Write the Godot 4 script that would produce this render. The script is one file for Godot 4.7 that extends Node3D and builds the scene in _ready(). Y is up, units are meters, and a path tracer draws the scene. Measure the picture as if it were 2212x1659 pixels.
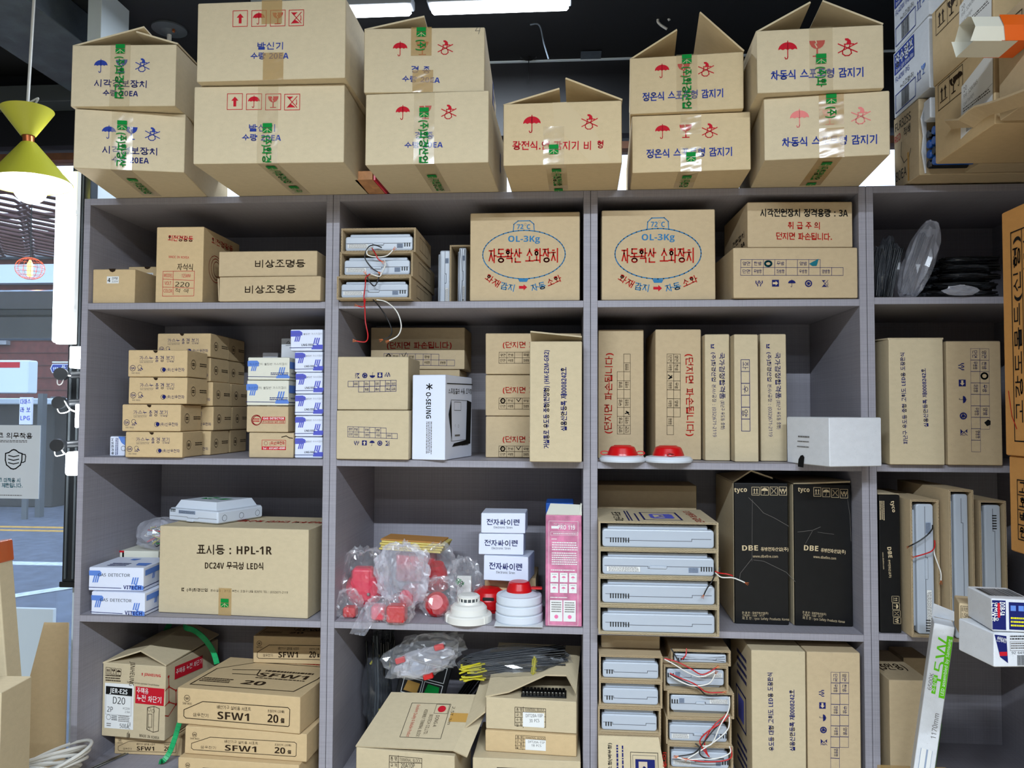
extends Node3D
# Shelving unit of a lighting and fire-alarm supply shop: cartons, fixtures and detectors on grey shelves, shop window beside them.
# Metres, y up. The shelf fronts lie in the plane z = 0, the camera stands at z = 1.9.
var t: Node3D

func _ready() -> void:
	var cam := Camera3D.new(); cam.name = "camera"; add_child(cam)
	cam.position = Vector3(1.29859, 1.48886, 1.935)
	cam.rotation_degrees = Vector3(2.19695, 4.17975, .27995)
	cam.fov = 53.65; cam.near = .05; cam.far = 200.0; cam.current = true
	var env := Environment.new()
	env.background_mode = Environment.BG_SKY
	var sm := ProceduralSkyMaterial.new()
	sm.sky_top_color = Color(.62, .72, .86); sm.sky_horizon_color = Color(.82, .88, .94); sm.ground_horizon_color = Color(.5, .52, .55); sm.ground_bottom_color = Color(.3, .3, .32)
	sm.sky_energy_multiplier = 1.5; sm.use_debanding = false
	env.sky = Sky.new(); env.sky.sky_material = sm
	env.tonemap_mode = Environment.TONE_MAPPER_LINEAR
	env.tonemap_exposure = 1.95
	env.sdfgi_enabled = true; env.ssao_enabled = true; env.ssil_enabled = true
	var we := WorldEnvironment.new(); we.name = "sky"; we.environment = env; add_child(we)
	materials()
	ceiling_lights()
	room()
	shelving()
	street()
	window_corner()
	top_row()
	shelf_one()
	shelf_two()
	shelf_three()
	shelf_four()
	side_rack()

# one-line surface recipe: colour, roughness and, when given, a grey texture that tints it
func surf(k: String, c: Color, rough: float, tex: Texture2D = null, scale := 1.0, spec := .5, metal := 0.0) -> StandardMaterial3D:
	var m := StandardMaterial3D.new(); m.resource_name = k; m.albedo_color = c; m.roughness = rough; m.metallic_specular = spec; m.metallic = metal
	if tex:
		m.albedo_texture = tex; m.uv1_triplanar = true; m.uv1_scale = Vector3.ONE * scale; m.uv1_triplanar_sharpness = 8.0
	M[k] = m
	return m
func glow(k: String, c: Color, e: float) -> void:
	var m := surf(k, Color(.9, .9, .9), .5); m.emission_enabled = true; m.emission = c; m.emission_energy_multiplier = e
func picture(sz: int, f: Callable) -> ImageTexture:
	var im := Image.create(sz, sz, false, Image.FORMAT_RGB8)
	for y in sz:
		for x in sz:
			im.set_pixel(x, y, f.call(x, y))
	return ImageTexture.create_from_image(im)
func materials() -> void:
	var r := RandomNumberGenerator.new(); r.seed = 5
	var fib := FastNoiseLite.new(); fib.seed = 3; fib.frequency = .03; fib.fractal_octaves = 4
	# recycled board: fibres, specks and faint flute lines
	var specks := {}
	for k in 260: specks[Vector2i(r.randi() % 256, r.randi() % 256)] = r.randf_range(-.22, .1)
	var board := picture(256, func(x: int, y: int) -> Color:
		var g := .95 + .022 * fib.get_noise_2d(x * 1.0, y * 1.6) + .035 * fib.get_noise_2d(x * 17.0 + 500, y * 19.0) + float(specks.get(Vector2i(x, y), 0.0))
		return Color(g, g * .997, g * .99))
	# linen-look laminate: crossed threads of uneven tone
	var wx := []; var wy := []
	for k in 256: wx.append(r.randf_range(-1, 1)); wy.append(r.randf_range(-1, 1))
	var linen := picture(256, func(x: int, y: int) -> Color:
		var a: float = wx[x] * (.6 + .8 * fib.get_noise_2d(x * 3.0, y * .7)); var b: float = wy[y] * (.6 + .8 * fib.get_noise_2d(x * .7 + 90, y * 3.0))
		var g := .90 + .055 * a + .055 * b + .03 * fib.get_noise_2d(x * 30.0, y * 30.0)
		return Color(g, g, g))
	var cloud := picture(256, func(x: int, y: int) -> Color:
		var g := .86 + .16 * fib.get_noise_2d(x * .6, y * .6) + .05 * fib.get_noise_2d(x * 12.0, y * 12.0)
		return Color(g, g, g))
	surf("kraft", Color(.775, .69, .555), .85, board, 5.0, .3)
	surf("kraft_tan", Color(.82, .735, .585), .85, board, 5.0, .3)
	surf("kraft_pale", Color(.825, .76, .635), .85, board, 5.0, .3)
	surf("kraft_warm", Color(.81, .705, .54), .85, board, 5.0, .3)
	surf("kraft_orange", Color(.77, .55, .30), .8, board, 5.0, .35)
	surf("kraft_grey", Color(.79, .725, .60), .85, board, 5.0, .3)
	surf("card_white", Color(.86, .87, .89), .5, board, 4.0, .45)
	surf("card_snow", Color(.84, .86, .92), .4)
	surf("card_cream", Color(.83, .82, .76), .5)
	surf("card_black", Color(.045, .045, .05), .42, cloud, 6.0, .4)
	surf("card_pink", Color(.87, .52, .66), .38, cloud, 5.0)
	surf("card_blue", Color(.07, .3, .62), .35)
	surf("card_navy", Color(.06, .12, .38), .35)
	surf("laminate", Color(.635, .62, .65), .5, linen, 6.0, .4)
	surf("edge", Color(.36, .335, .345), .6)
	surf("plastic_light", Color(.80, .825, .86), .32)
	surf("plank_orange", Color(.86, .62, .42), .6, cloud, 4.0)
	surf("plastic", Color(.67, .70, .74), .3, null, 1.0, .5)
	surf("plastic_white", Color(.86, .85, .82), .4)
	surf("plastic_red", Color(.74, .03, .06), .28)
	surf("plastic_orange", Color(.85, .36, .05), .5)
	surf("plastic_pink", Color(.85, .12, .25), .3)
	surf("dark", Color(.035, .035, .04), .6)
	surf("black_plastic", Color(.03, .032, .036), .35)
	surf("yellow_plastic", Color(.72, .68, .07), .4)
	surf("wire_red", Color(.72, .05, .07), .35)
	surf("wire_white", Color(.86, .85, .82), .35)
	surf("wire_black", Color(.05, .05, .055), .4)
	surf("wire_green", Color(.05, .5, .25), .4)
	surf("copper", Color(.83, .47, .28), .35, null, 1.0, .5, .9)
	surf("lamp_yellow", Color(.70, .69, .20), .42)
	surf("steel", Color(.66, .69, .71), .22, null, 1.0, .5, 1.0)
	surf("ceiling_dark", Color(.05, .052, .065), .75, cloud, .8)
	surf("wall_dark", Color(.055, .058, .085), .5, cloud, .8)
	surf("beam_grey", Color(.36, .40, .44), .7, cloud, 1.5)
	surf("rail_black", Color(.06, .07, .08), .4)
	surf("frame_grey", Color(.28, .30, .31), .5)
	surf("wall_pale", Color(.6, .6, .6), .8, cloud, .7)
	surf("floor_tile", Color(.88, .81, .70), .45, cloud, 1.2)
	surf("asphalt", Color(.33, .35, .40), .9, cloud, .9)
	surf("road_paint", Color(.80, .82, .84), .8, cloud, 2.0)
	surf("road_yellow", Color(.80, .6, .2), .8, cloud, 2.0)
	surf("brick", Color(.43, .20, .17), .9, cloud, 1.0)
	surf("brick_dark", Color(.33, .16, .14), .9, cloud, 1.0)
	surf("wood", Color(.46, .29, .18), .6, cloud, 3.0)
	surf("lattice", Color(.34, .17, .13), .6)
	surf("strap_green", Color(.08, .62, .36), .45)
	surf("paper", Color(.83, .84, .84), .7)
	surf("manual", Color(.83, .75, .42), .7)
	surf("canvas_grey", Color(.55, .6, .62), .8)
	surf("canvas_white", Color(.8, .84, .86), .8)
	glow("led_white", Color(.93, .97, 1.0), 3.0)
	glow("tube_white", Color(.95, .97, 1.0), 6.0)
	glow("bulb_white", Color(1.0, .98, .94), 1.1)
	glow("filament", Color(1.0, .55, .2), 4.0)
	var i := surf("ink", Color.WHITE, .75, null, 1.0, .3); i.vertex_color_use_as_albedo = true
	var f := surf("film", Color(.93, .94, .96, .07), .12); f.transparency = BaseMaterial3D.TRANSPARENCY_ALPHA
	var fm := surf("film_milky", Color(.88, .88, .92, .2), .2); fm.transparency = BaseMaterial3D.TRANSPARENCY_ALPHA
	var fs := surf("film_smoke", Color(.5, .52, .55, .12), .14); fs.transparency = BaseMaterial3D.TRANSPARENCY_ALPHA
	var tp := surf("tape", Color(.80, .72, .55, .16), .14); tp.transparency = BaseMaterial3D.TRANSPARENCY_ALPHA
	var ta := surf("tape_aged", Color(.74, .60, .36, .5), .18); ta.transparency = BaseMaterial3D.TRANSPARENCY_ALPHA
	var to := surf("tape_orange", Color(.75, .32, .1, .8), .2); to.transparency = BaseMaterial3D.TRANSPARENCY_ALPHA
	var gl := surf("glass", Color(.92, .96, .97, .05), .02); gl.transparency = BaseMaterial3D.TRANSPARENCY_ALPHA
func area_lamp(at: Vector3, sx: float, sz: float, e: float, c := Color(.89, .945, 1.0)) -> void:
	var l := AreaLight3D.new(); l.name = "tube_light"; add_child(l, true)
	l.position = at; l.rotation_degrees = Vector3(-90, 0, 0); l.area_size = Vector2(sx, sz)
	l.light_energy = e; l.light_color = c;
	l.shadow_enabled = true; l.area_range = 14.0; l.area_attenuation = 2.0

func ceiling_lights() -> void:
	# bare LED battens on the dark ceiling; the two over the shelf top show at the upper edge of the picture
	for e in [[.1993, .7658, -.6], [.8174, 1.3104, -.6], [-.1, 1.1, 2.9], [1.5, 2.7, 2.9], [-.1, 1.1, 4.6], [1.5, 2.7, 4.6]]:
		var t0 := thing("batten_light", ["slim white LED batten on dark ceiling above the shelf tops, shorter one", "slim white LED batten on dark ceiling above the shelf tops, longer one", "LED batten behind the camera nearest window", "LED batten behind the camera beside side rack", "LED batten at the far end of the shop nearest window", "LED batten at the far end of the shop beside side rack"][used.get("batten_light", 0)], "light", Vector3((e[0] + e[1]) / 2, 2.92, e[2]), 0.0, "ceiling LED battens")
		var l: float = e[1] - e[0]
		part(t0, "housing", slabbox(Vector3(-l / 2, -.035, -.03), Vector3(l / 2, 0, .03), .004), "plastic")
		var d := MB.new(); d.box(Vector3(-l / 2 + .01, -.055, -.026), Vector3(l / 2 - .01, -.035, .026), .008)
		part(t0, "diffuser", d, "tube_white")
		area_lamp(Vector3((e[0] + e[1]) / 2, 2.862, e[2]), l - .02, .05, .7 if e[2] < 0.0 else (7.5 if e[2] < 4.0 else 1.2))

func room() -> void:
	struct("floor", slabbox(Vector3(-1.9, -.05, -1.15), Vector3(4.2, 0, 6.4)), "floor_tile")
	struct("ceiling", slabbox(Vector3(-1.9, 2.92, -1.2), Vector3(4.2, 3.0, 6.4)), "ceiling_dark")
	struct("wall_left", slabbox(Vector3(-1.98, 0, -1.2), Vector3(-1.9, 2.92, 6.4)), "wall_pale")
	struct("wall_right", slabbox(Vector3(4.2, 0, -1.2), Vector3(4.28, 2.92, 6.4)), "wall_pale")
	struct("wall_front", slabbox(Vector3(-1.98, 0, 6.4), Vector3(4.28, 2.92, 6.48)), "wall_pale")
	# street side: dark lintel over a full-width shop window
	struct("wall_back", slabbox(Vector3(-1.9, 2.615, -1.2), Vector3(4.2, 2.92, -1.1)), "wall_dark")
	struct("wall_back_right", slabbox(Vector3(2.75, 0, -1.2), Vector3(4.2, 2.615, -1.1)), "wall_dark")
	struct("beam", slabbox(Vector3(-.7442, 2.80, -1.09), Vector3(-.4256, 2.92, 2.6), .004), "beam_grey")
	struct("beam_cross", slabbox(Vector3(-1.4, 2.7627, -1.1), Vector3(-.6973, 2.8359, -1.0), .004), "frame_grey")
	struct("trim_1", slabbox(Vector3(-.3, 2.9135, -1.1), Vector3(2.75, 2.9195, -1.085), .002), "canvas_white")
	struct("trim_2", slabbox(Vector3(-.3, 2.9255, -1.1), Vector3(2.75, 2.976, -1.07), .006), "ceiling_dark")
	var w := struct("window_1", slabbox(Vector3(-1.9, .0, -1.19), Vector3(2.75, .06, -1.11)), "frame_grey")
	part(w, "window_head", slabbox(Vector3(-1.9, 2.557, -1.19), Vector3(2.75, 2.587, -1.11)), "wood")
	for x in [-1.88, -.2, .9, 1.85, 2.73]: part(w, "mullion", slabbox(Vector3(x - .02, .06, -1.18), Vector3(x + .02, 2.557, -1.12)), "frame_grey")
	var xs := [-1.86, -.22, -.18, .88, .92, 1.83, 1.87, 2.71]
	for k in 4: part(w, "pane", slabbox(Vector3(xs[2 * k], .06, -1.153), Vector3(xs[2 * k + 1], 2.557, -1.147), 0.0), "glass"); part(w, "fanlight", slabbox(Vector3(xs[2 * k], 2.587, -1.153), Vector3(xs[2 * k + 1], 2.615, -1.147), 0.0), "glass")

func shelving() -> void:
	var labels := ["grey linen laminate bookcase unit nearest the shop window", "second grey laminate bookcase unit from the window", "third grey laminate bookcase unit from the window", "narrow grey laminate bookcase unit behind the side rack"]
	var xs := [0, 0.6843, 1.3567, 2.04, 2.57]
	var tops := [[2.06, 1.778, 1.3675, .9526, .54, .12], [2.06, 1.777, 1.3675, .9526, .54, .12], [2.06, 1.777, 1.3675, .9526, .54, .12], [2.06, 1.781, 1.3675, .957, .54, .12]]
	for k in 4:
		var x0: float = xs[k]; var x1: float = xs[k + 1]; var c := (x0 + x1) / 2; var w := x1 - x0 - .001
		var u := thing("bookcase", labels[k], "shelf", Vector3(c, 0, -.2), 0.0, "grey bookcase units in a row")
		for s in [-1, 1]: part(u, "side_panel", slabbox(Vector3(s * w / 2 - (.0175 if s > 0 else 0.0), 0, -.2), Vector3(s * w / 2 + (0.0 if s > 0 else .0175), 2.06, .2), .0008), "laminate")
		part(u, "back_panel", slabbox(Vector3(-w / 2 + .0175, .05, -.198), Vector3(w / 2 - .0175, 2.05, -.19)), "laminate")
		for j in 6:
			var b := part(u, "top_board" if j == 0 else "shelf_board", slabbox(Vector3(-w / 2 + .0175, tops[k][j] - .018, -.19), Vector3(w / 2 - .0175, tops[k][j], .2), .0008), "laminate")
			part(b, "edge_band", slabbox(Vector3(-w / 2 + .018, tops[k][j] - .0011, .1992), Vector3(w / 2 - .018, tops[k][j] - .0003, .2004), 0.0), "edge") if j > 0 else null
		part(u, "plinth", slabbox(Vector3(-w / 2 + .0175, 0, .16), Vector3(w / 2 - .0175, .1, .175)), "laminate")

func street() -> void:
	struct("road", slabbox(Vector3(-30, -0.22, -17.0), Vector3(30, -0.12, -.85)), "asphalt")
	struct("pavement", slabbox(Vector3(-30, -0.12, -17.0), Vector3(30, -0.12+.14, -14.2)), "wall_pale")
	var rm := struct("road_markings", slabbox(Vector3(-30, -0.12, -8.1803), Vector3(20, -0.11599999999999999, -8.0503), 0.0), "road_yellow")
	part(rm, "yellow_line", slabbox(Vector3(-30, -0.12, -7.8903), Vector3(20, -0.11599999999999999, -7.7703), 0.0), "road_yellow")
	part(rm, "white_line", slabbox(Vector3(-30, -0.12, -5.8234), Vector3(20, -0.11599999999999999, -5.6634), 0.0), "road_paint")
	var q := MB.new(); q.slab([Vector3(-3.6978, -0.11599999999999999, -3.9659), Vector3(-3.6978, -0.11599999999999999, -4.2059), Vector3(-2.8555, -0.11599999999999999, -5.3652), Vector3(-2.8555, -0.11599999999999999, -5.1252)], .003)
	part(rm, "slanted_line", q, "road_paint")
	for e in [[-11.6, 6.0], [-12.4, 5.2]]: part(rm, "far_line", slabbox(Vector3(-6, -0.12, e[0]), Vector3(e[1], -0.11599999999999999, e[0] + .1), 0.0), "road_paint")
	# brick building across the street with courses, windows and a doorway
	t = thing("brick_building", "red brick building across the street seen through the shop window", "building", Vector3(-8, -0.12, -15.5))
	part(t, "wall", slabbox(Vector3(-14, 0, -1), Vector3(16, 5.2925, 0)), "brick")
	for k in 15: part(t, "course", slabbox(Vector3(-14, .6 + k * .3, 0), Vector3(16, .62 + k * .3, .02), 0.0), "brick_dark")
	for e in [[-3.0807, 1.2478, .3415, .7028], [-.0807, 1.0, 1.4, 1.8], [-8.0807, 1.0, 1.4, 1.8], [-5.2807, 3.3, 1.0, 1.0]]:
		var f := part(t, "window", slabbox(Vector3(e[0], e[1], 0), Vector3(e[0] + e[2], e[1] + e[3], .06)), "frame_grey")
		part(f, "pane", slabbox(Vector3(e[0] + .05, e[1] + .05, .06), Vector3(e[0] + e[2] - .05, e[1] + e[3] - .05, .07), 0.0), "rail_black")
		part(f, "sill", slabbox(Vector3(e[0] - .1, e[1] - .1, 0), Vector3(e[0] + e[2] + .1, e[1], .14)), "wall_pale")
	part(t, "roof_ledge", slabbox(Vector3(-14.2, 5.2925, -1.2), Vector3(16.2, 5.2925 + .3, .3)), "wall_pale")
	part(t, "shop_fascia", slabbox(Vector3(-14, 4.6693, 0), Vector3(16, 4.6693 + .45, .25)), "canvas_white")
	t = thing("office_block", "pale concrete block beyond the brick building", "building", Vector3(-22, -0.12, -24))
	part(t, "wall", slabbox(Vector3(-10, 0, -3), Vector3(6, 6.5, 0)), "canvas_white")
	for k in 2: part(t, "window_band", slabbox(Vector3(-10, 1.5 + k * 3, 0), Vector3(6, 3.2 + k * 3, .05)), "frame_grey")

	t = thing("shop_sign", "white light-box sign with red stripe and blue letters across the street", "sign", Vector3(-7.9779, 2.0033, -9))
	var sw := 2.2749; var sh := .506
	part(t, "sign_box", slabbox(Vector3(-sw / 2, -sh / 2, -.2), Vector3(sw / 2, sh / 2, .02), .02), "canvas_white")
	var p := Pen.new(); p.host = self; p.face("F", Vector3(sw, sh, .04), .002); p.o.y = -sh / 2
	p.ops([["r", 20, 770, 940, 940, "red"], ["t", "자동차검사", 40, 370, 790, 370, 440, "lblue", 2]], Color.WHITE); part(t, "lettering", p, "ink")
	part(t, "post", slabbox(Vector3(1.25, -2.1233, -.15), Vector3(1.33, -sh / 2, -.05)), "frame_grey")
	t = thing("street_sign", "blue arrow-shaped street name sign numbered 158", "sign", Vector3(-4.9615, 2.0127, -7))
	var bw := .2252; var bh := .1144
	var mb := MB.new(); mb.slab([Vector3(-bw / 2, 0, .01), Vector3(-bw * .38, -bh / 2, .01), Vector3(bw / 2 + .2, -bh / 2, .01), Vector3(bw / 2 + .2, bh / 2, .01), Vector3(-bw * .38, bh / 2, .01)], .02); part(t, "plate", mb, "card_white")
	p = Pen.new(); p.host = self; p.face("F", Vector3(bw, bh, .02), .002); p.o.y = -bh / 2
	p.ops([["q", [60, 500, 150, 90, 1500, 90, 1500, 910, 150, 910], "blue"], ["t", "158", 150, 450, 480, 450, 420, "white", 2], ["t", "중앙로", 640, 560, 1400, 560, 560, "white", 2]], Color.WHITE); part(t, "lettering", p, "ink")
	part(t, "arm", slabbox(Vector3(-bw * .4, bh * .62, -.03), Vector3(bw / 2 + .2, bh * .75, .01)), "steel"); part(t, "post", slabbox(Vector3(bw / 2 + .2, -2.1327, -.04), Vector3(bw / 2 + .28, bh, .04)), "steel")
	t = thing("price_banner", "narrow white banner lettered LPG standing across the street", "banner", Vector3(-6.7272, 1.4876, -8.8))
	var vw := .1862; var vh := .4048
	part(t, "board", slabbox(Vector3(-vw / 2, -vh / 2, -.03), Vector3(vw / 2, vh / 2, .01)), "card_white")
	p = Pen.new(); p.host = self; p.face("F", Vector3(vw, vh, .02), .002); p.o.y = -vh / 2
	p.ops([["t", "다마스", 60, 840, 940, 840, 190, "violet", 2], ["t", "라 보", 60, 540, 940, 540, 190, "violet", 2], ["t", "LPG", 60, 240, 940, 240, 190, "violet", 2]], Color.WHITE); part(t, "lettering", p, "ink")
	part(t, "pole", slabbox(Vector3(-.04, -1.6076, -.06), Vector3(.04, -vh / 2, -.02)), "frame_grey")
	t = thing("kiosk", "dark glazed booth under the light-box sign", "kiosk", Vector3(-8.2154, -.12, -10.2))
	part(t, "wall", slabbox(Vector3(-1.6, 0, -1), Vector3(.95, 1.7103, 0), .02), "dark"); part(t, "roof", slabbox(Vector3(-1.8, 1.7103, -1.2), Vector3(1.45, 1.8103, .5), .02), "canvas_white")
	t = thing("sack", "white sack with green lining slumped by the far kerb", "sack", Vector3(-9.7666, -.12, -13.8361))
	bag(t, Vector3(.1, .22, 0), Vector3(.55, .3, .3), 4, .35, "canvas_white", 18, 10, "sack_body"); bag(t, Vector3(-.3, .12, .12), Vector3(.3, .16, .2), 9, .3, "strap_green", 12, 8, "green_lining")
	# steel canopy with its pierced metal roof and hanging basket lamps, just outside the glass

	t = thing("steel_canopy", "polished steel canopy beam outside the window with a pierced lattice roof", "canopy", Vector3(-1.4, 1.9372, -1.3))
	part(t, "upper_band", slabbox(Vector3(-1.5, 0, -.02), Vector3(1.15, .0943, .02), .012), "steel"); part(t, "lower_band", slabbox(Vector3(-1.5, -.1317, -.02), Vector3(1.15, -.0209, .02), .012), "steel")
	part(t, "lip", slabbox(Vector3(-1.5, -.0209, -.05), Vector3(1.15, 0, .03), .003), "frame_grey")
	for x in [-1.45, 1.1]: part(t, "bracket", slabbox(Vector3(x - .02, -.1317, -.02), Vector3(x + .02, .3, .09)), "frame_grey")
	var lt := MB.new()
	for i in 14:
		for j in 14:
			var f := j / 13.0; var hx := -2.4 + i * .24 + (.12 if j % 2 else 0.0); var hz := lerpf(-.15, -2.3, f); var hy := lerpf(.5652, .7751, f)
			var ring := []
			for k in 6: ring.append(Vector3(hx + .13 * cos(TAU * k / 6 + PI / 6), hy + .02 * sin(TAU * k / 6), hz + .105 * sin(TAU * k / 6 + PI / 6)))
			lt.tube(ring, .009, 4, true)
	part(t, "lattice_roof", lt, "lattice")
	for f in [0.0, .33, .66, 1.0]: var pz := lerpf(-.15, -2.3, f); var py := lerpf(.5652, .7751, f); part(t, "purlin", slabbox(Vector3(-2.5, py + .02, pz - .02), Vector3(1.1, py + .045, pz + .02)), "lattice")
	t = thing("basket_lamp", "round wire basket lamp with glowing orange filament hung outside", "lamp", Vector3(-1.2322, 2.1599, -1.45))
	var wb := MB.new()
	for k in 14:
		var mer := []
		for j in 13:
			var b := PI * (j / 12.0 - .5); mer.append(Vector3(cos(b) * .062 * cos(TAU * k / 14), sin(b) * .052, cos(b) * .062 * sin(TAU * k / 14)))
		wb.tube(mer, .0008, 4)
	for j in range(1, 8):
		var b := PI * (j / 8.0 - .5); var ring := []
		for k in 20: ring.append(Vector3(cos(b) * .062 * cos(TAU * k / 20), sin(b) * .052, cos(b) * .062 * sin(TAU * k / 20)))
		wb.tube(ring, .0008, 4, true)
	part(t, "wire_basket", wb, "copper")
	var fl := MB.new(); fl.lathe([[0, -.04], [.012, -.035], [.013, .02], [.004, .04]], Vector3.ZERO, 12); part(t, "bulb", fl, "filament")
	var fcord := MB.new(); fcord.tube([Vector3(0, .05, 0), Vector3(0, .55, 0)], .002); part(t, "cord", fcord, "rail_black")
	var fo := OmniLight3D.new(); fo.name = "filament_light"; fo.light_color = Color(1, .6, .3); fo.light_energy = .012; fo.shadow_enabled = true; fo.omni_range = 4.0; fo.omni_attenuation = 2.0; add_child(fo); fo.position = Vector3(-1.2322, 2.1599, -1.45)
	t = thing("awning_cloth", "pale cloth awning hanging outside behind the shelf tops", "awning", Vector3(1.4, 1.75, -1.4))
	part(t, "cloth", slabbox(Vector3(-1.42, .0, -.01), Vector3(1.3, .72, .0)), "canvas_grey"); part(t, "red_hem", slabbox(Vector3(-1.42, .0, .0), Vector3(1.3, .012, .004)), "plastic_pink")
	for x in [-1.3, 0, 1.2]: part(t, "pole", slabbox(Vector3(x - .015, -1.87, -.03), Vector3(x + .015, .72, -.012)), "frame_grey")

func window_corner() -> void:
	# yellow double-cone pendant
	t = thing("pendant_lamp", "yellow hourglass pendant lamp with copper neck and glowing bulb", "lamp", Vector3(-.3351, 2.1784, -.24), 0.0, "", .07)
	var b := MB.new(); b.lathe([[.1168, 0], [.021, .1272], [.012, .1272]], Vector3.ZERO, 48); part(t, "lower_shade", b, "lamp_yellow")
	b = MB.new(); b.lathe([[.1133, .001], [.019, .1252]], Vector3.ZERO, 48); part(t, "shade_lining", b, "plastic_white")
	b = MB.new(); b.lathe([[.0, .1242], [.0155, .1242], [.0155, .1517], [0, .1517]], Vector3.ZERO, 24); part(t, "neck", b, "copper")
	b = MB.new(); b.lathe([[.02, .1487], [.0727, .2291], [.0697, .2291], [.018, .1487]], Vector3.ZERO, 48); part(t, "upper_shade", b, "lamp_yellow")
	b = MB.new(); b.lathe([[0, -.0601]] + range(1, 12).map(func(k: int) -> Array: return [.046 * sin(PI * k / 12), -.0142 - .046 * cos(PI * k / 12)]) + [[.014, .0318], [.014, .1222]], Vector3.ZERO, 32); part(t, "bulb", b, "bulb_white")
	b = MB.new(); b.tube([Vector3(0, .1487, 0), Vector3(.0, .2291, 0), Vector3(.0519, .7366, 0)], .0045, 8); part(t, "cord", b, "wire_white")
	b = MB.new(); b.tube(spline([Vector3(.028, .2491, .0), Vector3(.04, .2611, .005), Vector3(.02, .2531, .006), Vector3(-.01, .2431, .008), Vector3(-.05, .2371, .02), Vector3(-.068, .2091, .05), Vector3(-.095, .1291, .05)]), .003, 6); part(t, "tie_cord", b, "wire_white")
	var l := OmniLight3D.new(); l.name = "bulb_light"; add_child(l); l.position = Vector3(-.3336, 2.1642, -.24); l.light_energy = .006; l.light_color = Color(1, .98, .94); l.light_size = .046; l.shadow_enabled = true; l.omni_range = 8.0; l.omni_attenuation = 2.0
	# white post with a black display rail, lamps on show plugged along it
	struct("pillar", slabbox(Vector3(-.3148, 0, -.62), Vector3(-.2657, 2.92, -.46), .002), "canvas_white")
	t = thing("display_rail", "tall black aluminium display rail between window and shelves", "rail", Vector3(-.2927, .9291, -.42))
	var rw := .0641
	part(t, "channel", slabbox(Vector3(-rw / 2, 0, -.04), Vector3(rw / 2, 1.5209, 0), .003), "rail_black")
	for x in [-.3, .1]: part(t, "groove_strip", slabbox(Vector3(rw * x - .002, .02, 0), Vector3(rw * x + .004, 1.4709, .006), .001), "frame_grey")
	part(t, "end_cap", slabbox(Vector3(-rw / 2 - .003, -.006, -.042), Vector3(rw / 2 + .003, .012, .008), .002), "black_plastic")
	t = thing("batten_light", "bright vertical LED batten fixed to the black rail", "light", Vector3(-.322, 1.7036, -.389))
	part(t, "back_plate", slabbox(Vector3(-.0244, 0, -.02), Vector3(.0364, .563, .0), .002), "plastic_white")
	part(t, "diffuser", slabbox(Vector3(-.0244, .004, .0), Vector3(.0244, .559, .022), .006), "led_white")
	for y in [.1, .42]: part(t, "clip", slabbox(Vector3(.0244, y, -.005), Vector3(.0404, y + .014, .01), .002), "plastic_white")
	var al := AreaLight3D.new(); al.name = "rail_light"; add_child(al); al.position = Vector3(-.3155, 1.9851, -.36); al.rotation_degrees = Vector3(0, 180, 0); al.area_size = Vector2(.0489, .563); al.light_energy = .25; al.shadow_enabled = true; al.area_range = 8.0; al.area_attenuation = 2.0

	t = thing("sensor_lamp", "square white glowing sensor lamp on the black rail, uppermost", "lamp", Vector3(-.2385, 1.6231, -.35), 0.0, "lamps on show along the rail")
	b = MB.new(); b.rounded(.0383, .0682, .003, -.025, .02, .004); part(t, "diffuser", b, "led_white")
	part(t, "mount", slabbox(Vector3(-.0134, .0205, -.07), Vector3(.0134, .0478, -.025), .002), "plastic_white")
	l = OmniLight3D.new(); l.name = "sensor_light"; add_child(l, true); l.position = Vector3(-.2385, 1.6573, -.3); l.light_energy = .03; l.light_color = Color(.94, .97, 1); l.light_size = .02; l.shadow_enabled = true; l.omni_range = 6.0; l.omni_attenuation = 2.0

	b = MB.new(); b.lathe([[.0085, 0], [.0075, .003], [.003, .0045], [0, .0045]], Vector3(-.0019, .0328, .02), 16, true, Basis(Vector3.RIGHT, PI / 2)); part(t, "motion_sensor", b, "plastic_white")

	t = thing("sensor_lamp", "slim white glowing lamp edge-on at the middle of the rail", "lamp", Vector3(-.2265, 1.4367, -.35), 0.0, "lamps on show along the rail")
	b = MB.new(); b.rounded(.0157, .0735, .003, -.025, .02, .004); part(t, "diffuser", b, "led_white")
	part(t, "mount", slabbox(Vector3(-.0055, .022, -.07), Vector3(.0055, .0514, -.025), .002), "plastic_white")
	l = OmniLight3D.new(); l.name = "sensor_light"; add_child(l, true); l.position = Vector3(-.2265, 1.4735, -.3); l.light_energy = .03; l.light_color = Color(.94, .97, 1); l.light_size = .02; l.shadow_enabled = true; l.omni_range = 6.0; l.omni_attenuation = 2.0

	t = thing("sensor_lamp", "rounded white glowing sensor lamp low on the black rail", "lamp", Vector3(-.2419, 1.2873, -.35), 0.0, "lamps on show along the rail")
	b = MB.new(); b.rounded(.0398, .0743, .01, -.025, .02, .004); part(t, "diffuser", b, "led_white")
	part(t, "mount", slabbox(Vector3(-.0139, .0223, -.07), Vector3(.0139, .052, -.025), .002), "plastic_white")
	l = OmniLight3D.new(); l.name = "sensor_light"; add_child(l, true); l.position = Vector3(-.2419, 1.3244, -.3); l.light_energy = .03; l.light_color = Color(.94, .97, 1); l.light_size = .02; l.shadow_enabled = true; l.omni_range = 6.0; l.omni_attenuation = 2.0

	b = MB.new(); b.lathe([[.0085, 0], [.0075, .003], [.003, .0045], [0, .0045]], Vector3(-.002, .0357, .02), 16, true, Basis(Vector3.RIGHT, PI / 2)); part(t, "motion_sensor", b, "plastic_white")

	t = thing("lamp_socket", "uppermost black cylinder socket with white cable on the rail", "socket", Vector3(-.2779, 1.6028, -.33), 0.0, "cylinder sockets on the rail")
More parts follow.
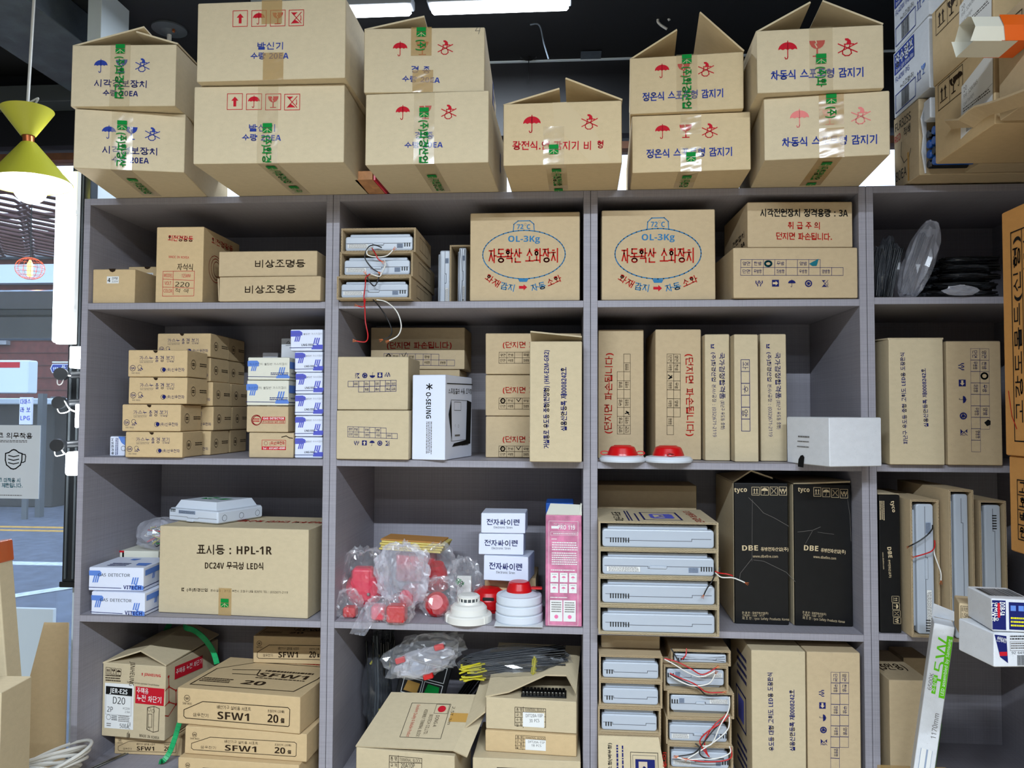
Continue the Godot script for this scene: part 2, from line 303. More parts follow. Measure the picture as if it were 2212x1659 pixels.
	b = MB.new(); b.lathe([[0, -.012], [.017, -.012], [.019, -.008], [.019, .05], [0, .05]], Vector3.ZERO, 24, true, Basis(Vector3.RIGHT, PI / 2) * Basis(Vector3.FORWARD, .5)); part(t, "barrel", b, "black_plastic")
	b = MB.new(); b.tube([Vector3(.005, 0, -.03), Vector3(.045, .004, -.07)], .012, 10); part(t, "stem", b, "rail_black")
	wire(t, [Vector3(-.004, .0, .012), Vector3(.004, .012, .03), Vector3(.0137, .014, .035), Vector3(.0229, -.0026, .03), Vector3(.0269, -.0043, 0)], "wire_white", .0022, false)
	wire(t, [Vector3(-.002, -.004, .012), Vector3(.006, -.002, .03), Vector3(.0092, -.03, .035), Vector3(.0183, -.03, .03), Vector3(.0206, -.0035, .02)], "wire_white", .0018, false)

	t = thing("lamp_socket", "middle black cylinder socket with white cable on the rail", "socket", Vector3(-.2814, 1.5144, -.33), 0.0, "cylinder sockets on the rail")
	b = MB.new(); b.lathe([[0, -.012], [.017, -.012], [.019, -.008], [.019, .05], [0, .05]], Vector3.ZERO, 24, true, Basis(Vector3.RIGHT, PI / 2) * Basis(Vector3.FORWARD, .5)); part(t, "barrel", b, "black_plastic")
	b = MB.new(); b.tube([Vector3(.005, 0, -.03), Vector3(.045, .004, -.07)], .012, 10); part(t, "stem", b, "rail_black")
	wire(t, [Vector3(-.004, .0, .012), Vector3(.004, .012, .03), Vector3(.0296, .014, .035), Vector3(.0493, -.0172, .03), Vector3(.0533, -.0287, 0)], "wire_white", .0022, false)
	wire(t, [Vector3(-.002, -.004, .012), Vector3(.006, -.002, .03), Vector3(.0197, -.03, .035), Vector3(.0394, -.03, .03), Vector3(.0443, -.023, .02)], "wire_white", .0018, false)

	t = thing("lamp_socket", "lowest black cylinder socket with white cable on the rail", "socket", Vector3(-.2836, 1.383, -.33), 0.0, "cylinder sockets on the rail")
	b = MB.new(); b.lathe([[0, -.012], [.017, -.012], [.019, -.008], [.019, .05], [0, .05]], Vector3.ZERO, 24, true, Basis(Vector3.RIGHT, PI / 2) * Basis(Vector3.FORWARD, .5)); part(t, "barrel", b, "black_plastic")
	b = MB.new(); b.tube([Vector3(.005, 0, -.03), Vector3(.045, .004, -.07)], .012, 10); part(t, "stem", b, "rail_black")
	wire(t, [Vector3(-.004, .0, .012), Vector3(.004, .012, .03), Vector3(.0215, .014, .035), Vector3(.0358, -.0205, .03), Vector3(.0398, -.0342, 0)], "wire_white", .0022, false)
	wire(t, [Vector3(-.002, -.004, .012), Vector3(.006, -.002, .03), Vector3(.0143, -.03, .035), Vector3(.0286, -.03, .03), Vector3(.0322, -.0274, .02)], "wire_white", .0018, false)

	# mask notice taped inside the glass
	t = thing("mask_notice", "white notice with a face mask drawing taped to the window", "notice", Vector3(-1.0667, 1.1158, -1.1445))
	var s := Vector3(.263, .3115, .002)
	part(t, "sheet", slabbox(Vector3(-s.x / 2, 0, -.001), Vector3(s.x / 2, s.y, .001), 0.0), "paper")
	ink(t, s, ["F", ["t", "마스크 의무착용", 40, 855, 870, 855, 80, "brown", 2], ["g", 150, 760, 780, 800, "grey", 2], ["s", "mask", 560, 540, 330, "black"], ["t", "마스크 미착용 시", 180, 250, 690, 250, 60, "teal", 2], ["t", "출입이 제한됩니다.", 140, 180, 730, 180, 60, "teal", 2], ["g", 250, 35, 720, 55, "grey", 1]], "paper", "notice_print", .0003)

	t = thing("white_board", "white board standing low against the window", "panel", Vector3(-.845, 0, -1))
	part(t, "board", slabbox(Vector3(-.0967, 0, -.01), Vector3(.0967, .6972, .01), .002), "canvas_white")
	t = thing("folded_carton", "flattened kraft carton leaning between window and bookcase", "carton", Vector3(-.1975, 0, -.22))
	b = MB.new(); b.slab([Vector3(-.0924, .8426, -.08), Vector3(-.0154, .8445, -.08), Vector3(.2313, .002, .2862), Vector3(-.0676, .002, .2807)], .006); part(t, "sheet", b, "kraft_warm")
	b = MB.new(); b.slab([Vector3(-.0924, .8446, -.077), Vector3(-.0704, .8446, -.076), Vector3(-.0226, .002, .2857), Vector3(-.0676, .002, .2847)], .001); part(t, "paper_tape", b, "kraft_orange")
	t = thing("tall_carton", "tall kraft carton sealed with orange tape standing by the window", "carton", Vector3(-.0281, .0182, .24), 0.0, "", .1149)
	b = MB.new(); b.box(Vector3(-.15, 0, -.025), Vector3(.15, 1.157, .025), .004, .003, 5); part(t, "carton_body", b, "kraft_grey")
	b = MB.new(); b.box(Vector3(-.152, 1.107, -.027), Vector3(.152, 1.1585, .027), .004); part(t, "orange_tape", b, "tape_orange")
	t = carton("low_carton", "low grey kraft carton in front of the tall taped one", "carton", "", Vector3(-.0799, 0, .37), .06, Vector3(.4, .9016, .1), "kraft_grey")
	t = thing("cable_coil", "coil of white cable lying at the foot of the bookcase", "cable", Vector3(-.0023, 0, .08))
	b = MB.new()
	for k in 7:
		var ring := []
		for j in 28: ring.append(Vector3((.07 + .005 * k) * cos(TAU * j / 28), .5832 + .012 * (k % 4) + .035 * sin(TAU * j / 28 + k * .3), (.06 + .004 * k) * sin(TAU * j / 28)))
		b.tube(ring, .0045, 6, true)
	part(t, "loops", b, "wire_white"); part(t, "tie", slabbox(Vector3(-.03, .5632, .06), Vector3(.0, .6332, .10), .004), "paper")
	t = thing("stool_box", "small carton under the white cable coil", "carton", Vector3(-.0023, 0, .08))
	b = MB.new(); b.box(Vector3(-.05, 0, -.04), Vector3(.05, .5282, .06), .003); part(t, "carton_body", b, "kraft")

	# fittings on the dark ceiling and lintel
	t = thing("ceiling_rose", "black round fitting with two screws on the dark lintel", "fitting", Vector3(1.1393, 2.9578, -1.07))
	b = MB.new(); b.lathe([[0, 0], [.05, 0], [.05, .012], [0, .012]], Vector3.ZERO, 32, true, Basis(Vector3.RIGHT, PI / 2)); part(t, "disc", b, "black_plastic")
	for x in [-.035, .035]: part(t, "screw", slabbox(Vector3(x - .004, .006, .011), Vector3(x + .004, .014, .015), .002), "steel")
	wire(t, [Vector3(0, 0, .014), Vector3(.002, -.06, .02), Vector3(0, -.15, .018)], "wire_black", .002, false)
	t = thing("ceiling_rose", "grey round ceiling fitting with brass screw and white plug above first boxes", "fitting", Vector3(-.1883, 2.8955, -.75))
	b = MB.new(); b.lathe([[0, 0], [.012, 0], [.03, .012], [.062, .018], [.062, .024], [0, .024]], Vector3.ZERO, 32); part(t, "disc", b, "frame_grey")
	b = MB.new(); b.lathe([[0, -.05], [.006, -.05], [.008, -.03], [.008, 0]], Vector3.ZERO, 12); part(t, "plug", b, "plastic_white"); part(t, "screw", slabbox(Vector3(.02, .0, .01), Vector3(.03, .014, .02), .003), "copper")
	t = thing("pipe", "grey square conduit running down the dark lintel", "pipe", Vector3(1.3891, 2.9653, -1.06)); part(t, "tube", slabbox(Vector3(-.018, 0, -.01), Vector3(.018, -.0503, .02), .003), "beam_grey")
	t = thing("key_plate", "small white keyhole plate on the lintel", "plate", Vector3(1.5258, 2.9705, -1.07)); b = MB.new(); b.lathe([[0, 0], [.008, 0], [.008, .004], [0, .004]], Vector3.ZERO, 16, true, Basis(Vector3.RIGHT, PI / 2)); part(t, "disc", b, "plastic_white"); part(t, "slot", slabbox(Vector3(-.002, -.01, .003), Vector3(.002, .004, .006), .0005), "dark")

	t = thing("loose_cable", "thin grey cable hanging from the ceiling between box stacks", "cable", Vector3(1.1585, 2.915, -.8)); wire(t, [Vector3(0, 0, 0), Vector3(.0343, -.0031, 0), Vector3(.0515, -.0729, 0), Vector3(.0686, -.1304, 0)], "beam_grey", .003, false)

	t = thing("loose_cable", "thick white cable end hanging from ceiling above the opened boxes", "cable", Vector3(1.6649, 2.915, -.8)); wire(t, [Vector3(0, 0, 0), Vector3(-.0234, .0386, 0), Vector3(-.0417, .005, 0), Vector3(-.0351, -.0124, 0), Vector3(-.0086, -.0321, 0)], "wire_white", .005, false)

func top_row() -> void:
	var mb := MB.new()
	t = carton("carton", "kraft carton of sirens with blue umbrella marks, lower one by the pendant lamp", "box", "taped kraft cartons along the shelf tops", Vector3(.2179, 2.0606, .0177), .1998, Vector3(.2518, .1432, .42), "kraft_pale", ["F", ["s", "umbrella", 311, 623, 219.6, "blue"], ["s", "glass", 511, 625, 223.6, "blue"], ["s", "hook", 702, 627, 223.6, "blue"], ["t", "시각경보장치", 252, 327, 760, 332, 123.8, "navy", 2], ["t", "수량 20EA", 341, 171, 675, 175, 111.8, "navy", 2]])
	tape(t, Vector3(.2518, .1432, .42), "F", 430, 0, 1000, .048, "tape", .2)
	tape(t, Vector3(.2518, .1432, .42), "B", 430, 486.5281, 1000, .048, "tape", .5)
	t = carton("carton", "kraft carton of sirens with blue umbrella marks, upper one by the pendant lamp", "box", "taped kraft cartons along the shelf tops", Vector3(.2455, 2.2043, .0493), .0469, Vector3(.2512, .1489, .4), "kraft_pale", ["F", ["s", "umbrella", 285, 651, 216.1, "blue"], ["s", "glass", 482, 651, 216.1, "blue"], ["s", "hook", 681, 659, 216.1, "blue"], ["t", "시각경보장치", 222, 378, 738, 351, 115.8, "navy", 2], ["t", "수량 20EA", 309, 219, 646, 202, 100.3, "navy", 2]])
	tape(t, Vector3(.2512, .1489, .4), "F", 470, 0, 1000, .048, "tape", 0)
	mb = MB.new(); mb.slab([Vector3(-.1256, .1489, .196), Vector3(.0444, .1939, .196), Vector3(.0444, .1689, -.19), Vector3(-.1256, .1489, -.19)], .004); part(t, "flap", mb, "kraft_pale")
	mb = MB.new(); mb.slab([Vector3(.1256, .1489, .196), Vector3(.0256, .1789, .196), Vector3(.0256, .1689, -.19), Vector3(.1256, .1489, -.19)], .004); part(t, "flap", mb, "kraft_pale")
	t = carton("carton", "large kraft carton with four red boxed marks, lower of second stack", "box", "taped kraft cartons along the shelf tops", Vector3(.6036, 2.0606, -.0067), .0226, Vector3(.3556, .1841, .52), "kraft_pale", ["F", ["o", 225, 891, 325, 690, "red", 7.7], ["s", "up", 275, 790, 153.1, "red"], ["o", 352, 885, 452, 685, "red", 7.7], ["s", "umbrella", 402, 785, 153.1, "red"], ["o", 479, 880, 579, 679, "red", 7.7], ["s", "glass", 529, 779, 153.1, "red"], ["o", 604, 874, 704, 674, "red", 7.7], ["s", "cross", 654, 774, 153.1, "red"], ["t", "발신기", 368, 454, 554, 446, 92, "blue", 2], ["t", "수량 20EA", 326, 333, 585, 322, 85.9, "blue", 2]])
	tape(t, Vector3(.3556, .1841, .52), "F", 495, 0, 1000, .048, "tape", .75)
	tape(t, Vector3(.3556, .1841, .52), "B", 500, 536.0488, 1000, .048, "tape", .1)
	t = carton("carton", "large kraft carton with four red boxed marks, upper of second stack", "box", "taped kraft cartons along the shelf tops", Vector3(.6209, 2.2452, .0261), -.0007, Vector3(.3498, .186, .5), "kraft_pale", ["F", ["o", 243, 879, 341, 681, "red", 7.6], ["s", "up", 292, 780, 151.2, "red"], ["o", 370, 874, 467, 676, "red", 7.6], ["s", "umbrella", 418, 775, 151.2, "red"], ["o", 496, 869, 594, 671, "red", 7.6], ["s", "glass", 545, 770, 151.2, "red"], ["o", 621, 864, 718, 667, "red", 7.6], ["s", "cross", 670, 766, 151.2, "red"], ["t", "발신기", 408, 428, 593, 421, 90.8, "blue", 2], ["t", "수량 20EA", 366, 306, 622, 296, 84.8, "blue", 2]])
	tape(t, Vector3(.3498, .186, .5), "F", 505, 700, 1000, .048, "tape_aged", .4)
	tape(t, Vector3(.3498, .186, .5), "F", 520, 0, 340, .048, "tape_aged", .6)
	t = carton("carton", "kraft carton of bells with red marks, lower of third stack", "box", "taped kraft cartons along the shelf tops", Vector3(.9768, 2.0606, .0028), -.0149, Vector3(.2888, .1682, .45), "kraft_pale", ["F", ["s", "umbrella", 306, 723, 198.2, "red"], ["s", "glass", 490, 719, 193.2, "red"], ["s", "hook", 679, 714, 198.2, "red"], ["t", "경 종", 404, 398, 559, 394, 97.4, "blue", 2], ["t", "수량 20EA", 321, 269, 633, 261, 87.4, "blue", 2], "R", ["g", 550, 800, 600, 200, "navy", 1]])
	tape(t, Vector3(.2888, .1682, .45), "F", 480, 0, 1000, .048, "tape", .3)
	tape(t, Vector3(.2888, .1682, .45), "B", 490, 520.4456, 1000, .048, "tape", .6)
	t = carton("carton", "kraft carton of bells with red marks and pencilled 4, upper of third stack", "box", "taped kraft cartons along the shelf tops", Vector3(.9575, 2.2293, .0007), .0381, Vector3(.283, .1533, .45), "kraft_pale", ["F", ["s", "umbrella", 301, 670, 222.2, "red"], ["s", "glass", 484, 677, 213, "red"], ["s", "hook", 673, 684, 218.5, "red"], ["t", "경 종", 391, 353, 553, 338, 107.4, "blue", 2], ["t", "수량 20EA", 318, 211, 631, 182, 96.3, "blue", 2], ["l", [933, 978, 918, 934, 956, 936], "grey", 7.4], ["l", [957, 976, 944, 885], "grey", 7.4], "R", ["r", 620, 980, 700, 520, "blue"], ["r", 620, 480, 700, 80, "red"], ["g", 740, 950, 840, 400, "navy", 3], ["t", "소방", 720, 150, 840, 150, 90, "navy", 2]])
	tape(t, Vector3(.283, .1533, .45), "F", 475, 560, 1000, .048, "tape_aged", 0)
	tape(t, Vector3(.283, .1533, .45), "F", 490, 0, 340, .048, "tape_aged", .5)
	mb = MB.new(); mb.slab([Vector3(-.1415, .1533, .221), Vector3(-.0015, .1833, .221), Vector3(-.0015, .1633, -.215), Vector3(-.1415, .1533, -.215)], .004); part(t, "flap", mb, "kraft_pale")
	t = carton("carton", "single kraft carton with torn paper patch and red lettering", "box", "taped kraft cartons along the shelf tops", Vector3(1.2888, 2.0606, .0055), -.019, Vector3(.2741, .1467, .4), "kraft_tan", ["F", ["q", [417, 990, 538, 993, 761, 550, 904, 62, 894, 24, 734, 32, 520, 465, 439, 604], "cream"], ["s", "umbrella", 246, 659, 278.8, "red"], ["s", "hook", 730, 667, 240.4, "red"], ["t", "광전식.연 감지기 비", 81, 323, 752, 291, 138.5, "red", 2], ["t", "형", 792, 304, 848, 302, 126.9, "red", 2]])
	tape(t, Vector3(.2741, .1467, .4), "F", 430, 0, 610, .048, "tape", .35)
	tape(t, Vector3(.2741, .1467, .4), "B", 450, 516.2643, 1000, .048, "tape", .2)
	mb = MB.new(); mb.slab([Vector3(-.137, .1467, .196), Vector3(-.007, .1817, .196), Vector3(-.007, .1767, -.19), Vector3(-.137, .1467, -.19)], .004); part(t, "flap", mb, "kraft_tan")
	mb = MB.new(); mb.slab([Vector3(.137, .1467, .196), Vector3(.007, .2017, .196), Vector3(.007, .1867, -.19), Vector3(.137, .1467, -.19)], .004); part(t, "flap", mb, "kraft_tan")
	t = carton("carton", "kraft carton of heat detectors with blue lettering, lower of fifth stack", "box", "taped kraft cartons along the shelf tops", Vector3(1.5966, 2.0606, -.0614), -.0423, Vector3(.2765, .139, .4), "kraft_tan", ["F", ["s", "umbrella", 262, 704, 249.9, "red"], ["s", "glass", 458, 699, 239.5, "red"], ["s", "hook", 658, 691, 245.7, "red"], ["t", "정온식 스포트형 감지기", 124, 326, 851, 320, 149.9, "blue", 2]])
	tape(t, Vector3(.2765, .139, .4), "F", 500, 0, 420, .048, "tape", .1)
	tape(t, Vector3(.2765, .139, .4), "F", 500, 640, 1000, .048, "tape", .7)
	tape(t, Vector3(.2765, .139, .4), "B", 480, 683.5631, 1000, .048, "tape", .2)
	t = carton("carton", "opened kraft carton of heat detectors with upright flaps, upper of fifth stack", "box", "taped kraft cartons along the shelf tops", Vector3(1.5891, 2.2001, -.0205), -.0751, Vector3(.2628, .1367, .34), "kraft_tan", ["F", ["s", "umbrella", 287, 736, 246.6, "red"], ["s", "glass", 478, 730, 238.1, "red"], ["s", "hook", 673, 720, 250.8, "red"], ["t", "정온식 스포트형 감지기", 112, 292, 829, 290, 148.8, "blue", 2], "L", ["g", 400, 700, 440, 200, "navy", 1]])
	tape(t, Vector3(.2628, .1367, .34), "F", 505, 0, 1000, .048, "tape", 0)
	mb = MB.new(); mb.slab([Vector3(-.1314, .1367, .166), Vector3(-.0214, .2017, .166), Vector3(-.0214, .1667, -.16), Vector3(-.1314, .1367, -.16)], .004); part(t, "flap", mb, "kraft_tan")
	mb = MB.new(); mb.slab([Vector3(.1314, .1367, .166), Vector3(.0314, .2367, .166), Vector3(.0314, .1867, -.16), Vector3(.1314, .1367, -.16)], .004); part(t, "flap", mb, "kraft_tan")
	t = carton("carton", "kraft carton of spot detectors with faded red marks, lower of last stack", "box", "taped kraft cartons along the shelf tops", Vector3(1.8922, 2.0606, .009), -.09, Vector3(.2687, .1443, .42), "kraft_pale", ["F", ["s", "umbrella", 288, 638, 285.7, "pink"], ["s", "glass", 527, 634, 247.6, "pink"], ["s", "hook", 771, 631, 266.6, "pink"], ["t", "차동식 스포트형 감지기", 145, 276, 903, 251, 144.7, "blue", 2]])
	tape(t, Vector3(.2687, .1443, .42), "F", 540, 510, 1000, .053, "tape_aged", 0)
	tape(t, Vector3(.2687, .1443, .42), "F", 540, 0, 460, .053, "tape_aged", .95)
	tape(t, Vector3(.2687, .1443, .42), "B", 530, 507.1319, 1000, .05, "tape_aged", .2)
	t = carton("carton", "opened kraft carton of spot detectors with bright red marks, upper of last stack", "box", "taped kraft cartons along the shelf tops", Vector3(1.8627, 2.2054, .0546), -.0424, Vector3(.2721, .1436, .36), "kraft_pale", ["F", ["s", "umbrella", 249, 662, 285.6, "red"], ["s", "glass", 481, 668, 266.6, "red"], ["s", "hook", 719, 665, 276.1, "red"], ["t", "차동식 스포트형 감지기", 112, 275, 848, 266, 148.5, "blue", 2]])
	tape(t, Vector3(.2721, .1436, .36), "F", 510, 0, 1000, .05, "tape", .5)
	mb = MB.new(); mb.slab([Vector3(-.136, .1436, .176), Vector3(-.018, .2056, .176), Vector3(-.018, .1736, -.17), Vector3(-.136, .1436, -.17)], .004); part(t, "flap", mb, "kraft_pale")
	mb = MB.new(); mb.slab([Vector3(.136, .1436, .176), Vector3(.008, .2036, .176), Vector3(.008, .1736, -.17), Vector3(.136, .1436, -.17)], .004); part(t, "flap", mb, "kraft_pale")

func shelf_one() -> void:
	var mb := MB.new()
	t = carton("small_carton", "small kraft box with white 4-inch sticker, front corner of upper shelf", "box", "small boxes with voltage stickers", Vector3(.0788, 1.7786, -.08), 0, Vector3(.1202, .0935, .13), "kraft_warm", ["F", ["r", 343, 783, 622, 579, "paper"], ["t", "4", 360, 679, 425, 680, 142.3, "black", 2], ["t", "감력별", 456, 725, 597, 727, 71.2, "black", 1], ["t", "220V", 459, 636, 605, 638, 59.3, "black", 1], ["q", [374, 1006, 546, 1008, 527, 934, 473, 903, 419, 926], "brown"]])
	t = carton("small_carton", "small kraft box with white sticker, set back behind its twin", "box", "small boxes with voltage stickers", Vector3(.0784, 1.7786, -.245), 0, Vector3(.1193, .132, .13), "kraft_warm", ["F", ["r", 367, 859, 640, 725, "paper"], ["t", "4 감력별", 382, 810, 622, 819, 46.6, "black", 1], ["t", "220V", 422, 761, 589, 769, 38.8, "black", 1], ["q", [411, 994, 578, 992, 544, 954, 489, 939, 433, 955], "brown"]])
	t = carton("tall_carton", "tall kraft carton with red table and hand-stamped 220 on upper shelf", "box", "", Vector3(.2666, 1.7786, -.115), 0, Vector3(.132, .2042, .22), "kraft_warm", ["F", ["t", "회전경광등", 251, 849, 778, 830, 73.5, "red", 2], ["t", "MADE IN KOREA", 271, 602, 700, 589, 36.7, "red", 1], ["t", "자석식", 454, 469, 798, 458, 91.8, "brown", 1], ["o", 161, 410, 817, 85, "red", 5.2], ["l", [165, 308, 805, 287], "red", 5.2], ["l", [163, 203, 803, 186], "red", 5.2], ["l", [375, 404, 384, 101], "red", 5.2], ["t", "MODEL", 179, 360, 367, 354, 52.5, "red", 1], ["t", "VOLT", 202, 256, 341, 254, 52.5, "red", 1], ["t", "COLOR", 181, 156, 365, 152, 52.5, "red", 1], ["t", "125MM", 551, 353, 741, 348, 49.9, "red", 1], ["t", "220", 413, 242, 729, 231, 72.2, "brown", 1], ["t", "적 색", 416, 159, 712, 149, 57.7, "brown", 1], "R", ["t", "회전경광등", 194, 866, 799, 875, 79.9, "dred", 2], ["e", 318, 497, 180, 178, "dred", 7.7], ["e", 333, 499, 135, 140, "dred", 7.7], ["e", 348, 501, 90, 102, "dred", 7.7]])
	t = carton("flat_carton", "wide kraft light carton with brown lettering, lower of two", "box", "wide light cartons on upper shelf", Vector3(.5229, 1.7786, -.1215), -.0251, Vector3(.2771, .0662, .26), "kraft", ["F", ["t", "비상조명등", 252, 470, 764, 466, 312, "brown", 2]])
	mb = MB.new(); mb.slab([Vector3(-.1395, .002, .129), Vector3(-.1525, .0649, .11), Vector3(-.1525, .0649, .06), Vector3(-.1395, .002, .06)], .003); part(t, "end_flap", mb, "kraft")
	t = carton("flat_carton", "wide kraft light carton with brown lettering, upper of two", "box", "wide light cartons on upper shelf", Vector3(.5099, 1.8453, -.13), 0, Vector3(.2687, .0682, .26), "kraft", ["F", ["t", "비상조명등", 368, 495, 882, 491, 298, "brown", 2]])
	t = carton("flat_carton", "kraft carton lying behind on top of the wide light cartons", "box", "", Vector3(.454, 1.914, -.23), 0, Vector3(.1478, .02, .04), "kraft")
	t = sleeve("open_carton", "open kraft sleeve with exit light, lowest of three with loose wires", "open kraft sleeves of exit lights", Vector3(.8038, 1.7786, -.115), 0, Vector3(.1924, .0589, .3), "kraft", ["R", ["o", 250, 800, 800, 250, "brown", 20], ["l", [430, 800, 430, 250], "brown", 20], ["l", [610, 800, 610, 250], "brown", 20]])
	t = fixture("white exit light in lowest open sleeve, long red and white wires dangling", "exit lights in the open sleeves", Vector3(.8038, 1.7832, -.106), 0, Vector3(.1744, .0434, .27), "latch", 3, 1, 0)
	wire(t, [Vector3(-.0244, .0555, .131), Vector3(-.0198, .0332, .147), Vector3(-.0233, -.0022, .147), Vector3(-.0185, -.0259, .155), Vector3(-.0137, -.0655, .165), Vector3(-.0069, -.1005, .165), Vector3(-.0131, -.1164, .165), Vector3(-.0363, -.1147, .165)], "wire_red")
	wire(t, [Vector3(-.0193, -.0055, .147), Vector3(-.0218, -.0259, .155), Vector3(-.0364, -.0242, .155)], "wire_red")
	wire(t, [Vector3(.0002, -.0072, .147), Vector3(.0187, -.0261, .155), Vector3(.0408, -.0562, .165), Vector3(.054, -.088, .165), Vector3(.0478, -.1038, .165), Vector3(.0318, -.1107, .165)], "wire_black")
	wire(t, [Vector3(.01, -.0076, .147), Vector3(.0379, -.015, .155), Vector3(.0663, -.0405, .165), Vector3(.0779, -.0754, .165), Vector3(.0701, -.1007, .165), Vector3(.0479, -.1133, .165)], "wire_white")
	t = sleeve("open_carton", "open kraft sleeve with exit light, middle of three with loose wires", "open kraft sleeves of exit lights", Vector3(.8083, 1.838, -.13), 0, Vector3(.1898, .0639, .32), "kraft", ["R", ["o", 250, 800, 800, 250, "brown", 20], ["l", [430, 800, 430, 250], "brown", 20], ["l", [610, 800, 610, 250], "brown", 20]])
	t = fixture("white exit light in middle open sleeve, black wire looped below", "exit lights in the open sleeves", Vector3(.8083, 1.8426, -.12), 0, Vector3(.1718, .0477, .288), "latch", 3, 1, 0)
	wire(t, [Vector3(.0099, .0051, .156), Vector3(.0105, -.0109, .164), Vector3(.0023, -.0326, .169), Vector3(-.0121, -.022, .164), Vector3(-.0221, -.0026, .164)], "wire_black")
	wire(t, [Vector3(.0226, .0357, .156), Vector3(.0273, .0211, .164), Vector3(.0185, .0019, .164), Vector3(.0121, -.0077, .164), Vector3(-.0091, -.0011, .164)], "wire_white", .0016, false)
	wire(t, [Vector3(-.0124, -.0017, .164), Vector3(-.0177, -.0092, .174), Vector3(-.0209, -.0124, .174)], "wire_red", .0016, false)
	t = sleeve("open_carton", "open kraft sleeve with exit light, topmost of three with loose wires", "open kraft sleeves of exit lights", Vector3(.8103, 1.9024, -.09), 0, Vector3(.1952, .0627, .22), "kraft", ["R", ["o", 250, 800, 800, 250, "brown", 20], ["l", [430, 800, 430, 250], "brown", 20], ["l", [610, 800, 610, 250], "brown", 20]])
	t = fixture("white exit light in topmost open sleeve, black wire curling over it", "exit lights in the open sleeves", Vector3(.8103, 1.907, -.085), 0, Vector3(.1772, .0467, .198), "latch", 3, 1, 0)
	wire(t, [Vector3(.0112, .0059, .111), Vector3(-.0065, .0109, .119), Vector3(-.0201, .0023, .129), Vector3(-.028, -.0202, .129), Vector3(-.0213, -.0364, .129), Vector3(-.0064, -.0526, .129), Vector3(.0067, -.0608, .129)], "wire_black")
	wire(t, [Vector3(-.0118, .0078, .111), Vector3(-.0217, -.0041, .129), Vector3(-.0199, -.017, .129), Vector3(.003, -.0221, .129), Vector3(.0289, -.0192, .129), Vector3(.045, -.0048, .129)], "wire_white")
	wire(t, [Vector3(-.0151, .0056, .111), Vector3(-.0004, -.014, .129), Vector3(.0063, -.027, .129), Vector3(.0145, -.0329, .129)], "wire_red")
	t = sleeve("open_carton", "kraft sleeve standing upright with exit light inside, beside oval-printed carton", "open kraft sleeves of exit lights", Vector3(1.0061, 1.7786, -.18), 0, Vector3(.062, .1715, .12), "kraft")
	t = carton("carton", "kraft extinguisher carton with blue oval and red lettering, second bay", "box", "cartons printed with a blue oval", Vector3(1.1874, 1.7786, -.162), 0, Vector3(.2856, .2309, .3), "kraft", ["F", ["e", 493, 521, 374, 273, "sky", 11.3], ["l", [397, 797, 401, 864, 439, 901, 547, 902, 583, 864, 586, 799], "sky", 9.9], ["t", "72", 427, 839, 490, 838, 62.4, "sky", 2], ["s", "ring", 506, 862, 25.5, "sky"], ["t", "C", 515, 837, 553, 836, 62.4, "sky", 2], ["t", "OL-3Kg", 345, 702, 641, 698, 79.4, "sky", 2], ["t", "자동확산 소화장치", 170, 510, 812, 508, 163.1, "dred", 2], ["q", [440, 249, 537, 247, 520, 213, 455, 214], "sky"], ["t", "화재", 150, 281, 275, 179, 79.4, "dred", 2], ["t", "감지", 281, 176, 418, 140, 79.4, "sky", 2], ["s", "arrowbox", 486, 153, 1.4, "dred"], ["q", [450, 168, 492, 167, 492, 185, 524, 152, 492, 117, 492, 136, 450, 137], "red"], ["t", "자동", 558, 141, 691, 177, 79.4, "sky", 2], ["t", "소화", 702, 191, 831, 259, 79.4, "dred", 2]])
	t = carton("carton", "kraft extinguisher carton with blue oval and red lettering, third bay", "box", "cartons printed with a blue oval", Vector3(1.5291, 1.7786, -.162), 0, Vector3(.2885, .2329, .3), "kraft", ["F", ["e", 497, 511, 377, 278, "sky", 12], ["l", [404, 791, 408, 862, 444, 906, 553, 907, 588, 866, 591, 794], "sky", 10.5], ["t", "72", 434, 839, 497, 837, 66, "sky", 2], ["s", "ring", 513, 864, 27, "sky"], ["t", "C", 523, 837, 561, 836, 66, "sky", 2], ["t", "OL-3Kg", 350, 696, 647, 694, 81, "sky", 2], ["t", "자동확산 소화장치", 175, 493, 820, 489, 164.9, "dred", 2], ["q", [448, 227, 546, 225, 530, 189, 462, 190], "sky"], ["t", "화재", 156, 262, 284, 164, 81, "dred", 2], ["t", "감지", 291, 159, 427, 127, 81, "sky", 2], ["q", [456, 146, 499, 145, 499, 166, 532, 129, 499, 95, 499, 115, 456, 116], "red"], ["t", "자동", 558, 124, 696, 159, 81, "sky", 2], ["t", "소화", 708, 171, 839, 240, 81, "dred", 2]])
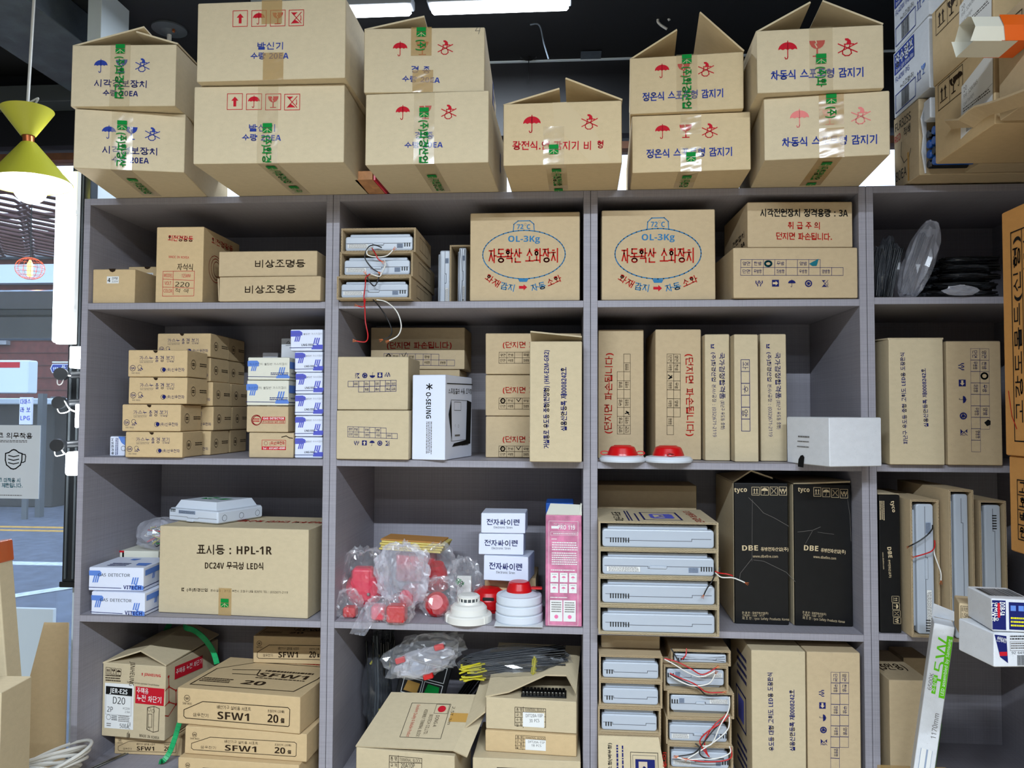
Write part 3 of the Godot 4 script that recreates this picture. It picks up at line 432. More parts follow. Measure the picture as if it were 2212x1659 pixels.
	t = carton("carton", "kraft carton with inked table and five navy marks, lower in third bay", "box", "cartons with tick-box tables", Vector3(1.8602, 1.7786, -.1339), .0389, Vector3(.3084, .1278, .28), "kraft", ["F", ["l", [62, 761, 153, 760, 151, 605, 61, 606, 62, 761], "navy", 7.8], ["l", [153, 760, 244, 759, 242, 604, 151, 605, 153, 760], "navy", 7.8], ["l", [244, 759, 335, 759, 333, 604, 242, 604, 244, 759], "navy", 7.8], ["l", [335, 759, 426, 758, 424, 603, 333, 604, 335, 759], "navy", 7.8], ["l", [426, 758, 516, 757, 515, 602, 424, 603, 426, 758], "navy", 7.8], ["l", [516, 757, 607, 757, 606, 602, 515, 602, 516, 757], "navy", 7.8], ["l", [607, 757, 698, 756, 697, 601, 606, 602, 607, 757], "navy", 7.8], ["l", [61, 606, 151, 605, 150, 450, 59, 451, 61, 606], "navy", 7.8], ["l", [151, 605, 242, 604, 241, 449, 150, 450, 151, 605], "navy", 7.8], ["l", [242, 604, 333, 604, 332, 449, 241, 449, 242, 604], "navy", 7.8], ["l", [333, 604, 424, 603, 423, 448, 332, 449, 333, 604], "navy", 7.8], ["l", [424, 603, 515, 602, 514, 447, 423, 448, 424, 603], "navy", 7.8], ["l", [515, 602, 606, 602, 605, 447, 514, 447, 515, 602], "navy", 7.8], ["l", [606, 602, 697, 601, 696, 446, 605, 447, 606, 602], "navy", 7.8], ["l", [697, 601, 788, 600, 787, 445, 696, 446, 697, 601], "navy", 7.8], ["l", [788, 600, 879, 600, 878, 445, 787, 445, 788, 600], "navy", 7.8], ["t", "양면", 74, 682, 139, 682, 77.5, "navy", 1], ["t", "한방", 165, 682, 230, 681, 77.5, "navy", 1], ["t", "무방", 347, 680, 412, 680, 77.5, "navy", 1], ["t", "양방", 529, 679, 594, 678, 77.5, "navy", 1], ["t", "단면", 73, 527, 138, 527, 77.5, "navy", 1], ["t", "무방향", 164, 527, 229, 526, 77.5, "navy", 1], ["t", "좌방향", 346, 525, 411, 525, 77.5, "navy", 1], ["t", "우방향", 527, 524, 593, 523, 77.5, "navy", 1], ["t", "양방향", 709, 523, 775, 522, 77.5, "navy", 1], ["s", "hands", 207, 296, 144.7, "navy"], ["s", "arrowbox", 338, 293, 144.7, "navy"], ["s", "umbrella", 469, 290, 144.7, "navy"], ["s", "cycle", 602, 287, 144.7, "navy"], ["s", "cross", 734, 285, 144.7, "navy"], ["e", 281, 678, 25, 47, "teal", 36.2], ["q", [608, 673, 635, 710, 684, 771, 675, 682, 667, 630, 634, 628], "teal"]])
	t = carton("carton", "kraft power-unit carton with black and red lettering, upper in third bay", "box", "", Vector3(1.8748, 1.9069, -.1199), .0382, Vector3(.2619, .1161, .24), "kraft", ["F", ["t", "시각전원장치 정격용량 : 3A", 123, 762, 953, 745, 170.6, "black", 2], ["t", "취 급 주 의", 385, 481, 693, 470, 152.9, "dred", 2], ["t", "던지면 파손됩니다.", 271, 254, 804, 232, 152.9, "dred", 2], "L", ["t", "전원장치", 400, 300, 900, 350, 140, "black", 2], ["t", "용량: 3A", 400, 100, 900, 150, 120, "black", 2]])
	t = fixture("white exit light standing on end behind the wired sleeves", "", Vector3(.9759, 1.8584, -.21), 0, Vector3(.1595, .0367, .16), "latch", 3, -1, 1.5708)
	t = fixture("white exit light standing in upright sleeve beside oval-printed carton", "", Vector3(1.0201, 1.8639, -.175), 0, Vector3(.1605, .025, .1), "latch", 3, -1, 1.5708)
	cable_tie_bags()
	plank()

func shelf_two() -> void:
	var mb := MB.new()
	t = carton("alarm_box", "gas alarm box, lowest of the front stack of four", "box", "kraft gas alarm boxes with printed seals", Vector3(.2178, 1.3681, -.041), 0, Vector3(.1575, .0676, .112), "kraft_warm", ALARM)
	t = carton("alarm_box", "gas alarm box, second up in the front stack of four", "box", "kraft gas alarm boxes with printed seals", Vector3(.208, 1.4362, -.044), 0, Vector3(.1618, .0716, .112), "kraft_warm", ALARM)
	t = carton("alarm_box", "gas alarm box, third up in the front stack of four", "box", "kraft gas alarm boxes with printed seals", Vector3(.2239, 1.5083, -.044), 0, Vector3(.1613, .0708, .112), "kraft_warm", ALARM)
	t = carton("alarm_box", "gas alarm box, topmost of the front stack of four", "box", "kraft gas alarm boxes with printed seals", Vector3(.2217, 1.5796, -.044), 0, Vector3(.1636, .0715, .112), "kraft_warm", ALARM)
	t = carton("alarm_box", "gas alarm box, lowest of the second stack of five", "box", "kraft gas alarm boxes with printed seals", Vector3(.2348, 1.3681, -.166), 0, Vector3(.1549, .0676, .112), "kraft_warm", ALARM)
	t = carton("alarm_box", "gas alarm box, second up of the second stack of five", "box", "kraft gas alarm boxes with printed seals", Vector3(.2397, 1.4362, -.17), 0, Vector3(.1553, .0676, .112), "kraft_warm", ALARM)
	t = carton("alarm_box", "gas alarm box, third up of the second stack of five", "box", "kraft gas alarm boxes with printed seals", Vector3(.238, 1.5044, -.166), 0, Vector3(.1552, .0676, .112), "kraft_warm", ALARM)
	t = carton("alarm_box", "gas alarm box, fourth up of the second stack of five", "box", "kraft gas alarm boxes with printed seals", Vector3(.228, 1.5725, -.17), 0, Vector3(.1558, .0676, .112), "kraft_warm", ALARM)
	t = carton("alarm_box", "gas alarm box, topmost of the second stack of five", "box", "kraft gas alarm boxes with printed seals", Vector3(.2285, 1.6407, -.166), 0, Vector3(.1557, .0676, .112), "kraft_warm", ALARM)
	t = carton("alarm_box", "gas alarm box, lowest of the rear stack of five", "box", "kraft gas alarm boxes with printed seals", Vector3(.2346, 1.3681, -.291), 0, Vector3(.1534, .0676, .112), "kraft_warm", ALARM)
	t = carton("alarm_box", "gas alarm box, second up of the rear stack of five", "box", "kraft gas alarm boxes with printed seals", Vector3(.2377, 1.4362, -.295), 0, Vector3(.1538, .0676, .112), "kraft_warm", ALARM)
	t = carton("alarm_box", "gas alarm box, third up of the rear stack of five", "box", "kraft gas alarm boxes with printed seals", Vector3(.2348, 1.5044, -.291), 0, Vector3(.1538, .0676, .112), "kraft_warm", ALARM)
	t = carton("alarm_box", "gas alarm box, fourth up of the rear stack of five", "box", "kraft gas alarm boxes with printed seals", Vector3(.2231, 1.5725, -.295), 0, Vector3(.1544, .0676, .112), "kraft_warm", ALARM)
	t = carton("alarm_box", "gas alarm box, topmost of the rear stack of five", "box", "kraft gas alarm boxes with printed seals", Vector3(.2236, 1.6407, -.291), 0, Vector3(.1543, .0676, .112), "kraft_warm", ALARM)
	t = carton("sensor_pack", "small blue and white sensor pack tucked behind front alarm boxes", "box", "", Vector3(.0909, 1.3681, -.045), 0, Vector3(.0439, .0535, .03), "card_snow", ["F", ["t", "음성경보식", 227, 61, 188, 909, 121.2, "black", 2], ["g", 381, 909, 584, 61, "navy", 2, 1], ["q", [558, 982, 986, 982, 999, 545, 781, 667], "lblue"], ["s", "ring", 896, 394, 242.4, "grey"]])
	t = carton("kraft_pack", "kraft detector box with red telephone stamp, bottom of middle stack", "box", "", Vector3(.5196, 1.3681, -.1), 0, Vector3(.1227, .0666, .16), "kraft", ["F", ["o", 301, 698, 824, 320, "red", 16.8], ["r", 301, 445, 824, 320, "red"], ["t", "(주)신우전자", 470, 570, 802, 593, 134.5, "red", 2], ["s", "ring", 386, 575, 151.3, "red"], ["t", "Tel : 031)421-8500", 320, 371, 812, 391, 92.4, "white", 2], ["l", [735, 821, 831, 867, 904, 794, 971, 780], "brown", 33.6]])
	t = carton("kraft_pack", "kraft detector box with round red stamp, second in middle stack", "box", "", Vector3(.5082, 1.4352, -.1), 0, Vector3(.1156, .0699, .16), "kraft", ["F", ["s", "ring", 246, 458, 400, "red"], ["s", "ring", 259, 446, 358.3, "red"], ["g", 169, 542, 324, 375, "red", 2], ["r", 374, 583, 918, 467, "red"], ["t", "GAS DETECTOR", 400, 525, 897, 525, 91.7, "white", 2], ["o", 375, 458, 919, 342, "red", 12.5], ["t", "한국소방산업기술원 검정품", 395, 396, 898, 396, 75, "red", 1]])
	t = carton("detector_pack", "blue and white gas detector pack, third in middle stack", "box", "blue and white detector packs", Vector3(.5056, 1.5057, -.085), 0, Vector3(.1164, .0675, .12), "card_cream", PACK)
	t = carton("detector_pack", "blue and white gas detector pack, topmost of middle stack", "box", "blue and white detector packs", Vector3(.5073, 1.5737, -.085), 0, Vector3(.115, .0604, .12), "card_cream", PACK)
	t = carton("detector_pack", "white pack with violet stripes against the bay side, lowest of six", "box", "blue and white detector packs", Vector3(.6203, 1.3681, -.082), 0, Vector3(.0766, .056, .12), "card_snow", PACKV)
	t = carton("detector_pack", "white pack with violet stripes against the bay side, second up of six", "box", "blue and white detector packs", Vector3(.6197, 1.4246, -.082), 0, Vector3(.0761, .0554, .12), "card_snow", PACKV)
	t = carton("detector_pack", "white pack with violet stripes against the bay side, third up of six", "box", "blue and white detector packs", Vector3(.6188, 1.4804, -.082), 0, Vector3(.0762, .0561, .12), "card_snow", PACKV)
	t = carton("detector_pack", "white pack with violet stripes against the bay side, fourth up of six", "box", "blue and white detector packs", Vector3(.6187, 1.537, -.082), 0, Vector3(.0748, .057, .12), "card_snow", PACKV)
	t = carton("detector_pack", "white pack with violet stripes against the bay side, fifth up of six", "box", "blue and white detector packs", Vector3(.6168, 1.5945, -.082), 0, Vector3(.077, .0552, .12), "card_snow", PACKV)
	t = carton("detector_pack", "white pack with violet stripes against the bay side, topmost of six", "box", "blue and white detector packs", Vector3(.61, 1.6502, -.082), 0, Vector3(.0889, .0582, .12), "card_snow", PACKV)
	t = carton("panel_box", "grey-white sprinkler panel carton at back behind striped packs", "box", "", Vector3(.5379, 1.3681, -.25), 0, Vector3(.1333, .335, .1), "card_white", ["F", ["t", "스프링 클러 수동", 117, 960, 964, 957, 30.4, "black", 2], ["l", [117, 935, 262, 935], "black", 3.6]])
	t = carton("sensor_pack", "small silver sensor pack standing on boxes at the back", "box", "", Vector3(.4089, 1.3681, -.295), 0, Vector3(.0493, .3, .03), "card_snow", ["F", ["t", "음성경보식", 272, 103, 237, 724, 110.3, "black", 2], ["g", 389, 724, 652, 103, "grey", 2, 1]])
	t = carton("carton", "kraft carton warning not to throw, lowest of rear stack under hanging wires", "box", "cartons warning not to throw", Vector3(.8546, 1.3681, -.31), 0, Vector3(.2728, .1225, .15), "kraft")
	t = carton("carton", "kraft carton warning not to throw, middle of rear stack under hanging wires", "box", "cartons warning not to throw", Vector3(.8533, 1.4911, -.31), 0, Vector3(.2735, .1225, .15), "kraft")
	t = carton("carton", "kraft carton warning not to throw, topmost of rear stack under hanging wires", "box", "cartons warning not to throw", Vector3(.8646, 1.6141, -.31), 0, Vector3(.2768, .1225, .15), "kraft", ["F", ["t", "(던지면 파손됩니다)", 173, 569, 864, 575, 155.2, "dred", 2], ["l", [146, 376, 229, 374, 229, 239, 146, 241, 146, 376], "navy", 8.6], ["l", [229, 374, 312, 372, 312, 237, 229, 239, 229, 374], "navy", 8.6], ["l", [312, 372, 396, 370, 396, 234, 312, 237, 312, 372], "navy", 8.6], ["l", [396, 370, 479, 367, 479, 232, 396, 234, 396, 370], "navy", 8.6], ["l", [479, 367, 562, 365, 562, 230, 479, 232, 479, 367], "navy", 8.6], ["l", [562, 365, 645, 363, 645, 228, 562, 230, 562, 365], "navy", 8.6], ["l", [645, 363, 728, 360, 728, 225, 645, 228, 645, 363], "navy", 8.6], ["l", [146, 241, 229, 239, 229, 104, 146, 106, 146, 241], "navy", 8.6], ["l", [229, 239, 312, 237, 312, 102, 229, 104, 229, 239], "navy", 8.6], ["l", [312, 237, 396, 234, 396, 99, 312, 102, 312, 237], "navy", 8.6], ["l", [396, 234, 479, 232, 479, 97, 396, 99, 396, 234], "navy", 8.6], ["l", [479, 232, 562, 230, 562, 95, 479, 97, 479, 232], "navy", 8.6], ["l", [562, 230, 645, 228, 645, 93, 562, 95, 562, 230], "navy", 8.6], ["l", [645, 228, 728, 225, 728, 90, 645, 93, 645, 228], "navy", 8.6], ["l", [728, 225, 811, 223, 811, 88, 728, 90, 728, 225], "navy", 8.6], ["l", [811, 223, 894, 221, 894, 86, 811, 88, 811, 223], "navy", 8.6], ["t", "양면", 158, 309, 218, 307, 67.5, "brown", 1], ["t", "한방", 241, 307, 301, 305, 67.5, "brown", 1], ["t", "무방", 407, 302, 467, 300, 67.5, "brown", 1], ["t", "양방", 573, 297, 633, 296, 67.5, "brown", 1], ["t", "단면", 158, 174, 218, 172, 67.5, "brown", 1], ["t", "무방향", 241, 172, 301, 170, 67.5, "brown", 1], ["t", "좌방향", 407, 167, 467, 165, 67.5, "brown", 1], ["t", "우방향", 573, 162, 633, 161, 67.5, "brown", 1], ["t", "양방향", 740, 158, 800, 156, 67.5, "brown", 1], ["e", 195, 313, 19, 49, "black", 20.1], ["l", [338, 359, 355, 279, 382, 394], "black", 14.4]])
	t = carton("carton", "kraft carton with navy table and marks below, lower front of second bay", "box", "cartons with tick-box tables", Vector3(.8017, 1.3681, -.0695), -.0308, Vector3(.1924, .1266, .165), "kraft_grey", ["F", ["l", [161, 665, 237, 661, 238, 556, 163, 559, 161, 665], "navy", 7.7], ["l", [237, 661, 312, 658, 314, 553, 238, 556, 237, 661], "navy", 7.7], ["l", [312, 658, 387, 655, 389, 550, 314, 553, 312, 658], "navy", 7.7], ["l", [387, 655, 462, 652, 464, 546, 389, 550, 387, 655], "navy", 7.7], ["l", [462, 652, 538, 648, 539, 543, 464, 546, 462, 652], "navy", 7.7], ["l", [538, 648, 613, 645, 615, 540, 539, 543, 538, 648], "navy", 7.7], ["l", [613, 645, 688, 642, 690, 537, 615, 540, 613, 645], "navy", 7.7], ["l", [163, 559, 238, 556, 240, 451, 165, 454, 163, 559], "navy", 7.7], ["l", [238, 556, 314, 553, 315, 448, 240, 451, 238, 556], "navy", 7.7], ["l", [314, 553, 389, 550, 391, 444, 315, 448, 314, 553], "navy", 7.7], ["l", [389, 550, 464, 546, 466, 441, 391, 444, 389, 550], "navy", 7.7], ["l", [464, 546, 539, 543, 541, 438, 466, 441, 464, 546], "navy", 7.7], ["l", [539, 543, 615, 540, 617, 435, 541, 438, 539, 543], "navy", 7.7], ["l", [615, 540, 690, 537, 692, 431, 617, 435, 615, 540], "navy", 7.7], ["l", [690, 537, 765, 533, 767, 428, 692, 431, 690, 537], "navy", 7.7], ["l", [765, 533, 841, 530, 842, 425, 767, 428, 765, 533], "navy", 7.7], ["t", "양면", 173, 612, 227, 610, 52.5, "navy", 1], ["t", "한방", 248, 609, 302, 606, 52.5, "navy", 1], ["t", "무방", 399, 602, 453, 600, 52.5, "navy", 1], ["t", "양방", 549, 596, 603, 593, 52.5, "navy", 1], ["t", "단면", 175, 507, 229, 504, 52.5, "navy", 1], ["t", "무방향", 250, 503, 304, 501, 52.5, "navy", 1], ["t", "좌방향", 400, 497, 455, 495, 52.5, "navy", 1], ["t", "우방향", 551, 490, 605, 488, 52.5, "navy", 1], ["t", "양방향", 701, 484, 756, 482, 52.5, "navy", 1], ["s", "hands", 287, 337, 107.7, "navy"], ["s", "arrowbox", 394, 336, 107.7, "navy", 90], ["s", "umbrella", 499, 335, 107.7, "navy"], ["s", "cycle", 605, 333, 107.7, "navy"], ["s", "cross", 709, 332, 107.7, "navy"]])
	t = carton("carton", "kraft carton with upside-down navy table, upper front of second bay", "box", "cartons with tick-box tables", Vector3(.7965, 1.4952, -.0725), 0, Vector3(.187, .1381, .155), "kraft_grey", ["F", ["s", "cross", 284, 641, 105, "navy", 180], ["s", "cycle", 388, 645, 105, "navy", 180], ["s", "umbrella", 494, 649, 105, "navy", 180], ["s", "arrowbox", 601, 653, 105, "navy", 270], ["s", "hands", 706, 656, 105, "navy", 180], ["o", 154, 536, 230, 434, "navy", 7.5], ["o", 229, 539, 305, 436, "navy", 7.5], ["o", 304, 541, 380, 439, "navy", 7.5], ["o", 379, 544, 455, 442, "navy", 7.5], ["o", 454, 547, 530, 445, "navy", 7.5], ["o", 529, 550, 605, 448, "navy", 7.5], ["o", 604, 553, 680, 450, "navy", 7.5], ["o", 679, 555, 755, 453, "navy", 7.5], ["o", 754, 558, 830, 456, "navy", 7.5], ["o", 303, 436, 379, 334, "navy", 7.5], ["o", 378, 439, 454, 337, "navy", 7.5], ["o", 453, 442, 529, 340, "navy", 7.5], ["o", 528, 445, 604, 343, "navy", 7.5], ["o", 603, 448, 679, 345, "navy", 7.5], ["o", 678, 450, 754, 348, "navy", 7.5], ["o", 753, 453, 829, 351, "navy", 7.5], ["t", "양방향", 292, 491, 237, 489, 50, "navy", 1], ["t", "우방향", 444, 492, 389, 490, 50, "navy", 1], ["t", "좌방향", 592, 495, 537, 493, 50, "navy", 1], ["t", "무방향", 744, 498, 689, 496, 50, "navy", 1], ["t", "단면", 822, 498, 766, 496, 50, "navy", 1], ["t", "양방", 445, 387, 390, 385, 50, "navy", 1], ["t", "무방", 593, 390, 538, 388, 50, "navy", 1], ["t", "한방", 745, 393, 690, 391, 50, "navy", 1], ["t", "양면", 822, 396, 767, 394, 50, "navy", 1]])
	t = carton("panel_box", "white sprinkler control box with drawing on its side, beside open gap", "box", "", Vector3(.9655, 1.3681, -.0877), -.2158, Vector3(.0934, .2193, .2), "card_snow", ["F", ["t", "O-SEUNG", 495, 793, 505, 478, 73.2, "black", 2], ["l", [441, 873, 594, 837], "black", 13.2], ["l", [443, 837, 592, 874], "black", 13.2], ["l", [516, 888, 519, 822], "black", 13.2], ["g", 427, 448, 611, 69, "grey", 4, 1], "R", ["l", [42, 893, 1006, 913], "black", 11.6], ["t", "스프링클러 수동 조작함", 84, 801, 991, 826, 66.7, "black", 1], ["o", 196, 704, 824, 217, "black", 4.3], ["q", [103, 533, 195, 711, 230, 206], "black"], ["q", [790, 708, 966, 687, 933, 164, 234, 148, 302, 187, 754, 214], "black"], ["o", 302, 680, 554, 582, "black", 4.3], ["s", "ring", 462, 390, 37.7, "black"], ["s", "ring", 343, 399, 26.1, "black"], ["r", 329, 290, 520, 269, "grey"], ["g", 583, 163, 864, 146, "black", 1]])
	t = carton("carton", "kraft carton with red warning and ticked table, lowest of stack behind tall carton", "box", "cartons warning not to throw", Vector3(1.2067, 1.3681, -.25), 0, Vector3(.2607, .1125, .26), "kraft", ["F", ["t", "(던지면 파손됩니다)", 179, 445, 840, 445, 146.5, "dred", 2], ["l", [144, 282, 225, 282, 224, 149, 143, 149, 144, 282], "brown", 8.5], ["l", [225, 282, 305, 282, 305, 149, 224, 149, 225, 282], "brown", 8.5], ["l", [305, 282, 386, 282, 386, 149, 305, 149, 305, 282], "brown", 8.5], ["l", [386, 282, 467, 282, 467, 149, 386, 149, 386, 282], "brown", 8.5], ["l", [467, 282, 548, 282, 548, 149, 467, 149, 467, 282], "brown", 8.5], ["l", [548, 282, 629, 282, 629, 149, 548, 149, 548, 282], "brown", 8.5], ["l", [629, 282, 710, 282, 710, 149, 629, 149, 629, 282], "brown", 8.5], ["l", [143, 149, 224, 149, 224, 17, 143, 17, 143, 149], "brown", 8.5], ["l", [224, 149, 305, 149, 304, 17, 224, 17, 224, 149], "brown", 8.5], ["l", [305, 149, 386, 149, 385, 17, 304, 17, 305, 149], "brown", 8.5], ["l", [386, 149, 467, 149, 466, 17, 385, 17, 386, 149], "brown", 8.5], ["l", [467, 149, 548, 149, 547, 17, 466, 17, 467, 149], "brown", 8.5], ["l", [548, 149, 629, 149, 628, 17, 547, 17, 548, 149], "brown", 8.5], ["l", [629, 149, 710, 149, 709, 17, 628, 17, 629, 149], "brown", 8.5], ["l", [710, 149, 791, 149, 790, 17, 709, 17, 710, 149], "brown", 8.5], ["l", [791, 149, 872, 149, 871, 17, 790, 17, 791, 149], "brown", 8.5], ["t", "양면", 155, 215, 213, 215, 66.2, "brown", 1], ["t", "한방", 236, 215, 294, 215, 66.2, "brown", 1], ["t", "무방", 398, 215, 456, 215, 66.2, "brown", 1], ["t", "양방", 559, 215, 618, 215, 66.2, "brown", 1], ["t", "단면", 154, 83, 212, 83, 66.2, "brown", 1], ["t", "무방향", 235, 83, 293, 83, 66.2, "brown", 1], ["t", "좌방향", 397, 83, 455, 83, 66.2, "brown", 1], ["t", "우방향", 559, 83, 617, 83, 66.2, "brown", 1], ["t", "양방향", 721, 83, 779, 83, 66.2, "brown", 1], ["e", 183, 214, 21, 51, "black", 22.5], ["l", [327, 254, 347, 197, 370, 276], "black", 16.9]])
	t = carton("carton", "kraft carton with red warning and ticked table, middle of stack behind tall carton", "box", "cartons warning not to throw", Vector3(1.2063, 1.4811, -.25), 0, Vector3(.2614, .1125, .26), "kraft", ["F", ["t", "(던지면 파손됩니다)", 180, 626, 841, 626, 147.3, "dred", 2], ["l", [144, 433, 225, 433, 225, 300, 144, 300, 144, 433], "brown", 8.5], ["l", [225, 433, 306, 433, 306, 300, 225, 300, 225, 433], "brown", 8.5], ["l", [306, 433, 387, 433, 387, 300, 306, 300, 306, 433], "brown", 8.5], ["l", [387, 433, 468, 433, 467, 300, 387, 300, 387, 433], "brown", 8.5], ["l", [468, 433, 549, 433, 548, 300, 467, 300, 468, 433], "brown", 8.5], ["l", [549, 433, 630, 433, 629, 300, 548, 300, 549, 433], "brown", 8.5], ["l", [630, 433, 711, 433, 710, 300, 629, 300, 630, 433], "brown", 8.5], ["l", [144, 300, 225, 300, 224, 167, 143, 167, 144, 300], "brown", 8.5], ["l", [225, 300, 306, 300, 305, 167, 224, 167, 225, 300], "brown", 8.5], ["l", [306, 300, 387, 300, 386, 167, 305, 167, 306, 300], "brown", 8.5], ["l", [387, 300, 467, 300, 467, 167, 386, 167, 387, 300], "brown", 8.5], ["l", [467, 300, 548, 300, 548, 167, 467, 167, 467, 300], "brown", 8.5], ["l", [548, 300, 629, 300, 629, 167, 548, 167, 548, 300], "brown", 8.5], ["l", [629, 300, 710, 300, 710, 167, 629, 167, 629, 300], "brown", 8.5], ["l", [710, 300, 791, 300, 791, 167, 710, 167, 710, 300], "brown", 8.5], ["l", [791, 300, 872, 300, 872, 167, 791, 167, 791, 300], "brown", 8.5], ["t", "양면", 155, 367, 214, 367, 66.6, "brown", 1], ["t", "한방", 236, 367, 294, 367, 66.6, "brown", 1], ["t", "무방", 398, 367, 456, 367, 66.6, "brown", 1], ["t", "양방", 560, 367, 618, 367, 66.6, "brown", 1], ["t", "단면", 155, 234, 213, 234, 66.6, "brown", 1], ["t", "무방향", 236, 234, 294, 234, 66.6, "brown", 1], ["t", "좌방향", 398, 234, 456, 234, 66.6, "brown", 1], ["t", "우방향", 560, 234, 618, 234, 66.6, "brown", 1], ["t", "양방향", 721, 234, 780, 234, 66.6, "brown", 1], ["e", 184, 365, 21, 51, "black", 22.7], ["l", [328, 405, 347, 348, 371, 428], "black", 17]])
	t = carton("carton", "kraft carton with red warning and ticked table, topmost of stack behind tall carton", "box", "cartons warning not to throw", Vector3(1.2059, 1.5941, -.25), 0, Vector3(.2621, .1125, .26), "kraft", ["F", ["t", "(던지면 파손됩니다)", 180, 715, 841, 715, 148.1, "dred", 2], ["l", [145, 536, 226, 536, 225, 402, 144, 402, 145, 536], "brown", 8.5], ["l", [226, 536, 306, 536, 306, 402, 225, 402, 226, 536], "brown", 8.5], ["l", [306, 536, 387, 536, 387, 402, 306, 402, 306, 536], "brown", 8.5], ["l", [387, 536, 468, 536, 468, 402, 387, 402, 387, 536], "brown", 8.5], ["l", [468, 536, 549, 536, 549, 402, 468, 402, 468, 536], "brown", 8.5], ["l", [549, 536, 630, 536, 630, 402, 549, 402, 549, 536], "brown", 8.5], ["l", [630, 536, 711, 536, 711, 402, 630, 402, 630, 536], "brown", 8.5], ["l", [144, 402, 225, 402, 224, 268, 144, 268, 144, 402], "brown", 8.5], ["l", [225, 402, 306, 402, 305, 268, 224, 268, 225, 402], "brown", 8.5], ["l", [306, 402, 387, 402, 386, 268, 305, 268, 306, 402], "brown", 8.5], ["l", [387, 402, 468, 402, 467, 268, 386, 268, 387, 402], "brown", 8.5], ["l", [468, 402, 549, 402, 548, 268, 467, 268, 468, 402], "brown", 8.5], ["l", [549, 402, 630, 402, 629, 268, 548, 268, 549, 402], "brown", 8.5], ["l", [630, 402, 711, 402, 710, 268, 629, 268, 630, 402], "brown", 8.5], ["l", [711, 402, 792, 402, 791, 268, 710, 268, 711, 402], "brown", 8.5], ["l", [792, 402, 873, 402, 872, 268, 791, 268, 792, 402], "brown", 8.5], ["t", "양면", 156, 469, 214, 469, 66.9, "brown", 1], ["t", "한방", 237, 469, 295, 469, 66.9, "brown", 1], ["t", "무방", 399, 469, 457, 469, 66.9, "brown", 1], ["t", "양방", 560, 469, 619, 469, 66.9, "brown", 1], ["t", "단면", 155, 335, 213, 335, 66.9, "brown", 1], ["t", "무방향", 236, 335, 294, 335, 66.9, "brown", 1], ["t", "좌방향", 398, 335, 456, 335, 66.9, "brown", 1], ["t", "우방향", 560, 335, 618, 335, 66.9, "brown", 1], ["t", "양방향", 722, 335, 780, 335, 66.9, "brown", 1]])
	t = carton("tall_carton", "tall kraft carton with sideways navy lettering, front of second bay", "box", "tall cartons with sideways lettering", Vector3(1.2699, 1.3681, -.03), 0, Vector3(.1323, .3013, .15), "kraft_grey", ["F", ["t", "거실통로 유도등 중형(천정형) (HK-E2M-GR2)", 325, 111, 320, 924, 46.9, "navy", 2], ["t", "실용신안등록 제0008242호", 651, 257, 647, 782, 49, "navy", 2]])
	mb = MB.new(); mb.slab([Vector3(-.0662, .3023, -.055), Vector3(.0662, .3023, -.055), Vector3(.0648, .3133, .0375), Vector3(-.0662, .3273, .0338)], .004); part(t, "lid_flap", mb, "kraft_grey")
	t = carton("tall_carton", "tall kraft carton with red sideways warning at start of third bay", "box", "cartons warning not to throw", Vector3(1.4421, 1.3681, -.245), 0, Vector3(.1232, .3487, .24), "kraft", ["F", ["t", "(던지면 파손됩니다)", 217, 190, 241, 818, 57.8, "dred", 2], ["o", 420, 670, 562, 601, "brown", 2.7], ["o", 420, 601, 562, 532, "brown", 2.7], ["o", 420, 532, 562, 464, "brown", 2.7], ["o", 420, 464, 562, 395, "brown", 2.7], ["o", 420, 395, 562, 326, "brown", 2.7], ["o", 420, 326, 562, 257, "brown", 2.7], ["o", 420, 257, 562, 189, "brown", 2.7], ["o", 562, 807, 704, 739, "brown", 2.7], ["o", 562, 739, 704, 670, "brown", 2.7], ["o", 562, 670, 704, 601, "brown", 2.7], ["o", 562, 601, 704, 532, "brown", 2.7], ["o", 562, 532, 704, 464, "brown", 2.7], ["o", 562, 464, 704, 395, "brown", 2.7], ["o", 562, 395, 704, 326, "brown", 2.7], ["o", 562, 326, 704, 257, "brown", 2.7], ["o", 562, 257, 704, 189, "brown", 2.7], ["t", "양면", 490, 199, 490, 250, 27.8, "brown", 1], ["t", "한방", 490, 268, 490, 320, 27.8, "brown", 1], ["t", "무방", 490, 405, 490, 457, 27.8, "brown", 1], ["t", "양방", 490, 543, 490, 595, 27.8, "brown", 1], ["t", "단면", 629, 199, 629, 250, 27.8, "brown", 1], ["t", "무방향", 629, 268, 629, 320, 27.8, "brown", 1], ["t", "좌방향", 629, 405, 629, 457, 27.8, "brown", 1], ["t", "우방향", 629, 543, 629, 595, 27.8, "brown", 1], ["t", "양방향", 629, 680, 629, 732, 27.8, "brown", 1], ["l", [594, 348, 667, 355, 617, 364, 675, 340], "black", 7.5]])
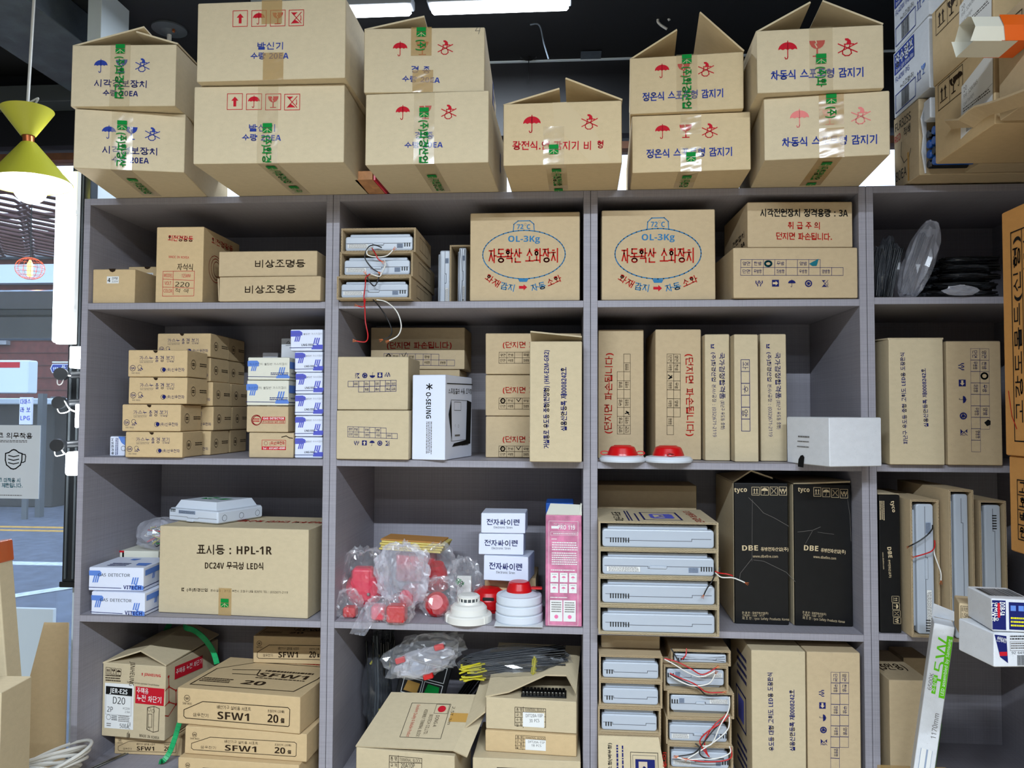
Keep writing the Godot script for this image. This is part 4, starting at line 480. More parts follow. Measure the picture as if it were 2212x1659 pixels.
	t = carton("tall_carton", "tall kraft carton with red sideways warning, second in third bay", "box", "cartons warning not to throw", Vector3(1.5909, 1.3681, -.22), 0, Vector3(.1215, .3455, .24), "kraft", ["F", ["t", "(던지면 파손됩니다)", 741, 812, 756, 178, 57.4, "dred", 2], ["o", 262, 809, 405, 740, "brown", 2.7], ["o", 261, 741, 404, 671, "brown", 2.7], ["o", 260, 672, 403, 603, "brown", 2.7], ["o", 259, 603, 402, 534, "brown", 2.7], ["o", 258, 535, 401, 465, "brown", 2.7], ["o", 257, 466, 400, 397, "brown", 2.7], ["o", 256, 398, 399, 328, "brown", 2.7], ["o", 255, 329, 398, 260, "brown", 2.7], ["o", 254, 260, 397, 191, "brown", 2.7], ["o", 406, 808, 549, 739, "brown", 2.7], ["o", 405, 740, 548, 670, "brown", 2.7], ["o", 404, 671, 547, 602, "brown", 2.7], ["o", 403, 603, 546, 533, "brown", 2.7], ["o", 402, 534, 545, 465, "brown", 2.7], ["o", 401, 465, 544, 396, "brown", 2.7], ["o", 400, 397, 543, 327, "brown", 2.7], ["t", "양면", 465, 800, 464, 749, 27.7, "brown", 1], ["t", "한방", 464, 731, 463, 679, 27.7, "brown", 1], ["t", "무방", 462, 592, 461, 541, 27.7, "brown", 1], ["t", "양방", 460, 454, 459, 403, 27.7, "brown", 1], ["t", "단면", 329, 800, 329, 749, 27.7, "brown", 1], ["t", "무방향", 328, 731, 328, 680, 27.7, "brown", 1], ["t", "좌방향", 326, 593, 326, 542, 27.7, "brown", 1], ["t", "우방향", 324, 455, 324, 404, 27.7, "brown", 1], ["t", "양방향", 322, 318, 322, 267, 27.7, "brown", 1], ["l", [289, 647, 362, 629, 297, 619, 362, 642], "black", 7.4]])
	t = carton("narrow_carton", "narrow kraft carton with navy sideways lettering, before the tick-box one", "box", "narrow cartons standing like books", Vector3(1.6869, 1.3681, -.205), 0, Vector3(.0654, .3298, .27), "kraft_grey", ["F", ["s", "klogo", 328, 901, 33.3, "navy"], ["t", "(주)화경산업", 349, 854, 367, 619, 33.3, "navy", 2], ["t", "본사/공장 : (032)671-2119", 367, 602, 392, 186, 31, "navy", 1], ["t", "국가검정합격품", 679, 852, 700, 484, 42.1, "navy", 2], ["t", "(피난구 유도등 중형)", 700, 473, 707, 246, 31, "navy", 1]])
	t = carton("narrow_carton", "narrow kraft carton with column of navy tick boxes", "box", "narrow cartons standing like books", Vector3(1.7515, 1.3681, -.165), 0, Vector3(.0613, .3248, .27), "kraft_grey", ["F", ["o", 290, 799, 633, 706, "navy", 4.4], ["t", "좌", 461, 786, 467, 720, 45.9, "navy", 1], ["o", 291, 706, 634, 613, "navy", 4.4], ["o", 292, 614, 635, 520, "navy", 4.4], ["t", "우", 447, 600, 453, 535, 45.9, "navy", 1], ["o", 293, 521, 636, 427, "navy", 4.4], ["o", 294, 428, 637, 334, "navy", 4.4], ["t", "양", 432, 414, 438, 349, 45.9, "navy", 1], ["o", 295, 335, 638, 241, "navy", 4.4]])
	t = carton("narrow_carton", "narrow kraft carton with navy sideways lettering, next to the white box", "box", "narrow cartons standing like books", Vector3(1.8297, 1.3681, -.205), 0, Vector3(.0685, .3298, .27), "kraft_grey", ["F", ["s", "klogo", 316, 901, 33, "navy"], ["t", "(주)화경산업", 336, 855, 356, 621, 33, "navy", 2], ["t", "본사/공장 : (032)671-2119", 355, 605, 384, 192, 30.8, "navy", 1], ["t", "국가검정합격품", 652, 854, 676, 489, 41.9, "navy", 2], ["t", "(피난구 유도등 중형)", 676, 478, 685, 252, 30.8, "navy", 1]])
	t = carton("white_box", "plain white box with thumb notch sticking out of third bay", "box", "", Vector3(1.9433, 1.3681, .0291), .318, Vector3(.1439, .1154, .165), "card_white", ["L", ["g", 293, 612, 574, 551, "grey", 1], ["g", 280, 502, 563, 457, "grey", 1], ["g", 267, 392, 550, 347, "grey", 1], ["q", [281, -61, 300, 97, 350, 178, 406, 197, 442, 153, 416, -68], "black"]])
	t = carton("tall_carton", "creased kraft carton with sideways navy lettering in narrow bay", "box", "tall cartons with sideways lettering", Vector3(2.1466, 1.3681, -.12), 0, Vector3(.131, .3084, .28), "kraft_grey", ["F", ["t", "피난구 유도등 중형 고휘도 LED용 도광판식", 285, 162, 253, 889, 34.6, "navy", 2], ["t", "실용신안등록 제0008242호", 660, 297, 629, 761, 34.6, "navy", 2]])
	mb = MB.new(); mb.slab([Vector3(-.0655, .3094, .138), Vector3(.0655, .3094, .138), Vector3(.0655, .3204, -.14), Vector3(-.0675, .3224, -.14)], .004); part(t, "lid_flap", mb, "kraft_grey")
	t = carton("tall_carton", "kraft carton with upright tick-box table beside creased one", "box", "cartons with tick-box tables", Vector3(2.2839, 1.3681, -.125), 0, Vector3(.1289, .302, .28), "kraft", ["F", ["o", 444, 938, 609, 844, "navy", 1.9], ["o", 442, 846, 607, 752, "navy", 1.9], ["o", 440, 754, 605, 660, "navy", 1.9], ["o", 438, 662, 603, 568, "navy", 1.9], ["o", 436, 570, 601, 476, "navy", 1.9], ["o", 435, 478, 599, 384, "navy", 1.9], ["o", 433, 386, 597, 292, "navy", 1.9], ["o", 431, 294, 595, 200, "navy", 1.9], ["o", 429, 202, 593, 108, "navy", 1.9], ["o", 610, 937, 775, 843, "navy", 1.9], ["o", 609, 844, 773, 751, "navy", 1.9], ["o", 607, 752, 771, 659, "navy", 1.9], ["o", 605, 660, 769, 567, "navy", 1.9], ["o", 603, 568, 767, 474, "navy", 1.9], ["o", 601, 476, 765, 382, "navy", 1.9], ["o", 599, 384, 763, 290, "navy", 1.9], ["t", "단면", 522, 925, 520, 860, 35.6, "navy", 1], ["t", "무방향", 523, 834, 522, 769, 35.6, "navy", 1], ["t", "좌방향", 528, 650, 527, 585, 35.6, "navy", 1], ["t", "우방향", 538, 464, 537, 399, 35.6, "navy", 1], ["t", "양방향", 548, 280, 547, 215, 35.6, "navy", 1], ["t", "양면", 690, 923, 689, 858, 35.6, "navy", 1], ["t", "한방", 688, 832, 687, 767, 35.6, "navy", 1], ["t", "무방", 688, 649, 686, 584, 35.6, "navy", 1], ["t", "양방", 691, 463, 689, 398, 35.6, "navy", 1], ["e", 686, 717, 55, 23, "teal", 12.4], ["q", [666, 342, 736, 368, 782, 356, 778, 325, 717, 314], "black"], ["s", "hands", 278, 792, 58.8, "navy", 270], ["s", "arrowbox", 282, 660, 58.8, "navy", 270], ["s", "umbrella", 287, 527, 58.8, "navy", 270], ["s", "cycle", 291, 395, 58.8, "navy", 270], ["s", "cross", 295, 263, 58.8, "navy", 270]])
	strobe_bases()

func shelf_three() -> void:
	var mb := MB.new()
	t = carton("carton", "big kraft indicator-lamp carton with brown lettering in first bay", "box", "", Vector3(.427, .9532, -.1336), -.0686, Vector3(.4204, .2308, .22), "kraft_grey", ["F", ["t", "표시등 : HPL-1R", 256, 735, 760, 753, 107.7, "brown", 2], ["t", "DC24V 무극성 LED식", 311, 558, 709, 571, 82.2, "brown", 2], ["s", "klogo", 170, 274, 39.7, "brown"], ["t", "(주)화경산업", 196, 272, 339, 280, 36.8, "brown", 2], ["t", "본사/공장 : 경기도 부천시 오정구 내동 83번지 TEL : (032)671-2119", 356, 276, 870, 288, 28.3, "brown", 1], "T", ["t", "취급주의 던지면 파손됩니다", 980, 550, 300, 520, 140, "dred", 2]])
	tape(t, Vector3(.4204, .2308, .22), "F", 455, 0, 310, .036, "tape_aged", .22)
	t = carton("detector_pack", "white gas detector pack with blue stripes, lower on third shelf", "box", "blue and white detector packs", Vector3(.1225, .9532, -.0722), -.0302, Vector3(.1511, .0607, .14), "card_snow", ["F", ["q", [6, 825, 205, 820, 233, 741, 218, 592, 7, 612], "lblue"], ["s", "tmark", 127, 563, 505.3, "lblue"], ["s", "lmark", 865, 294, 505.3, "lblue"], ["t", "GAS DETECTOR", 165, 644, 754, 636, 148.9, "black", 1], ["t", "VITECH", 633, 127, 961, 105, 191.5, "navy", 3], ["l", [-1, 106, 590, 72], "navy", 26.6], ["l", [979, 74, 1009, 75], "navy", 26.6], ["r", 775, 184, 998, 5, "lblue"], ["t", "VITECH", 633, 127, 961, 105, 191.5, "navy", 3], "R", ["q", [50, 850, 600, 880, 620, 650, 50, 620], "lblue"], ["s", "tmark", 350, 600, 400, "lblue"], ["t", "LNG", 680, 380, 980, 400, 100, "black", 1], ["l", [0, 150, 1000, 180], "navy", 30]])
	t = carton("detector_pack", "white gas detector pack with blue stripes, upper on third shelf", "box", "blue and white detector packs", Vector3(.1076, 1.0144, -.0791), .0286, Vector3(.1498, .0626, .14), "card_snow", ["F", ["q", [7, 845, 205, 842, 233, 765, 220, 619, 11, 638], "lblue"], ["s", "tmark", 131, 590, 491.8, "lblue"], ["s", "lmark", 866, 332, 491.8, "lblue"], ["t", "GAS DETECTOR", 168, 669, 752, 665, 145, "black", 1], ["t", "VITECH", 637, 168, 964, 149, 186.4, "navy", 3], ["l", [9, 145, 596, 115], "navy", 25.9], ["l", [982, 119, 1011, 120], "navy", 25.9], ["r", 778, 225, 1001, 52, "lblue"], ["t", "VITECH", 637, 168, 964, 149, 186.4, "navy", 3], "R", ["q", [50, 850, 600, 880, 620, 650, 50, 620], "lblue"], ["s", "tmark", 350, 600, 400, "lblue"], ["t", "LNG", 680, 380, 980, 400, 100, "black", 1], ["l", [0, 150, 1000, 180], "navy", 30], "T", ["g", 250, 400, 600, 100, "navy", 3], ["q", [700, 400, 950, 400, 950, 150, 750, 200], "lblue"], ["q", [400, 800, 550, 800, 500, 650, 380, 700], "lblue"]])
	t = carton("thin_box", "grey box lettered in italics behind the striped detector packs", "box", "", Vector3(.0773, .9532, -.23), 0, Vector3(.1171, .1369, .12), "card_cream", ["F", ["t", "FANTASIA", 138, 477, 660, 471, 265.6, "grey", 3], ["l", [102, 944, 102, 163], "black", 39.1], ["r", 5, 1000, 126, 961, "red"]])
	exit_light_on_carton()
	wire_bag()
	t = carton("carton", "plain kraft box under the lilac siren boxes", "box", "", Vector3(1.1432, .9532, -.24), 0, Vector3(.1432, .0858, .16), "kraft_warm")
	t = carton("siren_box", "lilac electronic siren box, lowest of three", "box", "lilac electronic siren boxes", Vector3(1.1411, 1.0395, -.1571), -.1219, Vector3(.1234, .0677, .1), "card_snow", ["F", ["t", "전자싸이렌", 127, 581, 867, 581, 262.8, "navy", 2], ["t", "Electronic Siren", 285, 347, 705, 347, 114.3, "black", 1]])
	t = carton("siren_box", "lilac electronic siren box, middle of three", "box", "lilac electronic siren boxes", Vector3(1.1215, 1.1078, -.165), 0, Vector3(.1233, .0571, .1), "card_snow", ["F", ["t", "전자싸이렌", 130, 559, 870, 559, 278.8, "navy", 2], ["t", "Electronic Siren", 290, 316, 710, 316, 121.2, "black", 1]])
	t = carton("siren_box", "lilac electronic siren box, topmost of three", "box", "lilac electronic siren boxes", Vector3(1.127, 1.1653, -.165), 0, Vector3(.1221, .0552, .1), "card_snow", ["F", ["t", "전자싸이렌", 128, 546, 867, 546, 287.5, "navy", 2], ["t", "Electronic Siren", 286, 297, 706, 297, 125, "black", 1]])
	t = carton("blue_box", "blue box peeking out behind the pink extinguisher box", "box", "", Vector3(1.2789, .9532, -.135), 0, Vector3(.0757, .3, .1), "card_blue")
	t = carton("pink_box", "pink extinguisher box with opened white top flap", "box", "", Vector3(1.29, .9532, -.0375), 0, Vector3(.0929, .2799, .075), "card_pink", ["F", ["o", 94, 941, 888, 12, "paper", 2.4], ["t", "PRO 119", 333, 888, 807, 886, 44.7, "paper", 3], ["r", 163, 898, 365, 874, "paper"], ["t", "한국형 가정용 간이소화용구", 222, 914, 802, 912, 18.8, "paper", 0], ["o", 144, 844, 878, 815, "paper", 2.4], ["g", 218, 836, 853, 822, "paper", 1], ["g", 167, 788, 312, 773, "paper", 1], ["g", 182, 759, 871, 676, "paper", 4], ["g", 177, 665, 865, 547, "paper", 6], ["g", 154, 512, 830, 494, "paper", 1], ["r", 146, 479, 355, 396, "paper"], ["s", "umbrella", 250, 434, 35.3, "rose"], ["g", 184, 469, 322, 462, "grey", 1], ["r", 397, 479, 606, 396, "paper"], ["s", "umbrella", 502, 434, 35.3, "rose"], ["g", 436, 469, 574, 462, "grey", 1], ["r", 649, 479, 858, 396, "paper"], ["s", "umbrella", 753, 434, 35.3, "rose"], ["g", 687, 469, 826, 462, "grey", 1], ["r", 141, 382, 350, 300, "paper"], ["s", "umbrella", 245, 338, 35.3, "rose"], ["g", 179, 373, 318, 366, "grey", 1], ["r", 393, 382, 602, 300, "paper"], ["s", "umbrella", 497, 338, 35.3, "rose"], ["g", 431, 373, 569, 366, "grey", 1], ["r", 644, 382, 853, 300, "paper"], ["s", "umbrella", 749, 338, 35.3, "rose"], ["g", 683, 373, 821, 366, "grey", 1], ["g", 142, 267, 593, 251, "paper", 1], ["r", 134, 235, 467, 47, "paper"], ["g", 172, 224, 435, 124, "grey", 5], ["s", "disc", 304, 88, 35.3, "rose"], ["r", 495, 235, 828, 47, "paper"], ["g", 533, 224, 796, 124, "grey", 5], ["s", "disc", 666, 88, 35.3, "rose"]])
	mb = MB.new(); mb.slab([Vector3(-.0445, .2799, .0365), Vector3(.0455, .2799, .0365), Vector3(.0465, .3019, .0075), Vector3(-.0345, .3039, .0037)], .004); part(t, "top_flap", mb, "card_cream")
	mb = MB.new(); mb.slab([Vector3(.0435, .2799, .0355), Vector3(.0435, .2799, -.0375), Vector3(.0465, .2999, -.0187), Vector3(.0465, .3059, .015)], .004); part(t, "side_flap", mb, "card_cream")
	alarm_devices()
	t = sleeve("open_carton", "open kraft sleeve, lowest of four in third bay", "open sleeves of exit lights in third bay", Vector3(1.5198, .9532, -.0725), 0, Vector3(.2887, .0685, .255), "kraft_grey")
	t = fixture("white exit light in the lowest sleeve of third bay", "exit lights stacked in third bay", Vector3(1.5198, .9578, -.0658), 0, Vector3(.2707, .0541, .2295), "plain", 8, 1, 0)
	t = sleeve("open_carton", "open kraft sleeve, second up of four in third bay", "open sleeves of exit lights in third bay", Vector3(1.5199, 1.0222, -.0725), 0, Vector3(.2891, .0685, .255), "kraft_grey")
	t = fixture("white exit light in the second up sleeve of third bay", "exit lights stacked in third bay", Vector3(1.5199, 1.0268, -.0658), 0, Vector3(.2711, .0541, .2295), "plain", 8, 1, 0)
	t = sleeve("open_carton", "open kraft sleeve, third up of four in third bay", "open sleeves of exit lights in third bay", Vector3(1.5196, 1.0912, -.0725), 0, Vector3(.2873, .066, .255), "kraft_grey")
	t = fixture("white exit light in the third up sleeve of third bay", "exit lights stacked in third bay", Vector3(1.5196, 1.0958, -.0658), 0, Vector3(.2693, .0518, .2295), "latch", 8, 1, 0)
	wire(t, [Vector3(.1369, .0125, .1148), Vector3(.1457, .011, .1268), Vector3(.1615, .0107, .1348), Vector3(.174, .0068, .1348)], "wire_red", .0016, false)
	wire(t, [Vector3(.1369, .0093, .1148), Vector3(.1488, .0014, .1268), Vector3(.1724, .0024, .1348), Vector3(.1881, -.0024, .1348), Vector3(.2022, -.0084, .1348)], "wire_white")
	wire(t, [Vector3(.1369, .0076, .1148), Vector3(.1255, -.0079, .1328), Vector3(.114, -.0236, .1348), Vector3(.106, -.0397, .1348)], "wire_black")
	t = sleeve("open_carton", "open kraft sleeve, topmost of four in third bay", "open sleeves of exit lights in third bay", Vector3(1.5196, 1.1577, -.0725), 0, Vector3(.288, .068, .255), "kraft_grey", ["T", ["o", 400, 700, 720, 150, "navy", 20], ["r", 480, 580, 660, 250, "violet"], ["s", "runner", 570, 420, 260, "violet"], ["t", "던지면 파손됩니다", 860, 20, 840, 850, 80, "dred", 2], ["t", "피난구 유도등", 180, 50, 180, 700, 90, "black", 2], ["g", 250, 800, 300, 50, "navy", 2, 1], ["g", 330, 600, 360, 50, "navy", 1, 1]])
	t = fixture("white exit light in the topmost sleeve of third bay", "exit lights stacked in third bay", Vector3(1.5196, 1.1623, -.0658), 0, Vector3(.27, .0536, .2295), "plain", 8, 1, 0)
	t = carton("carton", "kraft carton with faint black lettering at back of third bay", "box", "", Vector3(1.5227, .9532, -.305), 0, Vector3(.2776, .3351, .13), "kraft", ["F", ["t", "형", 175, 494, 175, 698, 203.4, "black", 2], ["t", "0분용", 242, 445, 242, 665, 94.9, "black", 2]])
	t = carton("lamp_carton", "creased black lamp carton with torn kraft top, beside open sleeves", "box", "black lamp cartons with cream lettering", Vector3(1.7985, .9532, -.2003), -.0269, Vector3(.1363, .3603, .27), "card_black", ["F", ["t", "tyco", 3, 947, 246, 951, 37.9, "cream", 3], ["o", 330, 968, 470, 911, "cream", 2.8], ["s", "ups", 400, 940, 45.5, "cream"], ["o", 497, 970, 636, 912, "cream", 2.8], ["s", "umbrella", 567, 942, 45.5, "cream"], ["o", 664, 971, 803, 913, "cream", 2.8], ["s", "glassx", 733, 943, 45.5, "cream"], ["o", 830, 972, 969, 914, "cream", 2.8], ["s", "hands", 900, 944, 45.5, "cream"], ["t", "DBE", 130, 536, 446, 539, 43.6, "cream", 3], ["t", "동방전자산업(주)", 486, 530, 992, 533, 26.5, "cream", 2], ["t", "www.dbefire.com", 338, 479, 803, 481, 20.9, "cream", 1], ["t", "판 매 원 : 동방전자산업(주)", 135, 79, 614, 80, 17.1, "cream", 1], ["t", "고객센터 : 1588 - 9117", 135, 60, 541, 62, 15.2, "cream", 1], ["t", "제 조 원 : tyco Safety Products Korea", 135, 41, 992, 42, 19, "cream", 1], ["l", [270, 893, 432, 833, 541, 786, 730, 754, 1000, 695], "grey", 2.8], ["l", [324, 462, 108, 356, 95, 318], "grey", 2.8], ["l", [351, 453, 541, 445, 946, 372, 1108, 307], "grey", 2.8], ["l", [338, 879, 324, 443], "grey", 1.9], "L", ["r", 580, 620, 960, 300, "black"], ["t", "DBE", 640, 480, 920, 500, 120, "cream", 3], ["t", "LED 유도등", 450, 780, 920, 800, 90, "black", 2], ["t", "Light", 700, 180, 920, 180, 60, "black", 2], ["l", [600, 250, 960, 270], "cream", 10]])
	mb = MB.new(); mb.box(Vector3(-.0694, .001, -.135), Vector3(-.0682, .3583, .131), .0005); part(t, "side_liner", mb, "kraft_grey")
	mb = MB.new(); mb.slab([Vector3(-.0682, .3613, .125), Vector3(-.0182, .3903, .105), Vector3(.0341, .3723, .115), Vector3(.0273, .3623, -.135), Vector3(-.0682, .3623, -.135)], .004); part(t, "torn_lid", mb, "kraft_grey")
	t = carton("lamp_carton", "upright black lamp carton with cream lettering at end of third bay", "box", "black lamp cartons with cream lettering", Vector3(1.9466, .9532, -.1978), .0086, Vector3(.145, .3589, .27), "card_black", ["F", ["t", "tyco", 75, 962, 281, 959, 37.7, "cream", 3], ["o", 348, 975, 472, 913, "cream", 2.8], ["s", "ups", 410, 945, 45.3, "cream"], ["o", 501, 971, 625, 910, "cream", 2.8], ["s", "umbrella", 563, 941, 45.3, "cream"], ["o", 653, 968, 778, 906, "cream", 2.8], ["s", "glassx", 715, 938, 45.3, "cream"], ["o", 806, 964, 930, 903, "cream", 2.8], ["s", "hands", 868, 934, 45.3, "cream"], ["t", "DBE", 158, 550, 425, 545, 43.4, "cream", 3], ["t", "동방전자산업(주)", 459, 534, 885, 523, 26.4, "cream", 2], ["t", "www.dbefire.com", 330, 488, 722, 477, 20.7, "cream", 1], ["t", "판 매 원 : 동방전자산업(주)", 136, 96, 539, 84, 17, "cream", 1], ["t", "고객센터 : 1588 - 9117", 135, 77, 477, 68, 15.1, "cream", 1], ["t", "제 조 원 : tyco Safety Products Korea", 134, 58, 856, 35, 18.9, "cream", 1], ["l", [67, 659, 318, 672, 457, 697], "grey", 2.8], ["l", [318, 667, 199, 580], "grey", 1.9], ["l", [409, 660, 682, 646], "grey", 1.9], ["l", [925, 893, 964, 779, 976, 600], "grey", 1.9]])
	mb = MB.new(); mb.slab([Vector3(-.0705, .3599, .131), Vector3(.0705, .3669, .131), Vector3(.0705, .3609, -.135), Vector3(-.0705, .3609, -.135)], .004); part(t, "lid_flap", mb, "kraft_grey")
	mb = MB.new(); mb.box(Vector3(-.0737, .001, -.135), Vector3(-.0725, .3569, .132), .0005); part(t, "side_liner", mb, "kraft_grey")
	t = carton("lamp_carton", "slim black lamp carton on end with sideways cream lettering", "box", "black lamp cartons with cream lettering", Vector3(2.0865, .9577, -.13), 0, Vector3(.0515, .3358, .26), "card_black", ["F", ["t", "tyco", 653, 956, 723, 871, 29.8, "cream", 3], ["g", 31, 954, 288, 813, "cream", 3, 1], ["t", "DBE", 463, 624, 521, 539, 32.6, "cream", 3], ["t", "동방전자산업(주)", 446, 530, 496, 399, 17, "cream", 2], ["t", "www.dbefire.com", 173, 582, 207, 458, 11.3, "cream", 1], ["o", 557, 266, 888, 222, "cream", 2.1], ["s", "ups", 722, 244, 34, "cream", 270], ["o", 576, 215, 907, 171, "cream", 2.1], ["s", "umbrella", 741, 193, 34, "cream", 270], ["o", 595, 164, 926, 120, "cream", 2.1], ["s", "glassx", 760, 142, 34, "cream", 270], ["o", 614, 113, 945, 69, "cream", 2.1], ["s", "hands", 779, 91, 34, "cream", 270]])
	mb = MB.new(); mb.box(Vector3(-.0247, .3358, -.13), Vector3(.0247, .3373, .126), .0005); part(t, "top_liner", mb, "kraft_grey")
	t = sleeve("open_carton", "open carton on end with exit light and cut wires, beside slim black carton", "open cartons on end holding exit lights", Vector3(2.156, .9577, -.11), 0, Vector3(.0662, .3272, .28), "kraft", [], 0)
	t = fixture("white exit light on end with black, red and white wires", "exit lights on end in narrow bay", Vector3(2.1799, 1.1188, -.102), 0, Vector3(.3112, .0498, .252), "latch", 5, -1, 1.5708)
	wire(t, [Vector3(.1047, .0031, .126), Vector3(.0974, .0096, .138), Vector3(.0849, .024, .146), Vector3(.0711, .0417, .146), Vector3(.0607, .0593, .146), Vector3(.0577, .0724, .156)], "wire_black")
	wire(t, [Vector3(.0685, -.0014, .126), Vector3(.0569, .0044, .138), Vector3(.0468, .0148, .146), Vector3(.0387, .0334, .146), Vector3(.0327, .0532, .146)], "wire_red")
	wire(t, [Vector3(.0503, .0004, .126), Vector3(.0371, .0061, .141), Vector3(.0157, .0011, .146), Vector3(-.0043, -.0051, .146), Vector3(-.0222, -.0052, .146)], "wire_white")
	t = sleeve("open_carton", "open carton on end with plain exit light, tallest of three", "open cartons on end holding exit lights", Vector3(2.2263, .9577, -.08), 0, Vector3(.0561, .355, .28), "kraft", [], 0)
	t = fixture("plain white exit light on end in tallest open carton", "exit lights on end in narrow bay", Vector3(2.2452, 1.1327, -.072), 0, Vector3(.339, .0397, .252), "plain", 0, 1, 1.5708)
	t = sleeve("open_carton", "open carton on end with vented exit light, beside brown mould box", "open cartons on end holding exit lights", Vector3(2.3132, .9577, -.1), 0, Vector3(.062, .3271, .26), "kraft", [], 0)
	t = fixture("white exit light with vents on end in last open carton", "exit lights on end in narrow bay", Vector3(2.335, 1.1187, -.093), 0, Vector3(.3111, .0456, .234), "plain", 6, -1, 1.5708)

func shelf_four() -> void:
	var mb := MB.new()
	t = carton("flat_carton", "SFW1 carton, lowest of the front stack", "box", "kraft support-bracket cartons lettered SFW1", Vector3(.48, .5406, -.0947), -.0615, Vector3(.3253, .0685, .27), "kraft_warm", SFW)
	t = carton("flat_carton", "SFW1 carton, second up in the front stack", "box", "kraft support-bracket cartons lettered SFW1", Vector3(.4906, .6091, -.1062), -.0676, Vector3(.3313, .0703, .26), "kraft_warm", SFW)
	t = carton("flat_carton", "SFW1 carton with its lid showing, third up in the front stack", "box", "kraft support-bracket cartons lettered SFW1", Vector3(.474, .6799, -.1042), -.1161, Vector3(.3453, .0933, .25), "kraft_warm", SFW)
	t = carton("flat_carton", "SFW1 carton set back on top of the stack", "box", "kraft support-bracket cartons lettered SFW1", Vector3(.5157, .7737, -.26), 0, Vector3(.222, .0782, .12), "kraft_warm", SFW)
	t = carton("flat_carton", "SFW1 carton under the breaker carton", "box", "kraft support-bracket cartons lettered SFW1", Vector3(.1453, .5406, -.22), 0, Vector3(.1943, .054, .2), "kraft_warm", SFW)
	t = carton("carton", "breaker carton with red bands and white label, bulging top", "box", "", Vector3(.1276, .5951, -.2244), -.0987, Vector3(.1933, .2004, .26), "kraft_grey", ["F", ["o", 57, 933, 127, 848, "brown", 5.5], ["s", "ups", 92, 890, 61.8, "brown"], ["o", 142, 929, 212, 843, "brown", 5.5], ["s", "glass", 177, 885, 61.8, "brown"], ["o", 227, 924, 297, 838, "brown", 5.5], ["s", "umbrella", 262, 880, 61.8, "brown"], ["g", 53, 843, 295, 744, "brown", 3], ["s", "up", 634, 875, 47.2, "red"], ["t", "JINHEUNG", 665, 876, 924, 870, 43.6, "red", 2], ["t", "Residual Current operated Circuit-Breaker", 397, 757, 906, 740, 25.4, "brown", 1], ["q", [48, 725, 507, 727, 510, 118, 57, 115], "paper"], ["q", [65, 682, 483, 674, 482, 565, 64, 573], "black"], ["t", "JER-E2S", 133, 629, 410, 621, 76.3, "paper", 2], ["t", "D20", 169, 500, 379, 496, 109, "black", 1], ["t", "2P", 89, 373, 189, 371, 83.6, "black", 1], ["t", "AC220V", 339, 400, 453, 397, 32.7, "black", 1], ["t", "2.5kA", 374, 354, 455, 352, 32.7, "black", 1], ["o", 68, 573, 472, 302, "grey", 3.6], ["s", "ring", 118, 263, 69, "black"], ["g", 166, 296, 255, 222, "black", 3], ["g", 272, 303, 449, 212, "grey", 4], ["g", 89, 191, 159, 137, "grey", 2], ["t", "50EA", 295, 162, 447, 161, 65.4, "black", 1], ["q", [534, 707, 984, 699, 978, 470, 534, 480], "red"], ["t", "주택용", 552, 652, 741, 650, 79.9, "white", 1], ["t", "누전 차단기", 556, 555, 948, 545, 87.2, "white", 1], ["t", "MADE IN KOREA", 610, 54, 920, 41, 43.6, "brown", 1], ["l", [727, 433, 830, 455, 912, 432, 905, 132, 825, 110, 724, 142, 727, 433], "brown", 7.3], ["o", 742, 350, 800, 175, "brown", 5.5], ["l", [830, 455, 825, 110], "brown", 5.5], ["s", "ring", 757, 410, 47.2, "brown"], ["s", "ring", 816, 392, 47.2, "brown"], ["s", "ring", 751, 150, 40, "brown"], ["t", "JINHEUNG", 486, 1028, 469, 702, 79.9, "brown", 1], ["t", "진흥", 446, 230, 436, -24, 47.2, "brown", 1], "R", ["q", [152, 932, 670, 882, 674, 700, 151, 754], "red"], ["t", "주택용 누전 차단기", 172, 846, 667, 806, 75.2, "white", 1], ["l", [45, 843, 53, 703, 181, 595, 185, 405, 59, 495, 53, 703], "dred", 12], ["l", [185, 405, 57, 308, 0, 342], "dred", 12], ["l", [53, 703, -5, 678], "dred", 12], ["l", [59, 495, -6, 473], "dred", 12], ["s", "disc", 45, 843, 37.6, "dred"], ["s", "disc", 53, 703, 37.6, "dred"], ["s", "disc", 181, 595, 37.6, "dred"], ["s", "disc", 185, 405, 37.6, "dred"], ["s", "disc", 59, 495, 37.6, "dred"]])
	mb = MB.new(); mb.slab([Vector3(-.0966, .2004, .13), Vector3(0, .2304, .104), Vector3(.0048, .2454, -.13), Vector3(-.0966, .2124, -.13)], .004); part(t, "flap", mb, "kraft_grey")
	mb = MB.new(); mb.slab([Vector3(.0966, .2004, .13), Vector3(0, .2264, .104), Vector3(.0048, .2404, -.13), Vector3(.0966, .2104, -.13)], .004); part(t, "flap", mb, "kraft_grey")
	green_strap()
	t = carton("flat_carton", "terminal block carton, lowest of three at bay side", "box", "terminal block cartons", Vector3(1.2, .5406, -.07), 0, Vector3(.2665, .0996, .22), "kraft_grey", ["F", ["o", 231, 774, 757, -213, "brown", 16.7], ["t", "TERMINAL BLOCK", 410, 701, 751, 724, 108.3, "brown", 1], ["t", "품 명", 254, 685, 370, 697, 108.3, "brown", 2]])
